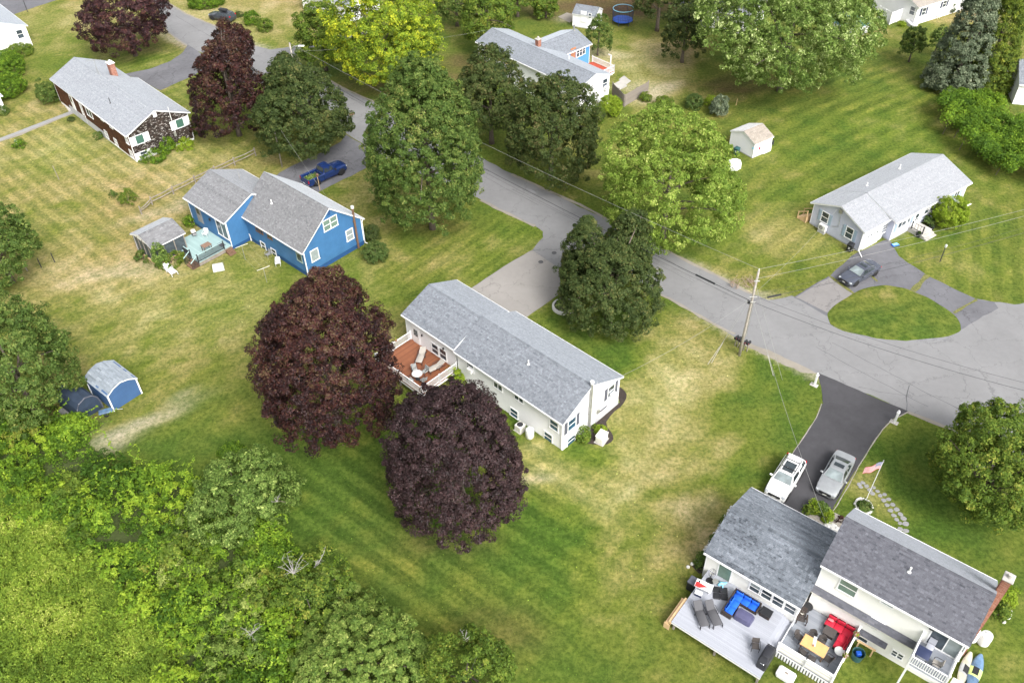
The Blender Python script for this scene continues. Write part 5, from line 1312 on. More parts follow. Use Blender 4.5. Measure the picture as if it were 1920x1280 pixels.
shrub('wild bush at the foot of the board fence', (1200,172,1222,192), 'leaf_green')
shrub('clump of weeds at the thicket edge beside the mown lawn', (410,832,462,862), 'leaf_vine')
shrub('garden planting inside the round stone planter by the pale drive', (1041,560,1072,584), 'leaf_vine', leaf=.13, dens=.9)

# ------------------------------------------------------------------ thicket and meadow (uncountable growth)
def in_poly(x, y, poly):
    ins = np.zeros(x.shape, bool); j = len(poly) - 1
    for i in range(len(poly)):
        xi, yi = poly[i]; xj, yj = poly[j]
        c_ = ((yi > y) != (yj > y)) & (x < (xj - xi) * (y - yi) / (yj - yi + 1e-12) + xi); ins ^= c_; j = i
    return ins
def scatter(px, n, seed):
    poly = [tuple(G(*p).to_2d()) for p in px]; g = np.random.default_rng(seed); a = np.array(poly); o = np.zeros((0, 2))
    while len(o) < n:
        q = g.uniform(a.min(0), a.max(0), (n * 2, 2)); o = np.concatenate([o, q[in_poly(q[:, 0], q[:, 1], poly)]])
    return o[:n]
BP = [(1752,214),(1790,186),(1850,200),(1885,236),(1960,252),(2000,330),(1935,356),(1868,338),(1806,292),(1762,256)]
p = scatter(BP, 330, 25); g = np.random.default_rng(9); hg = .4 + 2.6 * fbm(p[:, 0], p[:, 1], 4.0, 3, 44.); C3 = np.stack([p[:, 0], p[:, 1], hg], 1); O3 = unit(np.stack([g.normal(0, .4, len(p)), g.normal(0, .4, len(p)), np.ones(len(p))], 1))
bq = G(1850, 290); P, N, S, T_ = leaves_on(C3, O3, g.uniform(.6, 1.2, len(p)), 210, .24, 63, .6, .95, lambda C: .4 * (fbm(C[:, 0], C[:, 1], 2.4, 3, 76.) - .5) * 2, ct=.14); kp = P[:, 2] > .03
vb = thing('vine_bank', 'long low bank of vine covered bushes at the right edge', 'shrub bank', bq); inst('foliage', leaf_mesh('foliage', P[kp] - np.array(bq), N[kp], S[kp], T_[kp], 'leaf_vine'), vb)
m = MB()
for k in range(24): q = Vector(C3[k * 9]) - bq; m.tube([(q.x, q.y, 0), (q.x + .2, q.y, q.z * .6), tuple(q)], [.05, .04, .02], 5)
tag(m.build('stems', 'bark', vb), kind='stuff')
TP = [(-40,800),(60,775),(120,790),(190,860),(215,895),(275,880),(335,915),(360,960),(430,1000),(500,1010),(560,1040),(640,1085),(668,1140),(600,1190),(560,1320),(330,1320),(300,1200),(180,1080),(100,980),(0,930),(-40,900)]
sheet('thicket_floor', TP, .006, 'shaded_litter', .5)  # litter ground, coloured dark so gaps between the bushes look shaded
g = np.random.default_rng(6)
def mounds(px, n, seed, rlo, rhi, per, leaf, ct=.12, tm=.25):
    """scrub as overlapping domed bushes of different height, dark gaps between them"""
    q = scatter(px, n, seed); gg = np.random.default_rng(seed); Cs = []; Os = []; Rs = []; Ts = []
    for x, y in q:
        r = gg.uniform(rlo, rhi); h = r * gg.uniform(.9, 1.7); k = int(9 * r * r + 4); d = unit(gg.normal(size=(k * 3, 3))); d = d[d[:, 2] > -.05][:k]; tn = gg.normal(0, tm)
        Cs.append(np.array([x, y, .1]) + d * np.array([r, r, h]) * gg.uniform(.82, 1.05, (len(d), 1))); Os.append(d); Rs.append(gg.uniform(.28, .55, len(d)) * (.6 + .3 * r)); Ts.append(np.full(len(d), tn))
    C_, O_, R_, T0 = np.concatenate(Cs), np.concatenate(Os), np.concatenate(Rs), np.concatenate(Ts)
    P_, N_, S_, T1 = leaves_on(C_, O_, R_, per, leaf, seed, .55, .9, lambda C: T0, ct=ct); kp = P_[:, 2] > .03
    return C_, P_[kp], N_[kp], S_[kp], T1[kp]
C, P, N, S, T_ = mounds(TP, 80, 5, .9, 1.9, 58, .20)
q = scatter(TP, 420, 35); lowC = np.stack([q[:, 0], q[:, 1], g.uniform(.1, .45, len(q))], 1)
P2, N2, S2, T2 = leaves_on(lowC, np.tile([0., 0., 1.], (len(q), 1)), g.uniform(.4, .75, len(q)), 60, .20, 36, .6, .6); kp = P2[:, 2] > .02
P = np.concatenate([P, P2[kp]]); N = np.concatenate([N, N2[kp]]); S = np.concatenate([S, S2[kp]]); T_ = np.concatenate([T_, T2[kp] - .08])
# hanging and looping vine strands
vs = []; vn = []; vt = []
for i in range(420):
    q = C[g.integers(len(C))] + np.array([g.normal(0, .5), g.normal(0, .5), .55]); a = g.uniform(0, 6.28); L_ = g.uniform(1.0, 2.6)
    for k in range(26):
        s_ = k / 25; w = q + np.array([math.cos(a + s_ * 1.2) * L_ * s_, math.sin(a + s_ * 1.2) * L_ * s_, .35 * math.sin(s_ * 3.1) - .5 * s_]); vs.append(w + g.normal(0, .04, 3)); vn.append([g.normal(0, .5), g.normal(0, .5), 1]); vt.append(.8 + g.normal(0, .12))
P = np.concatenate([P, vs]); N = np.concatenate([N, vn]); S = np.concatenate([S, g.uniform(.14, .26, len(vs))]); T_ = np.concatenate([T_, vt]); kp = P[:, 2] > .03
th = inst('vine_thicket', leaf_mesh('vine_thicket', P[kp], N[kp], S[kp], T_[kp], 'leaf_vine'), None); tag(th, 'tangled bright green vine thicket filling the lower left', 'thicket', None, 'stuff')
TP2 = [(250,940),(330,930),(400,1000),(470,1020),(560,1050),(640,1100),(668,1140),(600,1190),(560,1320),(420,1320),(360,1180),(280,1060)]
C2, P, N, S, T_ = mounds(TP2, 26, 15, .8, 1.7, 62, .19)
tag(inst('bramble_thicket', leaf_mesh('bramble_thicket', P, N, S, T_, 'leaf_sumac'), None), 'darker grey green brambles in the thicket beside the mown lawn', 'thicket', None, 'stuff')
C2, P, N, S, T_ = mounds(TP, 24, 16, .8, 1.7, 62, .20)
tag(inst('scrub_thicket', leaf_mesh('scrub_thicket', P, N, S, T_, 'leaf_green'), None), 'mid green leafy scrub bushes scattered through the thicket', 'thicket', None, 'stuff')
MP_ = [(-40,880),(20,925),(110,970),(200,1070),(310,1190),(340,1320),(-60,1320)]
p = scatter(MP_, 3600, 7); bush = fbm(p[:, 0], p[:, 1], 3.5, 3, 80.)
C = np.stack([p[:, 0], p[:, 1], .25 + .9 * bush], 1); O = unit(np.stack([g.normal(0, .3, len(p)), g.normal(0, .3, len(p)), np.ones(len(p))], 1))
P, N, S, T_ = leaves_on(C, O, g.uniform(.22, .5, len(p)), 26, .17, 71, .8, 1.5, lambda C: .6 * (fbm(C[:, 0], C[:, 1], 2.0, 3, 90.) - .5) * 2, ct=.12); kp = P[:, 2] > .02
md = inst('meadow_growth', leaf_mesh('meadow_growth', P[kp], N[kp] , S[kp], T_[kp], 'leaf_meadow', .4), None); tag(md, 'tall weedy meadow growth in the lower left corner', 'meadow', None, 'stuff')
# extra weed stalks leaning together
p = scatter(MP_, 9000, 8); h = g.uniform(.5, 1.3, len(p)); b0 = np.stack([p[:, 0], p[:, 1], np.zeros(len(p))], 1); ln = np.stack([g.normal(.15, .2, len(p)), g.normal(.1, .2, len(p)), h], 1); w = np.stack([g.normal(0, .05, len(p)), g.normal(0, .05, len(p)), np.zeros(len(p))], 1)
V = np.stack([b0 - w * .4, b0 + w * .4, b0 + ln * .6 + w, b0 + ln], 1).reshape(-1, 3); me = bpy.data.meshes.new('weed_stalks'); fill(me, V, np.arange(len(V)).reshape(-1, 4)); a = me.attributes.new('tone', 'FLOAT', 'FACE'); a.data.foreach_set('value', np.clip(g.normal(.55, .25, len(p)), 0, 1).astype(np.float32)); me.materials.append(M('leaf_meadow'))
tag(inst('weed_stalks', me, None), 'upright pale weed stalks of the lower left meadow', 'weeds', None, 'stuff')

# coarse tufts, clover and dry clumps standing out of the mown lawns
g = np.random.default_rng(31); n = 95000
x = g.uniform(-62, 62, n); y = g.uniform(24, 118, n); ok = np.abs(x) < y * .62 + 8
for poly in PAVED: ok &= ~in_poly(x, y, poly)
keepn = fbm(x, y, 1.8, 3, 55.) + g.normal(0, .12, n) > .46
x, y = x[ok & keepn], y[ok & keepn]; n = len(x)
C_ = ground_colour(x, y) * np.exp(g.normal(0, .30, (n, 1))) * np.array([1, 1.02, .95]); a = g.uniform(0, 6.283, n); L_ = g.uniform(.05, .15, n); h = g.uniform(.02, .075, n)
b0 = np.stack([x, y, np.full(n, .004)], 1); d = np.stack([np.cos(a), np.sin(a), np.zeros(n)], 1); q = np.stack([-np.sin(a), np.cos(a), np.zeros(n)], 1)
V = np.stack([b0 - q * L_[:, None] * .5, b0 + q * L_[:, None] * .5, b0 + d * L_[:, None] * .9 + np.array([0, 0, 1]) * h[:, None]], 1).reshape(-1, 3)
me = bpy.data.meshes.new('lawn_tufts'); fill(me, V, np.arange(3 * n).reshape(n, 3)); at_ = me.attributes.new('Col', 'FLOAT_COLOR', 'FACE') if False else me.attributes.new('Col', 'FLOAT_VECTOR', 'FACE'); at_.data.foreach_set('vector', np.clip(C_, 0, 1).astype(np.float32).ravel())
t = NT('tuft'); t.principled(t.attr('Col').outputs['Vector'], .9, 0, .1); me.materials.append(M('tuft'))
tag(inst('lawn_tufts', me, None), 'coarse grass tufts and clover dotted over the lawns', 'grass', None, 'stuff')
# ------------------------------------------------------------------ vehicles (local x forward)
def paint(name, col, rough=.28, metal=.0):
    t = NT(name); n = t.noise(2.0, 4); c = t.ramp(n, [(.3, tuple(x * .9 for x in col)), (.7, tuple(min(1, x * 1.08) for x in col))])
    t.principled(c, rough, metal, .5, None, .6)
paint('paint_silver', (.36, .375, .385), .3, .45); paint('paint_white', (.80, .80, .79)); paint('paint_steel', (.085, .095, .125), .25, .3); paint('paint_blue', (.012, .034, .14), .25, .2); paint('paint_graphite', (.055, .062, .075), .28, .3)
pm('tail_red', (.45, .01, .012), .25, .1); pm('lamp_clear', (.34, .36, .38), .12, .05); pm('dark_trim', (.018, .018, .02), .5, .1); pm('plate', (.7, .7, .66), .5, .05)
def loft(m, st, mat=0):
    """st: (x, half width, top z, shoulder z, bottom z)"""
    rings = []
    for x, hw, zt, zs, zb in st:
        h = [(0, zt), (.5, zt - .004), (.82, zt - .028), (.955, zs), (1.0, zs - .14), (1.0, (zs + zb) / 2 - .02), (.985, zb + .14), (.90, zb)]
        rings.append([(x, y * hw, z) for y, z in h] + [(x, -y * hw, z) for y, z in h[:0:-1]])
    n = len(rings[0]); b = len(m.v)
    for r in rings: m.v += r
    for i in range(len(rings) - 1):
        for j in range(n):
            k = (j + 1) % n; m.f.append((b + i * n + j, b + i * n + k, b + (i + 1) * n + k, b + (i + 1) * n + j)); m.m.append(mat); m.t.append(.5)
    m.f.append(tuple(b + j for j in range(n - 1, -1, -1))); m.m.append(mat); m.t.append(.5)
    m.f.append(tuple(b + (len(rings) - 1) * n + j for j in range(n))); m.m.append(mat); m.t.append(.5)
def quad_panel(q, ins=(.06, .06, .06, .06), off=.012, bow=.0, n=4):
    """glass panel inset in the quad q (p00, p10, p11, p01), lifted along its normal"""
    q = [Vector(p) for p in q]; nr = (q[1] - q[0]).cross(q[3] - q[0]).normalized(); m = MB()
    def at(u, v): return (q[0].lerp(q[1], u)).lerp(q[3].lerp(q[2], u), v) + nr * (off + bow * math.sin(u * math.pi))
    U = [ins[0] + (1 - ins[0] - ins[1]) * i / n for i in range(n + 1)]; v0, v1 = ins[2], 1 - ins[3]
    b = len(m.v)
    for u in U: m.v += [tuple(at(u, v0)), tuple(at(u, (v0 + v1) / 2)), tuple(at(u, v1))]
    for i in range(n):
        for j in (0, 1): m.f.append((b + i * 3 + j, b + (i + 1) * 3 + j, b + (i + 1) * 3 + j + 1, b + i * 3 + j + 1)); m.m.append(0); m.t.append(.5)
    return m
def cabin(m, xb, xf, xr, xe, zb, zf, zr, ze, wb, wf, wr, we, mat=0):
    """pillars and roof: screen base, roof front, roof rear, rear base"""
    n = 6
    def row(x, w, z, cr): return [(x, w * (1 - 2 * i / n), z + cr * (1 - (1 - 2 * i / n) ** 2)) for i in range(n + 1)]
    xm = (xf + xr) / 2; R_ = [row(xb, wb, zb, .03), row(xf, wf, zf, .035), row(xm, (wf + wr) / 2 + .02, max(zf, zr) + .012, .04), row(xr, wr, zr, .035), row(xe, we, ze, .03)]
    b = len(m.v)
    for r in R_: m.v += r
    k = n + 1
    for i in range(4):
        for j in range(n): m.f.append((b + i * k + j, b + (i + 1) * k + j, b + (i + 1) * k + j + 1, b + i * k + j + 1)); m.m.append(mat); m.t.append(.5)
    for sgn, j in ((1, 0), (-1, n)):
        e = [R_[i][j] for i in range(5)]; xs = [xb, xb + (xf - xb) * .45, xm, xr + (xe - xr) * .4, xe]; lowz = [zb - .06, zb - .03, zb - .02, ze - .03, ze - .06]
        lo = [(x, sgn * max(wb, we) * 1.035, z) for x, z in zip(xs, lowz)]; bb = len(m.v); m.v += e + lo
        for i in range(4):
            f = (bb + i, bb + 5 + i, bb + 6 + i, bb + i + 1); m.f.append(f if sgn > 0 else f[::-1]); m.m.append(mat); m.t.append(.5)
    return R_
def wheel_meshes(r, w, rimmat):
    t = MB(); t.lathe([(r * .62, -w / 2), (r * .93, -w / 2), (r, -w * .32), (r, w * .32), (r * .93, w / 2), (r * .62, w / 2)], 24)
    ri = MB(); ri.lathe([(r * .64, w * .30), (r * .60, w * .50), (r * .52, w * .42), (r * .18, w * .40), (r * .14, w * .48), (.01, w * .48)], 20)
    for k in range(5):
        a = k * 2 * math.pi / 5; ri.box(-.035, .035, r * .12, r * .58, w * .40, w * .49, 0, .5, Matrix.Rotation(a, 4, 'Z'))
    return t.mesh('tyre', 'rubber', True), ri.mesh('rim', rimmat, True)
def put_wheels(root, xs, y, r, w, rim='chrome'):
    tm, rm = wheel_meshes(r, w, rim)
    for x in xs:
        for s_ in (1, -1):
            e = inst('wheel', tm, root, Matrix.Translation((x, s_ * (y - w / 2 + .015), r)) @ Matrix.Rotation(-s_ * math.pi / 2, 4, 'X')); inst('rim', rm, e)
            ar = MB(); n = 14; pts = [(x + math.cos(a) * (r + .055), s_ * (y - .02), r + math.sin(a) * (r + .055)) for a in [math.pi * k / n for k in range(n + 1)]]; ar.tube(pts, .05, 6); ar.build('wheel_arch', 'dark_trim', root)
            MB().box(x - r - .04, x + r + .04, min(s_ * (y - .30), s_ * (y - .005)), max(s_ * (y - .30), s_ * (y - .005)), .16, r + .02).build('wheel_well', 'dark_trim', root)
def extras(root, L, hw, zh, zt, paintm, mirror=(.75, .95), tall=.0, plate=True):
    for s_ in (1, -1):
        MB().rbox(-.16, .10, -.17, .17, -.07, .08, .05).build('headlight', 'lamp_clear', root, Matrix.Translation((L / 2 - .17, s_ * (hw - .26), zh)) @ Matrix.Rotation(-s_ * .45, 4, 'Z'))
        MB().rbox(-.10, .10, -.10, .10, -.07 - tall, .07 + tall, .04).build('taillight', 'tail_red', root, Matrix.Translation((-L / 2 + .15, s_ * (hw - .17), zt - .04)) @ Matrix.Rotation(s_ * .35, 4, 'Z'))
        MB().rbox(-.08, .08, -.11, .11, -.06, .07, .03).build('mirror', paintm, root, Matrix.Translation((mirror[0], s_ * (hw + .10), mirror[1])))
    MB().rbox(-.05, .06, -.5, .5, -.10, .12, .03).build('grille', 'dark_trim', root, Matrix.Translation((L / 2 - .035, 0, zh - .06)))
    MB().rbox(-.06, .06, -hw * .84, hw * .84, -.06, .05, .03).build('bumper', 'dark_trim', root, Matrix.Translation((L / 2 - .08, 0, zh - .28)))
    if plate: MB().box(L / 2 + .02, L / 2 + .035, -.16, .16, zh - .18, zh - .09).build('licence_plate', 'plate', root)
def heading(front, rear, z=.6):
    a = G(*front, z); b = G(*rear, z); d = a - b; c = (a + b) / 2; return (c.x, c.y, 0), math.atan2(d.y, d.x)
def glazing(root, Rr, split=True, mid=None, sidez=.03):
    def P(i, j): return Vector(Rr[i][j])
    quad_panel([P(0, 6), P(0, 0), P(1, 0), P(1, 6)], (.05, .05, .05, .06), .012, .03).build('windshield', 'windshield_glass', root, None, 'all')
    quad_panel([P(4, 0), P(4, 6), P(3, 6), P(3, 0)], (.07, .07, .08, .08), .012, .03).build('rear_window', 'car_glass', root, None, 'all')
    for s_, j in ((1, 0), (-1, 6)):
        b0, f, r, b1 = P(0, j), P(1, j), P(3, j), P(4, j); w = s_ * max(abs(b0.y), abs(b1.y)) * 1.03
        lo0 = Vector((b0.x + (f.x - b0.x) * .35, w, b0.z - .0)); lo1 = Vector((b1.x + (r.x - b1.x) * .35, w, b1.z)); md = (f + r) / 2; ml = (lo0 + lo1) / 2
        for (A, B, C, D) in ((lo0, ml, md, f), (ml, lo1, r, md)):
            q = [A, B, C, D] if s_ > 0 else [B, A, D, C]
            quad_panel(q, (.05, .05, .10, .12), .012).build('side_window', 'car_glass', root)
def sedan(name, label, front, rear, pt, L=4.85, roofpane=True):
    loc, a = heading(front, rear); root = thing(name, label, 'car', loc, a); m = MB(); h = L / 2; k = L / 4.85
    loft(m, [(h * .995, .60, .60, .52, .30), (h * .97, .74, .67, .60, .24), (h * .90, .84, .745, .68, .20), (h * .74, .90, .83, .76, .18), (h * .5, .915, .895, .82, .18), (h * .36, .92, .935, .87, .18), (0, .925, .95, .89, .18), (-h * .55, .92, .985, .93, .18), (-h * .72, .90, 1.0, .95, .19), (-h * .90, .85, .985, .93, .22), (-h * .97, .79, .93, .86, .26), (-h, .66, .82, .74, .32)])
    Rr = cabin(m, .98 * k, .22 * k, -.78 * k, -1.62 * k, .92, 1.37, 1.39, .99, .80, .60, .58, .74)
    m.build('body', pt, root, None, True); glazing(root, Rr); put_wheels(root, (h - .92, -h + 1.0), .925, .33, .22); extras(root, L, .90, .62, .84, pt, (.72 * k, .98))
    if roofpane: MB().rbox(-.42, .0, -.40, .40, 1.448, 1.462, .01).build('sunroof', 'car_glass', root, Matrix.Translation((-.08, 0, -.012)))
    for x in (.3, -.75):
        for s_ in (1, -1): MB().rbox(x - .1, x + .1, min(s_ * .915, s_ * .945), max(s_ * .915, s_ * .945), .80, .83, .01).build('door_handle', 'chrome', root)
    return root
def suv(name, label, front, rear, pt, L=4.75, H=1.66, box=False, pane=True):
    loc, a = heading(front, rear); root = thing(name, label, 'car', loc, a); m = MB(); h = L / 2; dz = H - 1.66
    loft(m, [(h * .995, .62, .74, .64, .34), (h * .97, .78, .84, .74, .28), (h * .90, .87, .92, .84, .24), (h * .72, .91, .99, .91, .22), (h * .5, .93, 1.03, .96, .22), (h * .36, .935, 1.06, .99, .22), (0, .94, 1.07, 1.0, .22), (-h * .6, .94, 1.08, 1.02, .22), (-h * .85, .92, 1.08, 1.02, .24), (-h * .97, .87, 1.02, .94, .28), (-h, .78, .92, .84, .34)])
    Rr = cabin(m, .92, .28, -h * .80, -h * .955, 1.04, 1.56 + dz, 1.55 + dz, 1.04, .82, .64, .62, .78)
    m.build('body', pt, root, None, True); glazing(root, Rr); put_wheels(root, (h - .90, -h + .95), .94, .36, .24); extras(root, L, .92, .82, 1.05, pt, (.68, 1.1), .06)
    for s_ in (1, -1): MB().tube([(.15, s_ * .58, 1.60 + dz), (.0, s_ * .58, 1.67 + dz), (-h * .62, s_ * .58, 1.67 + dz), (-h * .7, s_ * .58, 1.60 + dz)], .025, 6).build('roof_rail', 'dark_trim', root)
    for x in (-.25, -1.2): MB().rbox(x - .03, x + .03, -.6, .6, 1.66 + dz, 1.69 + dz, .01).build('roof_bar', 'dark_trim', root)
    if pane:
        for x0, x1 in ((-.28, .12), (-1.0, -.34)): MB().rbox(x0, x1, -.44, .44, 1.615 + dz, 1.635 + dz, .01).build('sunroof', 'car_glass', root)
    if box:
        b = MB(); b.rbox(-1.25, .35, -.42, .42, 1.70 + dz, 2.02 + dz, .13); b.build('roof_box', 'black_plastic', root, None, True)
    MB().tube([(-h * .72, 0, 1.6 + dz), (-h * .76, 0, 1.72 + dz)], .02, 5).build('aerial', 'dark_trim', root)
    return root
sedan('parked_car', 'silver sedan parked on the dark drive of the cream house', (1546,926), (1587,852), 'paint_silver', 4.9)
suv('parked_car', 'white SUV with black roof rails parked beside the silver sedan', (1446,939), (1497,856), 'paint_white', 4.75)
sedan('parked_car', 'steel grey sedan parked on the loop drive', (1580,528), (1644,494), 'paint_steel', 4.95)
suv('parked_car', 'dark grey wagon with a roof box on the far verge', (397,27), (437,34), 'paint_graphite', 4.6, 1.56, True, False)
# pickup
loc, a = heading((647,307), (568,343), .7); tr = thing('pickup_truck', 'dark blue pickup truck with leaves in its bed on the blue house drive', 'truck', loc, a); L = 5.75; h = L / 2
m = MB(); loft(m, [(h * .995, .72, .98, .86, .42), (h * .97, .86, 1.10, .98, .36), (h * .88, .95, 1.16, 1.06, .34), (h * .62, .98, 1.20, 1.10, .34), (h * .40, .985, 1.22, 1.12, .34), (-.55, .985, 1.22, 1.13, .34), (-.60, .985, 1.22, 1.13, .34)])
Rr = cabin(m, 1.22, .62, -.38, -.58, 1.20, 1.82, 1.82, 1.22, .86, .70, .70, .82); m.build('body', 'paint_blue', tr, None, True); glazing(tr, Rr)
b = MB(); b.rbox(-h, -.60, .80, .985, .40, 1.26, .05); b.rbox(-h, -.60, -.985, -.80, .40, 1.26, .05); b.rbox(-.74, -.60, -.82, .82, .5, 1.26, .03); b.box(-h + .05, -.6, -.82, .82, .55, .72); b.build('bed', 'paint_blue', tr)
b = MB(); b.rbox(-h - .03, -h + .08, -.80, .80, .52, 1.26, .03); tg_ = b.build('tailgate', 'paint_blue', tr); MB().rbox(-h - .12, -h + .02, -.95, .95, .40, .56, .04).build('bumper', 'chrome', tr); MB().box(-h - .13, -h - .115, -.16, .16, .58, .68).build('licence_plate', 'plate', tr)
put_wheels(tr, (h - 1.0, -h + 1.15), .985, .41, .28, 'dark_metal')
for s_ in (1, -1):
    MB().rbox(-.10, .08, -.16, .16, -.10, .10, .04).build('headlight', 'lamp_clear', tr, Matrix.Translation((h - .12, s_ * .72, .92))); MB().rbox(-.05, .05, -.07, .07, -.2, .2, .02).build('taillight', 'tail_red', tr, Matrix.Translation((-h + .02, s_ * .90, 1.0))); MB().rbox(-.08, .08, -.13, .13, -.1, .12, .03).build('mirror', 'black_plastic', tr, Matrix.Translation((1.0, s_ * 1.1, 1.3)))
MB().rbox(-.05, .05, -.55, .55, -.16, .14, .03).build('grille', 'dark_trim', tr, Matrix.Translation((h - .01, 0, .88)))
for k in range(3): MB().rbox(-.3, .55, -.4 + k * .4 - .03, -.4 + k * .4 + .03, 1.862, 1.872, .005).build('roof_rib', 'paint_blue', tr)
g = np.random.default_rng(77); P = np.stack([g.uniform(-h + .2, -.85, 900), g.uniform(-.75, .75, 900), .74 + g.random(900) * .22], 1)
lf = inst('brush_load', leaf_mesh('brush_load', P, g.normal(size=(900, 3)) + [0, 0, 1], g.uniform(.08, .2, 900), g.uniform(.3, 1, 900), 'leaf_silver'), None); lf.location = loc; lf.rotation_euler = (0, 0, a); tag(lf, 'pale green cut brush lying in the pickup bed', 'brush', None, None)
# ------------------------------------------------------------------ furniture and garden things
YC, YW, YB, YG = R(-38.8), R(-44.4), R(-42.3), R(34.7)
def leg4(root, xs, ys, h, mat, w=.045, z0=0.0):
    me = MB().box(-w / 2, w / 2, -w / 2, w / 2, 0, h).mesh('leg', mat)
    for x in xs:
        for y in ys: inst('leg', me, root, Matrix.Translation((x, y, z0)))
def cushion(root, name, mat, x0, x1, y0, y1, z0, z1, r=.05, mtx=None): return MB().rbox(x0, x1, y0, y1, z0, z1, r).build(name, mat, root, mtx, True)
def lounger(name, label, pos, rz, mat='grey_sling', fmat='dark_metal', group=None, back=38, L=1.85):
    """x from head to foot, origin at the middle"""
    r = thing(name, label, 'lounger', pos, rz, group); w = .31; s = L / 2 - .62
    cushion(r, 'seat', mat, -s, L / 2, -w, w, .33, .375, .02)
    bk = Matrix.Translation((-s, 0, .35)) @ Matrix.Rotation(R(back), 4, 'Y')
    MB().rbox(-.72, 0, -w, w, -.02, .025, .02).build('backrest', mat, r, bk)
    for y in (-w - .03, w + .03): MB().tube([(-L / 2, y, .30), (L / 2 + .03, y, .34), (L / 2 + .05, y, .02)], .022, 6).build('frame_rail', fmat, r)
    leg4(r, (-s + .1, L / 2 - .05), (-w - .03, w + .03), .34, fmat)
    for y in (-w - .05, w + .05): MB().tube([(-s - .35, y, .3), (-s - .2, y, .55), (-s + .35, y, .55), (-s + .4, y, .3)], .02, 6).build('armrest', fmat, r)
    return r
def chair(name, label, pos, rz, seat='wicker_grey', frame='dark_metal', group=None, w=.50, arms=True, round_=False, bh=.45):
    """faces +x"""
    r = thing(name, label, 'chair', pos, rz, group)
    cushion(r, 'seat', seat, -.24, .24, -w / 2, w / 2, .40, .45, .03)
    b = MB(); n = 7
    for i in range(n):
        a = (i / (n - 1) - .5); x = -.24 + (.10 * (2 * a) ** 2 if round_ else 0); x1 = x - .10
        if i < n - 1:
            a2 = ((i + 1) / (n - 1) - .5); x2 = -.24 + (.10 * (2 * a2) ** 2 if round_ else 0); hh = .45 + bh * (1 - .35 * (2 * a) ** 2 if round_ else 1); h2 = .45 + bh * (1 - .35 * (2 * a2) ** 2 if round_ else 1)
            b.face([(x, a * w, .45), (x2, a2 * w, .45), (x2 - .1, a2 * w, h2), (x1, a * w, hh)]); b.face([(x - .03, a * w, .45), (x1 - .03, a * w, hh), (x2 - .13, a2 * w, h2), (x2 - .03, a2 * w, .45)]); b.face([(x1, a * w, hh), (x2 - .1, a2 * w, h2), (x2 - .13, a2 * w, h2), (x1 - .03, a * w, hh)])
    b.build('backrest', seat, r)
    leg4(r, (-.22, .22), (-w / 2, w / 2), .41, frame, .03)
    if arms:
        for y in (-w / 2 - .02, w / 2 + .02): MB().tube([(-.3, y, .68), (.12, y, .67), (.22, y, .58), (.23, y, .38)], .02, 6).build('armrest', frame, r)
    return r
def dk(u, w, z): return on(cream, u, w, z)
# upper deck of the cream house
for k, (a, b, lab) in enumerate((((-6.09, -4.9), (-4.77, -6.04), 'grey sling lounger nearer the wooden steps on the grey deck'), ((-5.43, -4.4), (-4.13, -5.39), 'grey sling lounger nearer the blue sofa on the grey deck'))):
    p = dk((a[0] + b[0]) / 2, (a[1] + b[1]) / 2, UZ); lounger('lounger', lab, p, YC + math.atan2(b[1] - a[1], b[0] - a[0]), group='grey loungers')
so = thing('sectional_sofa', 'dark wicker corner sofa with bright blue cushions on the grey deck', 'sofa', dk(-4.42, -2.2, UZ), YC)
W_, A_, B_ = .78, 2.05, 2.2       # depth, run along the wall, run towards the lawn
MB().rbox(0, A_, -W_, 0, .02, .30, .03).build('base', 'wicker', so); MB().rbox(0, W_, -B_, -W_ - .005, .02, .30, .03).build('base', 'wicker', so)
MB().rbox(0, A_, -.12, 0, .30, .66, .03).build('back_panel', 'wicker', so); MB().rbox(0, .12, -B_, -.125, .30, .66, .03).build('back_panel', 'wicker', so)
MB().rbox(A_ - .10, A_, -W_, -.125, .30, .56, .03).build('arm', 'wicker', so); MB().rbox(.125, W_, -B_, -B_ + .10, .30, .56, .03).build('arm', 'wicker', so)
for x0, x1 in ((.13, .75), (.76, 1.34), (1.35, A_ - .11)): cushion(so, 'seat_cushion', 'blue_fabric', x0, x1, -W_ + .02, -.13, .30, .44, .05); cushion(so, 'back_cushion', 'blue_fabric', x0 + .02, x1 - .01, -.34, -.14, .44, .80, .07)
for y0, y1 in ((-1.42, -.79), (-B_ + .11, -1.43)): cushion(so, 'seat_cushion', 'blue_fabric', .13, W_ - .02, y0, y1, .30, .44, .05); cushion(so, 'back_cushion', 'blue_fabric', .14, .34, y0 + .02, y1 - .02, .44, .80, .07)
tb = thing('side_table', 'dark wicker side table at the end of the blue sofa', 'table', dk(-1.86, -2.5, UZ), YC); MB().rbox(-.38, .38, -.32, .32, .0, .38, .03).build('base', 'wicker', tb); MB().rbox(-.40, .40, -.34, .34, .38, .42, .015).build('top', 'black_plastic', tb); MB().rbox(-.2, .2, -.325, -.318, .1, .3, .003).build('opening', 'dark_trim', tb)
fp = thing('covered_table', 'fire table under a dusty purple cover in front of the blue sofa', 'covered table', dk(-2.95, -3.72, UZ), YC); m = MB()
pr = [(.62, .44, 0), (.62, .44, .30), (.56, .38, .46), (.34, .16, .52)]; vs = []
for a_, b_, z in pr: vs += [(x * a_ * (1 + .05 * math.sin(i * 2.1)), y * b_ * (1 + .05 * math.cos(i * 1.3)), z) for i, (x, y) in enumerate(((-1, -.8), (-.8, -1), (.8, -1), (1, -.8), (1, .8), (.8, 1), (-.8, 1), (-1, .8)))]
m.add(vs, [(i + k * 8, (i + 1) % 8 + k * 8, (i + 1) % 8 + k * 8 + 8, i + k * 8 + 8) for k in range(3) for i in range(8)] + [tuple(range(24, 32))]); m.build('cover', 'purple_cover', fp, None, True); leg4(fp, (-.5, .5), (-.3, .3), .1, 'dark_metal')
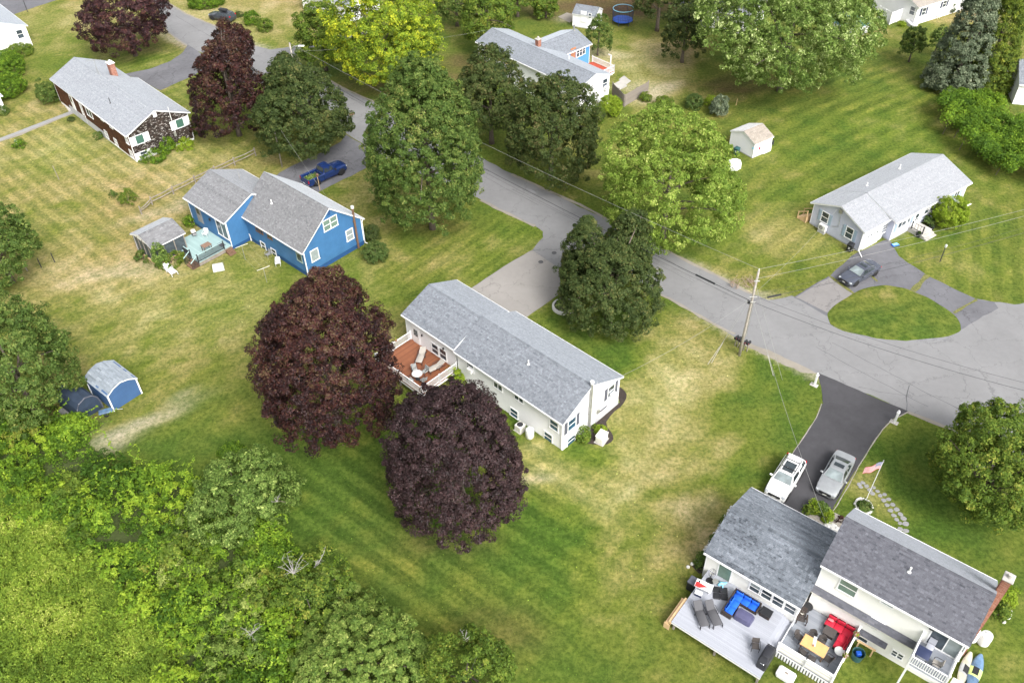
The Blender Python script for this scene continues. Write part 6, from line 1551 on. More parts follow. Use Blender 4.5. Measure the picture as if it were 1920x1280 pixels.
ub = thing('umbrella_base', 'black four-piece umbrella base standing empty on the grey deck', 'umbrella base', dk(-5.19, -2.93, UZ), YC + R(30))
for x in (-.27, .27):
    for y in (-.27, .27): MB().rbox(x - .25, x + .25, y - .25, y + .25, 0, .11, .04).build('weight', 'black_plastic', ub)
MB().box(-.5, .5, -.025, .025, .11, .14).build('cross_bar', 'dark_metal', ub); MB().box(-.025, .025, -.5, .5, .112, .138).build('cross_bar', 'dark_metal', ub); MB().lathe([(.06, .14), (.05, .3), (.03, .31)], 10).build('socket', 'dark_metal', ub)
chair('patio_chair', 'lone brown patio chair on the open part of the grey deck', dk(-1.29, -5.35, UZ), YC - R(60), 'wicker_grey')
gr = thing('covered_grill', 'large barbecue under a black cover at the deck edge', 'grill', dk(-.35, -5.65, UZ), YC + math.pi / 2); m = MB(); vs = []
for a_, b_, z in ((.80, .36, 0), (.78, .35, .82), (.52, .33, .98), (.44, .24, 1.14), (.30, .12, 1.18)): vs += [(x * a_, y * b_, z) for x, y in ((-1, -.75), (-.8, -1), (.8, -1), (1, -.75), (1, .75), (.8, 1), (-.8, 1), (-1, .75))]
m.add(vs, [(i + k * 8, (i + 1) % 8 + k * 8, (i + 1) % 8 + k * 8 + 8, i + k * 8 + 8) for k in range(4) for i in range(8)] + [tuple(range(32, 40))]); m.build('cover', 'black_cover', gr, None, True)
for s_ in (-1, 1): MB().rbox(s_ * .79 - .03, s_ * .79 + .03, -.15, .15, .70, .78, .02).build('handle', 'chrome', gr)
cb_ = thing('cornhole_board', 'red and white cornhole board leaning by the wing corner', 'game board', dk(-6.35, -3.35, UZ + .42), YC + R(8)); m = MB(); m.box(-.62, .62, -.31, .31, 0, .05, 0)
m.add([(-.60, -.30, .054), (-.25, -.30, .054), (.30, .0, .054), (-.60, .10, .054)], [(0, 1, 2, 3)], 1); o = m.build('board', ['white_paint', 'red_plastic'], cb_, Matrix.Rotation(R(12), 4, 'X')); MB().lathe([(.08, 0), (.08, .004)], 14).build('hole', 'dark_trim', o, Matrix.Translation((-.40, .15, .053))); leg4(cb_, (-.5, .5), (-.2, .2), .42, 'white_paint', .05, -.42)
bx = thing('deck_box', 'dark grey storage box at the corner of the cream wing', 'storage box', on(cream, -7.25, -3.1, 0), YC); MB().rbox(-.36, .36, -.34, .34, 0, .95, .05).build('box', 'black_plastic', bx); MB().rbox(-.38, .38, -.36, .36, .95, 1.06, .05).build('lid', 'slate_paint', bx)
cl = thing('cooler', 'small white and navy cooler under the cornhole board', 'cooler', dk(-6.4, -4.0, UZ), YC + R(10)); MB().rbox(-.26, .26, -.17, .17, 0, .26, .03).build('box', 'navy', cl); MB().rbox(-.27, .27, -.18, .18, .26, .34, .03).build('lid', 'white_plastic', cl)
fn = thing('pedestal_fan', 'black pedestal fan against the cream wing wall', 'fan', dk(-6.3, -2.45, UZ), YC); MB().lathe([(.3, 0), (.28, .05), (.04, .07), (.03, .9)], 16).build('stand', 'black_plastic', fn)
hdm = Matrix.Translation((.05, -.05, 1.15)) @ Matrix.Rotation(R(60), 4, 'Y') @ Matrix.Rotation(R(20), 4, 'X'); m = MB()
for z in (-.06, .06): m.tube([(math.cos(a) * .3, math.sin(a) * .3, z) for a in [i * math.pi / 12 for i in range(25)]], .012, 5)
for i in range(14): a = i * math.pi / 7; m.tube([(math.cos(a) * .3, math.sin(a) * .3, .06), (0, 0, .09)], .005, 4)
m.build('guard', 'dark_metal', fn, hdm)
for i in range(3): MB().rbox(.04, .26, -.07, .07, -.01, .01, .005).build('blade', 'galvanised', fn, hdm @ Matrix.Rotation(i * 2.094, 4, 'Z') @ Matrix.Rotation(.4, 4, 'X'))
st_ = thing('stool', 'small round grey stool by the wing door', 'stool', dk(-5.88, -2.5, UZ), 0); MB().lathe([(.22, .40), (.23, .42), (.21, .46), (.01, .47)], 18).build('seat', 'galvanised', st_)
for k in range(3): a = k * 2.09; MB().tube([(math.cos(a) * .16, math.sin(a) * .16, .41), (math.cos(a) * .22, math.sin(a) * .22, 0)], .015, 5).build('leg', 'galvanised', st_)
bt = thing('pool_float', 'light blue inflatable toy by the wing door', 'pool toy', dk(-5.42, -2.2, UZ), YC + R(50)); m = MB(); m.tube([(-.35, 0, .1), (-.1, .05, .16), (.15, 0, .14), (.38, .06, .1)], [.08, .13, .1, .04], 10); m.build('body', 'water_bottle', bt, None, 'all'); MB().tube([(-.1, -.3, .1), (0, 0, .15), (-.1, .3, .1)], [.04, .07, .04], 8).build('fins', 'water_bottle', bt, None, 'all')
# lower deck
so = thing('sectional_sofa', 'red cushioned corner sofa on the lower deck', 'sofa', dk(3.62, .20, LZ), YC + math.pi); W_, A_, B_ = .78, 1.95, 2.05
MB().rbox(0, A_, 0, W_, .04, .26, .03).build('base', 'wicker', so); MB().rbox(0, W_, W_ + .005, B_, .04, .26, .03).build('base', 'wicker', so)
for x0, x1 in ((.02, .68), (.69, 1.32), (1.33, A_ - .02)): cushion(so, 'seat_cushion', 'red_fabric', x0, x1, .16, W_, .26, .42, .05); cushion(so, 'back_cushion', 'red_fabric', x0 + .01, x1 - .01, .0, .17, .40, .78, .06)
for y0, y1 in ((.80, 1.42), (1.43, B_ - .02)): cushion(so, 'seat_cushion', 'red_fabric', .16, W_, y0, y1, .26, .42, .05); cushion(so, 'back_cushion', 'red_fabric', .0, .17, y0 + .01, y1 - .01, .40, .78, .06)
pw = MB().rbox(-.2, .2, -.2, .2, -.06, .06, .05).build('throw_pillow', 'pink_fabric', None, Matrix.Translation(dk(1.95, -.15, LZ + .56)) @ Matrix.Rotation(YC, 4, 'Z') @ Matrix.Rotation(R(-35), 4, 'X'), True); tag(pw, 'pink throw pillow on the far end of the red sofa', 'pillow')
ct = thing('coffee_table', 'dark wicker coffee table in front of the red sofa', 'table', dk(2.25, -.92, LZ), YC); MB().rbox(-.42, .42, -.38, .38, .34, .40, .015).build('top', 'wicker_grey', ct); MB().rbox(-.36, .36, -.32, .32, .0, .34, .02).build('base', 'wicker', ct)
dt = thing('dining_table', 'tan wooden dining table on the lower deck', 'table', dk(1.86, -2.80, LZ), YC); MB().rbox(-.86, .86, -.49, .49, .70, .75, .015).build('top', 'tan_table', dt); leg4(dt, (-.76, .76), (-.4, .4), .70, 'brown_stair', .08)
rn = MB().rbox(-.11, .11, -.48, .30, 0, .008, .003).build('table_runner', 'frosted', None, Matrix.Translation(dk(1.72, -2.42, LZ + .752)) @ Matrix.Rotation(YC + R(14), 4, 'Z')); tag(rn, 'folded grey umbrella cloth lying across the tan table', 'cloth')
cd_ = thing('candle_jar', 'small amber jar on the tan dining table', 'jar', dk(1.80, -2.88, LZ + .752)); MB().lathe([(.05, 0), (.06, .05), (.05, .14), (.03, .15)], 10).build('jar', 'terracotta', cd_)
for k, (u, w, a, lab) in enumerate(((.72,-2.62,-15,'dining chair at the left head of the tan table'),(1.40,-2.05,-95,'left dining chair on the house side of the tan table'),(2.10,-2.05,-88,'right dining chair on the house side of the tan table'),(1.42,-3.55,82,'left dining chair on the rail side of the tan table'),(2.08,-3.60,95,'right dining chair on the rail side of the tan table'),(2.98,-2.95,172,'dining chair at the right head of the tan table'))):
    chair('dining_chair', lab, dk(u, w, LZ), YC + R(a), 'wicker_grey', 'dark_metal', 'dining chairs', .50, True, True, .42)
rt = thing('round_table', 'round frosted glass table in the corner of the lower deck', 'table', dk(3.38, -2.05, LZ), 0); MB().lathe([(.34, .60), (.36, .61), (.34, .63), (.01, .632)], 22).build('top', 'frosted', rt)
for k in range(3): a = k * 2.09; MB().tube([(math.cos(a) * .2, math.sin(a) * .2, .6), (math.cos(a) * .1, math.sin(a) * .1, .3), (math.cos(a) * .32, math.sin(a) * .32, 0)], .014, 5).build('leg', 'dark_metal', rt)
ad = thing('adirondack_chair', 'brown slatted lawn chair at the corner of the lower deck', 'chair', dk(.28, -1.15, LZ), YC - R(70))
for i in range(5): MB().rbox(-.28 + i * .11, -.19 + i * .11, -.27, .27, .34 - .0 * i, .365, .008).build('seat_slat', 'wicker', ad)
for i in range(5): MB().rbox(-.02, .0, -.26 + i * .105, -.165 + i * .105, 0, .75 - .04 * abs(i - 2), .008).build('back_slat', 'wicker', ad, Matrix.Translation((-.28, 0, .34)) @ Matrix.Rotation(R(-22), 4, 'Y'))
for y in (-.33, .33): MB().rbox(-.3, .35, y - .06, y + .06, .54, .57, .01).build('armrest', 'wicker', ad); 
leg4(ad, (-.25, .28), (-.33, .33), .55, 'wicker', .06)
rm = thing('round_table', 'small black round table against the cream wall corner', 'table', dk(.22, -.12, LZ)); MB().lathe([(.36, .50), (.38, .52), (.36, .55), (.01, .55)], 22).build('top', 'black_plastic', rm); MB().tube([(0, 0, 0), (0, 0, .5)], .04, 8).build('stem', 'dark_metal', rm); MB().lathe([(.22, 0), (.2, .03), (.03, .04)], 16).build('foot', 'dark_metal', rm)
pn = thing('flower_pot', 'pale pot on the stand beside the brown lawn chair', 'plant pot', dk(.12, -.75, LZ)); MB().lathe([(.10, 0), (.15, .45), (.17, .5), (.13, .48), (.01, .46)], 14).build('pot', 'cream_trim', pn)
def petals(name, label, p, r, n, mat='leaf_vine', pet=.4):
    g = np.random.default_rng(int(abs(p[0]) * 100)); d = unit(g.normal(size=(n, 3)) + [0, 0, .4]); P = d * r * g.uniform(.5, 1, (n, 1)); root = thing(name, label, 'flower basket', p)
    k = g.random(n) < pet; inst('foliage', leaf_mesh('foliage', P[~k], d[~k], g.uniform(.06, .12, (~k).sum()), g.uniform(.2, .9, (~k).sum()), mat), root); tag(inst('flowers', leaf_mesh('flowers', P[k] * 1.08, d[k], g.uniform(.05, .09, k.sum()), g.random(k.sum()), 'petals'), root), kind='stuff')
    MB().lathe([(.10, -.22), (.16, -.05), (.15, -.03), (.01, -.03)], 12).build('pot', 'terracotta', root); return root
petals('flower_basket', 'pink flower basket on the right deck rail near the house', dk(3.80, -.58, LZ + 1.26), .24, 380); petals('flower_basket', 'yellow and red flower basket on the right deck rail near the round table', dk(3.80, -2.52, LZ + 1.26), .22, 340)
bn = thing('rubbish_bin', 'dark green bin holding a blue bucket beside the right deck rail', 'bin', on(cream, 4.45, -1.0, 0)); MB().lathe([(.34, 0), (.42, .75), (.44, .78), (.40, .76), (.36, .2), (.01, .2)], 18).build('bin', 'teal_plastic', bn); MB().rbox(-.17, .17, -.15, .15, .45, .80, .03).build('bucket', 'blue_plastic', bn)
wb = thing('dock_box', 'white covered box standing on the grass below the deck rail', 'box', on(cream, 1.15, -5.25, 0), YC); MB().rbox(-.62, .62, -.42, .42, 0, .52, .12).build('box', 'white_plastic', wb, None, True); MB().rbox(-.12, .12, -.08, .08, .52, .55, .02).build('latch', 'weathered_wood', wb)
# balcony furniture
tb = thing('balcony_table', 'dark blue square table on the small balcony', 'table', on(cream, bu0 + .55, -.95, BZ), YC); MB().rbox(-.42, .42, -.42, .42, .66, .70, .1).build('top', 'navy', tb, None, True); leg4(tb, (-.32, .32), (-.32, .32), .66, 'dark_metal', .035)
chair('balcony_chair', 'grey sling chair on the small balcony', on(cream, bu0 + 1.45, -1.0, BZ), YC + math.pi, 'beige_sling', 'dark_metal')
chair('balcony_chair', 'folding chair against the wall on the small balcony', on(cream, bu0 + .75, -.1, BZ), YC - math.pi / 2, 'deck_grey', 'dark_metal', None, .46, False)
ac = thing('heat_pump', 'white heat pump unit beside the balcony of the cream house', 'heat pump', on(cream, 10.25, .15, 0), YC); MB().rbox(-.22, .22, -.45, .45, .9, 1.6, .04).build('case', 'white_plastic', ac); MB().lathe([(.26, 0), (.26, .01), (.05, .02)], 16).build('fan_grille', 'slate_paint', ac, Matrix.Translation((0, -.452, 1.25)) @ Matrix.Rotation(math.pi / 2, 4, 'X')); MB().box(-.2, .2, -.4, .4, 0, .9).build('stand', 'white_paint', ac)
def tank(name, label, p, r, h, rz=0):
    t_ = thing(name, label, 'gas tank', p); MB().lathe([(r * .75, 0), (r * .8, .06), (r, .16), (r, h - .25), (r * .9, h - .1), (r * .55, h), (.01, h + .02)], 22).build('tank', 'white_plastic', t_, None, True); MB().lathe([(r * .32, h - .05), (r * .34, h + .12), (r * .28, h + .13)], 14).build('collar', 'white_plastic', t_); MB().lathe([(.05, h), (.05, h + .1), (.02, h + .12)], 8).build('valve', 'galvanised', t_); return t_
tank('gas_tank', 'white upright gas tank right of the cream house', on(cream, 10.95, 5.45, 0), .40, 1.25); tank('gas_tank', 'white gas tank half hidden by the cream house eave', on(cream, 10.2, 5.25, 0), .40, 1.25); tank('gas_tank', 'white gas tank behind the white ranch house', on(white, 17.1, -.55, 0), .38, 1.15)
def kayak(name, label, p, rz, mats, L=3.0, w=.42, tilt=0):
    k_ = thing(name, label, 'kayak', p, rz); m = MB(); st = []
    n = 13
    for i in range(n):
        s = i / (n - 1); x = (s - .5) * L; ww = w * math.sin(math.pi * min(1, max(0, s * .94 + .03))) ** .6 + .01; st.append((x, ww))
    b = len(m.v)
    for x, ww in st:
        for j in range(10): a = j * 2 * math.pi / 10; m.v.append((x, math.cos(a) * ww, .17 + math.sin(a) * .17 * (.5 + .5 * ww / w)))
    for i in range(n - 1):
        mi = 0 if i < 4 else (1 if i < 7 else (2 if i < 10 else 0))
        for j in range(10): q = (j + 1) % 10; m.f.append((i * 10 + j, i * 10 + q, (i + 1) * 10 + q, (i + 1) * 10 + j)); m.m.append(mi); m.t.append(.5)
    m.build('hull', mats, k_, Matrix.Rotation(tilt, 4, 'X'), 'all'); MB().rbox(-.35, .3, -.2, .2, .28, .345, .05).build('cockpit', 'dark_trim', k_, Matrix.Rotation(tilt, 4, 'X')); return k_
pm('kayak_blue', (.10, .17, .27), .4, .5, 1.5); pm('kayak_lime', (.52, .66, .22), .4, .25, 1.5); pm('kayak_sand', (.40, .38, .30), .45, .35, 1.2); pm('kayak_stone', (.30, .31, .31), .45, .3, 1.2)
kayak('kayak', 'blue and lime green kayak lying beside the cream house', on(cream, 11.2, 2.9, 0), YC + R(92), ['kayak_blue', 'kayak_lime', 'kayak_blue']); kayak('kayak', 'sand coloured kayak leaning against the cream house corner', on(cream, 10.5, 2.6, .05), YC + R(92), ['kayak_sand', 'kayak_stone', 'kayak_sand'], 3.0, .40, .5)
pt_ = thing('planter_box', 'wooden raised planter under the balcony', 'planter', on(cream, 8.4, -1.5, 0), YC)
for x0, x1, y0, y1 in ((-.7, .7, -.4, -.34), (-.7, .7, .34, .4), (-.7, -.64, -.34, .34), (.64, .7, -.34, .34)): MB().box(x0, x1, y0, y1, 0, .45).build('board', 'new_wood', pt_)
MB().box(-.64, .64, -.34, .34, 0, .38).build('soil', 'mulch', pt_)
# flag by the stepping stones
fl = thing('flag_pole', 'stars and stripes on a thin pole beside the dark drive', 'flag', G(1625, 934)); MB().tube([(0, 0, 0), (.12, .05, 4.6)], .025, 8).build('pole', 'white_paint', fl); MB().lathe([(.05, 0), (.05, .06), (.01, .09)], 8).build('finial', 'chrome', fl, Matrix.Translation((.12, .05, 4.6)))
pm('flag_red', (.50, .03, .05), .7, .1); pm('flag_white', (.58, .57, .56), .7, .05); pm('flag_navy', (.03, .05, .18), .7, .1)
m = MB(); nx, ny = 18, 13
def fpnt(u, v): s = u * 1.45; return (.10 - s * .96, .05 - s * .25 + .10 * math.sin(u * 7 + v) * u, 4.5 - v * .85 - .28 * u * u + .05 * math.sin(u * 9))
for i in range(nx):
    for j in range(ny):
        c_ = 2 if (i < 7 and j < 7) else (0 if j % 2 == 0 else 1); m.face([fpnt(i / nx, (j + 1) / ny), fpnt((i + 1) / nx, (j + 1) / ny), fpnt((i + 1) / nx, j / ny), fpnt(i / nx, j / ny)], c_)
cl_ = m.build('cloth', ['flag_red', 'flag_white', 'flag_navy'], fl); stm = MB()
for i in range(5):
    for j in range(4):
        u, v = (i + .6) / 18 * 1.35, (j + .6) / 13 * 1.6; p = Vector(fpnt(u, v)) + Vector((0, -.012, .006)); stm.face([p + Vector((-.03, 0, -.025)), p + Vector((.03, 0, -.025)), p + Vector((.03, 0, .03)), p + Vector((-.03, 0, .03))])
tag(stm.build('stars', 'flag_white', cl_), kind='stuff')
sp_ = thing('stepping_stones', 'curving path of grey stepping stones beside the flag', 'stone path', (0, 0, 0)); random.seed(9)
for x, y, s in ((1611,908,.34),(1618,905,.32),(1614,913,.3),(1624,911,.36),(1631,919,.38),(1638,914,.30),(1636,925,.36),(1645,921,.30),(1650,929,.34),(1658,927,.30),(1657,938,.38),(1666,936,.34),(1663,947,.34),(1674,946,.36),(1669,957,.36),(1681,955,.40),(1676,966,.34),(1688,964,.36),(1681,974,.34),(1694,972,.42),(1687,981,.3),(1698,982,.44),(1688,992,.40),(1699,995,.40)):
    m = MB(); n = 7; ph = random.random() * 6; s = s * .68; ring = [(math.cos(i * 6.283 / n + ph) * s * random.uniform(.75, 1.05), math.sin(i * 6.283 / n + ph) * s * random.uniform(.6, .95)) for i in range(n)]; m.prism(ring, 0, .05); m.build('stone', 'stone_grey', sp_, Matrix.Translation(G(x, y, -.005)))
def stone_ring(name, label, pts, s=.16, mat='stone_white', cat='stone edging'):
    r = thing(name, label, cat, (0, 0, 0))
    for p in pts:
        m = MB(); q = s * random.uniform(.75, 1.25); n = 7; vs = []
        for z, k in ((0, 1.0), (.09, 1.05), (.17, .7)): vs += [(math.cos(i * 6.283 / n) * q * k * random.uniform(.85, 1.1), math.sin(i * 6.283 / n) * q * .8 * k * random.uniform(.85, 1.1), z) for i in range(n)]
        m.add(vs, [(i + k * n, (i + 1) % n + k * n, (i + 1) % n + k * n + n, i + k * n + n) for k in (0, 1) for i in range(n)] + [tuple(range(14, 21))]); m.build('stone', mat, r, Matrix.Translation(p) @ Matrix.Rotation(random.random() * 6, 4, 'Z'))
    return r
c_ = G(1619, 949); stone_ring('stone_ring', 'ring of white stones round the flag planting', [c_ + Vector((math.cos(i * .314) * .62, math.sin(i * .314) * .72, 0)) for i in range(20)], .13)
def along(px, step): 
    P_ = [G(*p) for p in px]; o = []
    for a, b in zip(P_[:-1], P_[1:]):
        n = max(1, int((b - a).length / step)); o += [a.lerp(b, i / n) for i in range(n)]
    return o
stone_ring('stone_edging', 'long row of white stones edging the bed left of the cream wing', along([(1371,952),(1350,985),(1328,1022),(1306,1052),(1290,1063),(1302,1071)], .30), .16)
stone_ring('stone_edging', 'curve of white stones round the bed below the chimney', along([(1891,1136),(1894,1146),(1890,1158),(1882,1166),(1874,1164)], .30), .15)
stone_ring('garden_stone', 'pale boulders in the front bed of the cream house', [G(1562, 988), G(1570, 994), G(1553, 984)], .34, 'stone_white', 'stone')
bp = thing('brush_pile', 'heap of pale cut brush beside the road bend behind the main pole', 'brush pile', G(1395, 535)); m = MB(); rr = random.Random(4)
for k in range(26): q = Vector((rr.uniform(-1.5, 1.5), rr.uniform(-.7, .7), .05)); dead_branches(m, q, 2, rr.uniform(.5, .9), rr)
tag(m.build('twigs', 'brush_wood', bp), kind='stuff')
# white ranch deck and yard
lounger('lounger', 'beige lounger nearest the door on the red deck', on(white, 3.55, -.95, RD), YW + R(-58), 'beige_sling', 'dark_metal', 'beige loungers', 30, 1.8); lounger('lounger', 'beige lounger at the right corner of the red deck', on(white, 5.65, -.95, RD), YW + R(-100), 'beige_sling', 'dark_metal', 'beige loungers', 30, 1.7)
tb = thing('patio_table', 'round glass patio table on the red deck corner', 'table', on(white, 5.35, -3.0, RD)); MB().lathe([(.48, .68), (.5, .70), (.48, .72), (.01, .72)], 22).build('top', 'frosted', tb); MB().tube([(0, 0, 0), (0, 0, .68)], .04, 8).build('stem', 'dark_metal', tb); MB().lathe([(.24, 0), (.22, .05), (.05, .06)], 16).build('foot', 'dark_metal', tb)
t = NT('stripe_fabric'); sx_ = t.new('SeparateXYZ'); t.link(t.coord(), sx_.inputs[0]); t.principled(t.mix(t.math('GREATER_THAN', t.math('FRACT', t.math('MULTIPLY', sx_.outputs[1], 9.0)), .5), (.04, .05, .05), (.55, .56, .54)), .8)
for k, (dx, dy, a, lab) in enumerate(((-.75, .35, -25, 'striped patio chair left of the round table on the red deck'), (.05, .85, -90, 'striped patio chair on the house side of the round table'), (.8, .0, 180, 'striped patio chair right of the round table on the red deck'), (-.1, -.78, 85, 'striped patio chair on the rail side of the round table'))): chair('patio_chair', lab, on(white, 5.35 + dx, -3.0 + dy, RD), YW + R(a), 'stripe_fabric', 'dark_metal', 'striped chairs')
petals('flower_basket', 'flower pot on the left rail of the red deck', on(white, .8, -1.6, RD + 1.2), .2, 220)
ac = thing('condenser', 'pale air conditioning condenser behind the white ranch house', 'condenser', on(white, 15.9, -.5, 0), YW); MB().rbox(-.36, .36, -.36, .36, .05, .72, .04).build('case', 'cream_trim', ac); MB().lathe([(.28, .72), (.27, .76), (.08, .78)], 18).build('fan_grille', 'dark_metal', ac); MB().box(-.42, .42, -.42, .42, 0, .05).build('pad', 'concrete', ac)
gn = thing('generator', 'beige standby generator box in the mulch beside the white gable', 'generator', on(white, 21.9, 3.4, 0), YW + R(10)); MB().rbox(-.38, .38, -.5, .5, .10, .80, .08).build('case', 'cream_trim', gn); MB().rbox(-.45, .45, -.57, .57, 0, .10, .02).build('pad', 'concrete', gn); MB().rbox(-.40, .40, -.52, .52, .80, .88, .08).build('lid', 'cream_trim', gn)
# blue house yard
lounger('lounger', 'white plastic chaise on the grass by the screen house', on(blue, -1.15, -8.9, 0), YB + R(-2), 'white_plastic', 'white_plastic', None, 35, 1.9)
cv = thing('covered_box', 'pale grey covered box on the grass below the aqua deck', 'box', on(blue, 2.4, -5.2, 0), YB + R(60)); m = MB(); m.add([(-.6, -.45, 0), (.6, -.45, 0), (.6, .45, 0), (-.6, .45, 0), (-.58, -.43, .5), (.58, -.43, .5), (.58, .43, .5), (-.58, .43, .5), (-.5, 0, .72), (.5, 0, .72)], [(0, 1, 5, 4), (1, 2, 6, 9, 5), (2, 3, 7, 6), (3, 0, 4, 8, 7), (4, 5, 9, 8), (6, 7, 8, 9)]); m.build('cover', 'frosted', cv)
gb = thing('barbecue', 'barbecue with pale lid on a cart at the aqua deck edge', 'grill', on(blue, -4.55, -3.6, AZ - .55), YB + R(-20)); MB().rbox(-.35, .35, -.25, .25, .55, .85, .04).build('firebox', 'black_plastic', gb); MB().rbox(-.36, .36, -.26, .26, .86, 1.08, .1).build('lid', 'cream_trim', gb, None, True); MB().rbox(.38, .75, -.22, .22, .82, .86, .01).build('side_shelf', 'stone_grey', gb); MB().box(-.25, .25, -.2, .2, 0.0, .55).build('cart', 'black_plastic', gb)
chair('garden_chair', 'pale plastic chair on the aqua deck by the blue wall', on(blue, -3.1, -2.95, AZ), YB - R(60), 'white_plastic', 'white_plastic'); tb = thing('deck_table', 'brown table on the aqua deck behind the railing', 'table', on(blue, -.75, -4.35, AZ), YB + R(90)); MB().rbox(-.5, .5, -.38, .38, .68, .73, .01).build('top', 'brown_table', tb); leg4(tb, (-.42, .42), (-.3, .3), .68, 'brown_stair', .06)
mt = MB().rbox(-.45, .45, -.28, .28, 0, .02, .005).build('door_mat', 'slate_paint', None, Matrix.Translation(on(blue, -.45, -2.75, AZ + .002)) @ Matrix.Rotation(YB, 4, 'Z')); tag(mt, 'dark mat on the aqua deck before the sliding door', 'mat')
chair('garden_chair', 'white plastic chair on the grass by the blue wall', on(blue, 6.8, -.55, 0), YB - R(40), 'white_plastic', 'white_plastic'); chair('garden_chair', 'grey lawn chair leaning by the blue house basement window', on(blue, 4.75, -.35, 0), YB - R(90), 'stone_grey', 'galvanised')
cp = thing('clothes_pole', 'white T-shaped clothes line pole beside the blue house', 'clothes pole', on(blue, 8.3, -3.2, 0), YB + R(75)); MB().tube([(0, 0, 0), (0, 0, 1.9)], .028, 6).build('post', 'galvanised', cp); MB().tube([(-.7, 0, 1.88), (.7, 0, 1.9)], .025, 6).build('cross_arm', 'cream_trim', cp)
cp2 = thing('clothes_pole', 'second clothes line pole on the grass near the aqua deck', 'clothes pole', on(blue, 3.2, -2.3, 0), YB + R(75)); MB().tube([(0, 0, 0), (0, 0, 1.9)], .028, 6).build('post', 'galvanised', cp2); MB().tube([(-.7, 0, 1.88), (.7, 0, 1.9)], .025, 6).build('cross_arm', 'cream_trim', cp2)
for k, o_ in enumerate((-.7, 0, .7)):
    a = frame_of(cp) @ Vector((o_, 0, 1.9)); b = frame_of(cp2) @ Vector((o_, 0, 1.9)); wl = MB().tube(catenary_(a, b) if 'catenary_' in globals() else [a, (a + b) / 2 - Vector((0, 0, .12)), b], .004, 4).build('clothes_line', 'galvanised', None); tag(wl, ['clothes line on the house side of the two poles', 'middle clothes line between the two poles', 'clothes line on the lawn side of the two poles'][k], 'clothes line', 'clothes lines')
jk = thing('boat_trailer', 'small trailer with a tarp beside the blue shed', 'trailer', G(203, 776), R(20)); MB().rbox(-.7, .5, -.3, .3, .35, .5, .05).build('tarp', 'kayak_blue', jk); MB().tube([(.5, 0, .4), (1.3, 0, .2)], .03, 6).build('tongue', 'galvanised', jk)
for y in (-.35, .35): MB().lathe([(.02, -.05), (.2, -.05), (.22, 0), (.2, .05), (.02, .05)], 14).build('wheel', 'rubber', jk, Matrix.Translation((-.1, y, .22)) @ Matrix.Rotation(math.pi / 2, 4, 'X'))
pc = thing('plastic_crate', 'pale crate beside the tarp shelter', 'crate', G(122, 776), R(-40)); MB().rbox(-.6, .6, -.25, .25, 0, .3, .04).build('box', 'stone_grey', pc); MB().rbox(-.55, .55, -.2, .2, .3, .34, .02).build('lid', 'galvanised', pc)
# lilac house yard
def wheelie(name, label, p, rz, mat='black_plastic'):
    b = thing(name, label, 'bin', p, rz); m = MB(); m.add([(-.24, -.24, .08), (.24, -.24, .08), (.24, .24, .08), (-.24, .24, .08), (-.30, -.30, .92), (.30, -.30, .92), (.30, .32, .92), (-.30, .32, .92)], [(3, 2, 1, 0), (4, 5, 6, 7), (0, 1, 5, 4), (1, 2, 6, 5), (2, 3, 7, 6), (3, 0, 4, 7)]); m.build('body', mat, b); MB().rbox(-.33, .33, -.35, .36, .92, 1.02, .05).build('lid', mat, b, None, True)
    for x in (-.26, .26): MB().lathe([(.02, -.03), (.12, -.03), (.12, .03), (.02, .03)], 12).build('wheel', 'rubber', b, Matrix.Translation((x, .26, .12)) @ Matrix.Rotation(math.pi / 2, 4, 'Y'))
    for z in (.45, .6): MB().box(-.10, .10, -.305, -.285, z, z + .05).build('label', 'white_plastic', b)
wheelie('wheelie_bin', 'black wheelie bin against the lilac gable', G(1592, 471), YG + R(-80)); wheelie('wheelie_bin', 'dark green bin behind the white lawn shed', G(1380, 290), YG + R(-80), 'teal_plastic')
hp = thing('heat_pump', 'white heat pump on the lilac gable', 'heat pump', on(grey, -.18, 5.05, 0), YG + R(-90)); MB().rbox(-.48, .48, -.2, .2, .35, 1.05, .04).build('case', 'white_plastic', hp); MB().lathe([(.27, 0), (.27, .01), (.04, .02)], 18).build('fan_grille', 'stone_grey', hp, Matrix.Translation((-.1, -.203, .7)) @ Matrix.Rotation(math.pi / 2, 4, 'X')); MB().box(-.44, .44, -.18, .18, 0, .35).build('stand', 'foundation', hp)
for k, (x, y, lab) in enumerate(((1721,444,'black planter left of the lilac house entry steps'),(1745,431,'black planter right of the lilac house entry steps'))): p_ = thing('planter', lab, 'planter', G(x, y), 0, 'black planters'); MB().lathe([(.22, 0), (.30, .5), (.33, .55), (.28, .54), (.01, .5)], 14).build('pot', 'black_plastic', p_); MB().lathe([(.24, .5), (.18, .7), (.01, .76)], 10).build('plant', 'leaf_dark', p_)
tu = thing('paddling_tub', 'small blue tub on the grass by the lilac house', 'tub', G(1678, 460), R(20)); MB().rbox(-.42, .42, -.25, .25, 0, .16, .06).build('tub', 'blue_plastic', tu, None, True); MB().rbox(-.34, .34, -.18, .18, .155, .165, .004).build('water', 'water_bottle', tu)
sg = thing('lawn_slab', 'white splash block on the lawn by the round bush', 'splash block', G(1816, 384), R(30)); MB().rbox(-.35, .35, -.14, .14, 0, .08, .03).build('block', 'white_paint', sg)
tp_ = thing('tarped_load', 'white tarped load on the lawn edge under the lime maple', 'tarped load', G(1374, 315), R(20)); m = MB(); m.lathe([(.95, 0), (.95, .7), (.8, 1.05), (.45, 1.2), (.01, 1.22)], 9); m.build('tarp', 'white_paint', tp_, Matrix.Diagonal((1.15, .8, .9, 1)), True); MB().lathe([(.3, 0), (.3, .4), (.05, .42)], 8).build('tyre', 'rubber', tp_, Matrix.Translation((-1.0, -.3, 0)))
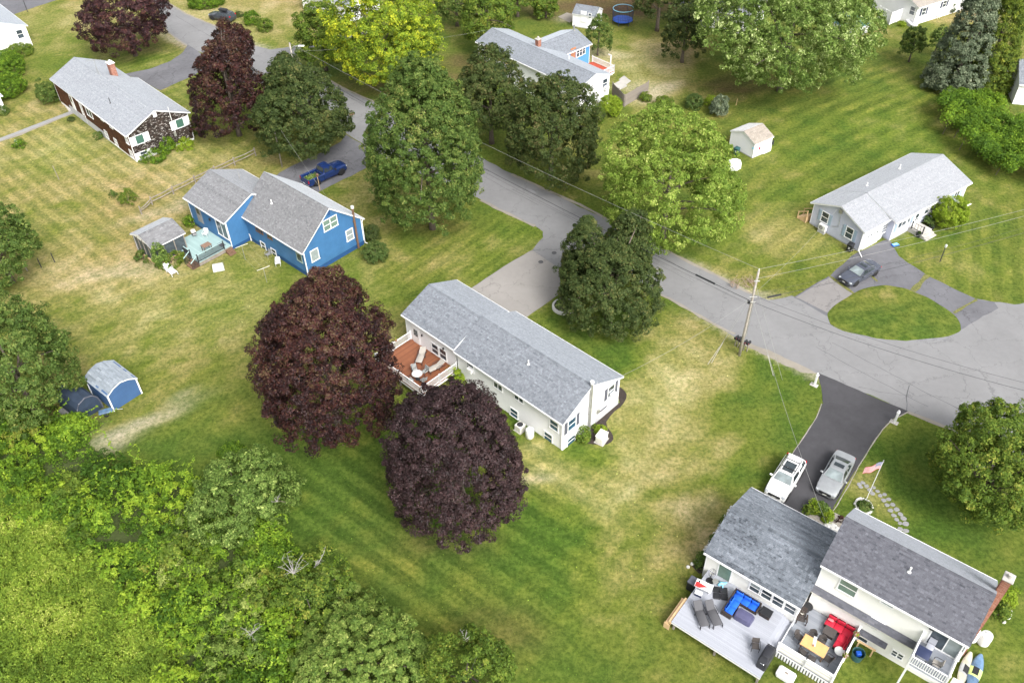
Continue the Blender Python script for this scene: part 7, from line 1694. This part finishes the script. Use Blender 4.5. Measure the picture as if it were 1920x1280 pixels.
# beyond the road
tr_ = thing('trampoline', 'blue round trampoline with net beyond the ell house', 'trampoline', G(1167, 44)); MB().lathe([(1.35, .62), (1.65, .64), (1.65, .70), (1.35, .72)], 24).build('pad', 'blue_plastic', tr_); MB().lathe([(1.36, .655), (1.36, .665), (.01, .66)], 24).build('mat', 'dark_trim', tr_)
for k in range(6): a = k * 1.047; MB().tube([(math.cos(a) * 1.6, math.sin(a) * 1.6, 0), (math.cos(a) * 1.68, math.sin(a) * 1.68, 2.5)], .04, 6).build('pole', 'navy', tr_)
m = MB(); n = 36
for k in range(n): a = k * 6.283 / n; m.tube([(math.cos(a) * 1.62, math.sin(a) * 1.62, .7), (math.cos(a) * 1.66, math.sin(a) * 1.66, 2.4)], .016, 4)
for z in (1.1, 1.5, 1.9, 2.3): m.tube([(math.cos(k * 6.283 / n) * 1.65, math.sin(k * 6.283 / n) * 1.65, z) for k in range(n + 1)], .016, 4)
tag(m.build('net', 'navy', tr_), kind='stuff'); MB().tube([(math.cos(k * 6.283 / n) * 1.67, math.sin(k * 6.283 / n) * 1.67, 2.45) for k in range(n + 1)], .05, 6).build('top_ring', 'water_bottle', tr_)
gq = thing('covered_grill', 'barbecue under a black cover on the red rear deck across the road', 'grill', on(far, 13.6, 9.0, FZ), R(-48.6)); m = MB(); m.lathe([(.55, 0), (.58, .7), (.5, 1.0), (.3, 1.12), (.01, 1.14)], 12); m.build('cover', 'black_cover', gq, Matrix.Diagonal((1.35, .8, 1, 1)), True); leg4(gq, (-.4, .4), (-.25, .25), .1, 'dark_metal')
lt = thing('lattice_screen', 'white panelled screen beside the tan roofed house', 'fence', (0, 0, 0))
def panel_run(root, a, b, h, n, mat='white_paint'):
    d = b - a; ang = math.atan2(d.y, d.x); w = d.length / n; me = MB().rbox(.01, w - .01, -.02, .02, .05, h, .01).mesh('panel', mat)
    for i in range(n): inst('panel', me, root, Matrix.Translation(a + d * (i / n)) @ Matrix.Rotation(ang, 4, 'Z'))
    for i in range(0, n + 1, 3): MB().box(-.06, .06, -.06, .06, 0, h + .08).build('post', mat, root, Matrix.Translation(a + d * (i / n)) @ Matrix.Rotation(ang, 4, 'Z'))
panel_run(lt, G(1645, 35), G(1667, 47), 2.0, 6); panel_run(lt, G(1667, 47), G(1692, 37), 2.0, 6)
pm('pool_water', (.05, .17, .20), .1, .1)
po = thing('swimming_pool', 'round above-ground pool half hidden behind the pale maple', 'pool', G(1590, 52)); MB().lathe([(3.2, 0), (3.2, 1.25), (3.05, 1.27), (3.0, 1.0), (.01, 1.0)], 36).build('wall', 'white_paint', po, None, True); MB().lathe([(3.0, 1.08), (3.0, 1.09), (.01, 1.085)], 36).build('water', 'pool_water', po)
bh = thing('bulkhead', 'grey cellar hatch against the tan roofed house', 'cellar hatch', G(1707, 47), R(30)); m = MB(); m.add([(-.7, -.9, 0), (.7, -.9, 0), (.7, .6, 0), (-.7, .6, 0), (-.7, -.9, .25), (.7, -.9, .25), (.7, .6, .75), (-.7, .6, .75)], [(4, 5, 6, 7), (0, 1, 5, 4), (1, 2, 6, 5), (2, 3, 7, 6), (3, 0, 4, 7)]); m.build('hatch', 'foundation', bh); MB().box(-.02, .02, -.85, .55, 0, .03).build('seam', 'slate_paint', bh, Matrix.Translation((0, 0, .27)) @ Matrix.Rotation(R(18.4), 4, 'X') @ Matrix.Translation((0, .0, .28)))
chair('garden_chair', 'white garden chair on the grass by the tan roofed house', G(1757, 35), R(-60), 'white_plastic', 'white_plastic')
stk = thing('stake', 'pale marker stake on the lawn below the big pale maple', 'post', G(1380, 198)); MB().tube([(0, 0, 0), (.05, 0, 1.0)], .035, 6).build('post', 'new_wood', stk)
wo_ = thing('garden_ornament', 'small white ornament in the planting on the left lawn', 'ornament', G(32, 272)); MB().lathe([(.14, 0), (.1, .25), (.16, .5), (.05, .62)], 10).build('body', 'white_paint', wo_); MB().lathe([(.08, .6), (.1, .7), (.02, .8)], 8).build('head', 'white_paint', wo_)
for k in range(26):
    pass
# ------------------------------------------------------------------ poles, wires, mailboxes
def catenary(a, b, sag, n=18): return [Vector(a).lerp(Vector(b), i / n) - Vector((0, 0, sag * 4 * (i / n) * (1 - i / n))) for i in range(n + 1)]
def wire(label, a, b, sag, r=.015, mat='dark_metal', group='overhead wires'):
    o = MB().tube(catenary(a, b, sag), r, 5).build('overhead_wire', mat, None); tag(o, label, 'wire', group); return o
pm('wire_pale', (.30, .30, .285), .5, .1)
PB = G(1386, 666); PT = PB + Vector((.12, .1, 10.05))
pole = thing('utility_pole', 'weathered wooden utility pole beside the road near the mailboxes', 'utility pole', PB)
d = PT - PB
MB().tube([(0, 0, -.3), tuple(d * .35), tuple(d * .7), tuple(d)], [.15, .13, .115, .10], 10).build('pole', 'pole_wood', pole, None, 'all')
b = MB(); b.tube([(0, 0, d.z), (0, 0, d.z + .22)], .05, 8); b.build('insulator', 'stone_white', pole, Matrix.Translation((d.x, d.y, 0)))
for z, w in ((9.0, .25), (7.2, .35), (6.6, .3)):
    p = d * (z / 10.05); MB().rbox(p.x - w, p.x + w, p.y - .2, p.y - .12, z, z + .09, .01).build('bracket', 'galvanised', pole)
for z in (4.0, 5.4): 
    p = d * (z / 10.05); MB().tube([(p.x + .16, p.y - .08, z - 1.6), (p.x + .15, p.y - .08, z + 1.0)], .03, 6).build('conduit', 'galvanised', pole)
MB().rbox(-.12, .12, -.1, .1, 0, .35, .03).build('terminal', 'black_plastic', pole, Matrix.Translation((d.x * .66 - .3, d.y * .66 - .15, 6.5)))
def pz(z): return PB + d * (z / 10.05)
# neighbouring poles
P2 = G(566, 203); pole2 = thing('utility_pole', 'utility pole with a street lamp rising behind the dark maple', 'utility pole', P2)
MB().tube([(0, 0, -.3), (0, 0, 9.4)], [.16, .11], 10).build('pole', 'pole_wood', pole2, None, 'all')
MB().tube([(0, 0, 8.6), (.5, -.1, 8.95), (1.3, -.2, 9.0)], .035, 6).build('lamp_arm', 'galvanised', pole2)
hd = MB(); hd.rbox(-.12, .75, -.16, .16, -.06, .08, .06); hd.build('lamp_head', 'white_plastic', pole2, Matrix.Translation((1.2, -.2, 9.02)))
P3 = G(529, 313); pole3 = thing('service_pole', 'thin grey service pole in front of the dark maple', 'utility pole', P3)
MB().tube([(0, 0, -.2), (.05, 0, 7.6)], [.10, .07], 8).build('pole', 'pole_wood', pole3, None, 'all'); MB().rbox(-.2, .25, -.04, .04, 7.3, 7.38, .01).build('bracket', 'galvanised', pole3)
P4 = G(2100, 470); pole4 = thing('utility_pole', 'utility pole beyond the right edge carrying the road wires', 'utility pole', P4); MB().tube([(0, 0, -.3), (0, 0, 10)], [.16, .11], 10).build('pole', 'pole_wood', pole4, None, 'all')
P5 = G(1990, 870); pole5 = thing('utility_pole', 'utility pole beyond the right edge on the near side of the road', 'utility pole', P5); MB().tube([(0, 0, -.3), (0, 0, 9.6)], [.16, .11], 10).build('pole', 'pole_wood', pole5, None, 'all')
up = Vector((0, 0, 1))
wire('pale top wire from the main pole up the road to the street lamp pole', PT + up * .2, P2 + up * 9.4, .9, .011, 'wire_pale')
wire('thick dark cable along the road to the street lamp pole', pz(6.6), P2 + up * 6.8, .9, .024)
wire('thin dark cable just below the thick one along the road', pz(6.2), P2 + up * 6.4, .95, .009)
wire('uppermost pale wire from the main pole to the right edge', PT + up * .2, P4 + up * 10, .7, .011, 'wire_pale')
wire('second pale wire from the main pole to the right edge', pz(9.2), P4 + up * 9.3, .7, .011, 'wire_pale')
wire('thin dark wire over the lilac house drive', pz(7.4), P4 + up * 8.0, .8, .009)
wire('thick dark cable over the grass island', pz(6.7), P4 + up * 7.3, .8, .018)
wire('dark cable from the main pole across the junction', pz(6.6), P5 + up * 6.8, .8, .016)
wire('thin cable from the main pole across the junction', pz(7.3), P5 + up * 7.6, .8, .012)
wire('pale service wire from the main pole to the white ranch corner', pz(7.0), on(white, 20.2, 7.9, 3.45), .5, .010, 'wire_pale')
wire('pale service wire from the main pole over the dark drive', pz(7.0), on(cream, -1.2, 5.3, 3.6), .7, .011, 'wire_pale')
wire('pale service wire from the main pole to the lilac gable', pz(7.4), on(grey, .1, 4.0, 3.7), .5, .009, 'wire_pale')
wire('pale service wire from the thin pole to the blue house', P3 + up * 7.3, on(blue, 6.5, 7.8, 3.8), .4, .008, 'wire_pale')
wire('pale wire from the street lamp pole to the thin service pole', P2 + up * 8.2, P3 + up * 7.3, .4, .008, 'wire_pale')
wire('service wire from the shingled house gable towards the street', on(brown, 23.3, 6.4, 4.2), P2 + up * 8.0, .6, .008, 'wire_pale')
wire('service wire from the street lamp pole to the ell house roof', P2 + up * 8.2, on(far, .2, 3.2, 5.3), .6, .008, 'wire_pale')
for k, (px, z, gl, lab) in enumerate((((1327,683), 7.0, True, 'left guy wire with a pale guard, lawn side of the main pole'), ((1334,680), 8.6, True, 'second guy wire beside the left one at the main pole'), ((1450,704), 7.0, True, 'right guy wire with a pale guard towards the dark drive'), ((1467,712), 8.6, False, 'thin guy wire right of the guarded one near the dark drive'))):
    e = G(*px); a = pz(z); r = thing('guy_wire', lab, 'guy wire', e, 0, 'guy wires of the main pole')
    MB().tube([(0, 0, 0), tuple(a - e)], .011, 5).build('wire', 'wire_pale', r)
    if gl: MB().tube([(0, 0, 0), tuple((a - e) * .27)], .026, 6).build('guard', 'concrete', r)
# splice cases on the cable
for t_, a_, b_, lab in ((.055, pz(6.6), P2 + up * 6.8, 'black splice case on the road cable left of the main pole'), (.035, pz(6.7), P4 + up * 7.3, 'black splice case on the cable right of the main pole')):
    c_ = catenary(a_, b_, .85, 200); i = int(t_ * 200); o = MB().tube([c_[i], c_[i + 6]], .085, 8).build('splice_case', 'black_plastic', None); tag(o, lab, 'splice case', 'splice cases')
# row of black mailboxes behind the pole
for k, (x, y) in enumerate(((1381,633),(1386,635.5),(1390,638),(1397,641.5),(1403.5,643.5))):
    q = G(x, y, 1.05); lab = ['leftmost', 'second from the left', 'middle', 'fourth from the left', 'rightmost'][k] + ' of the five black mailboxes behind the main pole'
    r = thing('mailbox', lab, 'mailbox', (q.x, q.y, 0), R(-50), 'row of mailboxes'); m = MB()
    pf = [(-.11, 0)] + [(-.11 * math.cos(t_), .14 + .11 * math.sin(t_)) for t_ in [math.pi * i / 8 for i in range(9)]] + [(.11, 0)]
    m.add([(x_, -.27, z_) for x_, z_ in pf] + [(x_, .27, z_) for x_, z_ in pf], [tuple(range(len(pf))), tuple(range(2 * len(pf) - 1, len(pf) - 1, -1))] + [(i, len(pf) + i, len(pf) + (i + 1) % len(pf), (i + 1) % len(pf)) for i in range(len(pf))]); m.build('box', 'black_plastic', r, Matrix.Translation((0, 0, 1.0)))
    MB().box(-.04, .04, -.04, .04, -.1, 1.0).build('post', 'weathered_wood', r); MB().box(.112, .12, -.2, -.15, 1.1, 1.2).build('flag', 'flower_red', r)
# white posts at the drive mouths
for x, y, lab in ((1527,722,'white post with pale slab left of the dark drive mouth'),(1677,792,'white post with pale slab right of the dark drive mouth')):
    q = G(x, y); r = thing('lamp_post', lab, 'post', q, R(-40), 'white posts at the drive mouth'); MB().rbox(-.09, .09, -.09, .09, 0, 1.25, .02).build('post', 'white_paint', r); c_ = MB(); c_.rbox(-.13, .13, -.13, .13, 1.25, 1.33, .02); c_.lathe([(.09, 1.33), (.09, 1.5), (.03, 1.56)], 8); c_.build('cap', 'white_paint', r); MB().rbox(-.40, .32, -.24, .24, 0, .05, .02).build('slab', 'concrete', r)
q = G(1057, 574); r = thing('lamp_post', 'tall white post standing in the round stone planter', 'post', q, 0); MB().rbox(-.09, .09, -.09, .09, 0, 2.0, .02).build('post', 'white_paint', r); MB().lathe([(.1, 2.0), (.14, 2.05), (.12, 2.3), (.02, 2.4)], 10).build('lantern', 'frosted', r)
pl = thing('stone_planter', 'round low planter of pale wall blocks beside the pale drive', 'planter', G(1057, 577)); bk = MB().rbox(-.17, .17, -.11, .11, 0, .17, .02).mesh('wall_block', 'stone_white')
for lv in range(2):
    for k in range(20): a = (k + lv * .5) * 2 * math.pi / 20; inst('wall_block', bk, pl, Matrix.Translation((math.cos(a) * 1.08, math.sin(a) * 1.08, lv * .18)) @ Matrix.Rotation(a + math.pi / 2, 4, 'Z'))
MB().lathe([(1.0, 0), (1.0, .30), (.5, .36), (.01, .38)], 20).build('soil', 'mulch', pl)
for x, y, lab, h_ in ((52, 23, 'black lamp post beside the upper left drive', 2.2), (1762, 491, 'black lamp post on the lilac house lawn', 1.9)):
    r = thing('lamp_post', lab, 'lamp post', G(x, y)); MB().tube([(0, 0, 0), (0, 0, h_)], .05, 8).build('post', 'dark_metal', r); MB().lathe([(.06, 0), (.12, .06), (.14, .3), (.03, .42)], 8).build('lantern', 'frosted', r, Matrix.Translation((0, 0, h_)))
r = thing('stake', 'thin weathered stake on the dry left lawn', 'post', G(111, 337)); MB().tube([(0, 0, 0), (-.15, .1, 1.9)], .04, 6).build('post', 'weathered_wood', r)
r = thing('bird_feeder', 'bird feeder on a pole beside the blue house eave', 'bird feeder', G(600, 357)); MB().tube([(0, 0, 0), (0, 0, 1.9)], .035, 6).build('post', 'new_wood', r); MB().lathe([(.05, 0), (.14, .04), (.14, .3), (.2, .32), (.02, .5)], 8).build('feeder', 'brown_stair', r, Matrix.Translation((0, 0, 1.9)))
# split rail fence
fr = thing('rail_fence', 'old split rail fence running behind the blue house', 'fence', (0, 0, 0)); FP = [G(266, 402), G(286, 384), G(326, 364), G(367, 344), G(404, 326), G(441, 310), G(480, 292)]; random.seed(3)
for i, q in enumerate(FP): MB().tube([(0, 0, -.1), (random.uniform(-.04, .04), 0, 1.15)], .08, 6).build('post', 'weathered_wood', fr, Matrix.Translation(q))
for a, b in zip(FP[:-1], FP[1:]):
    for z in (.45, .9):
        if i and a is FP[0] and z > .5: z = .75
        MB().tube([a + Vector((0, 0, z + random.uniform(-.06, .06))), (a + b) / 2 + Vector((0, 0, z - .05)), b + Vector((0, 0, z + random.uniform(-.06, .06)))], [.05, .06, .05], 6).build('rail', 'weathered_wood', fr)
for k, (x, y) in enumerate(((52,508),(78,502),(103,492))):
    r = thing('fence_post', ['leaning grey post nearest the left trees', 'middle dark post by the left trees', 'dark post farthest out from the left trees'][k], 'post', G(x, y), 0, 'posts by the left trees'); MB().tube([(0, 0, -.1), (-.25 if k == 0 else -.1, .15, 1.15)], .05, 6).build('post', 'weathered_wood' if k == 0 else 'dark_metal', r)
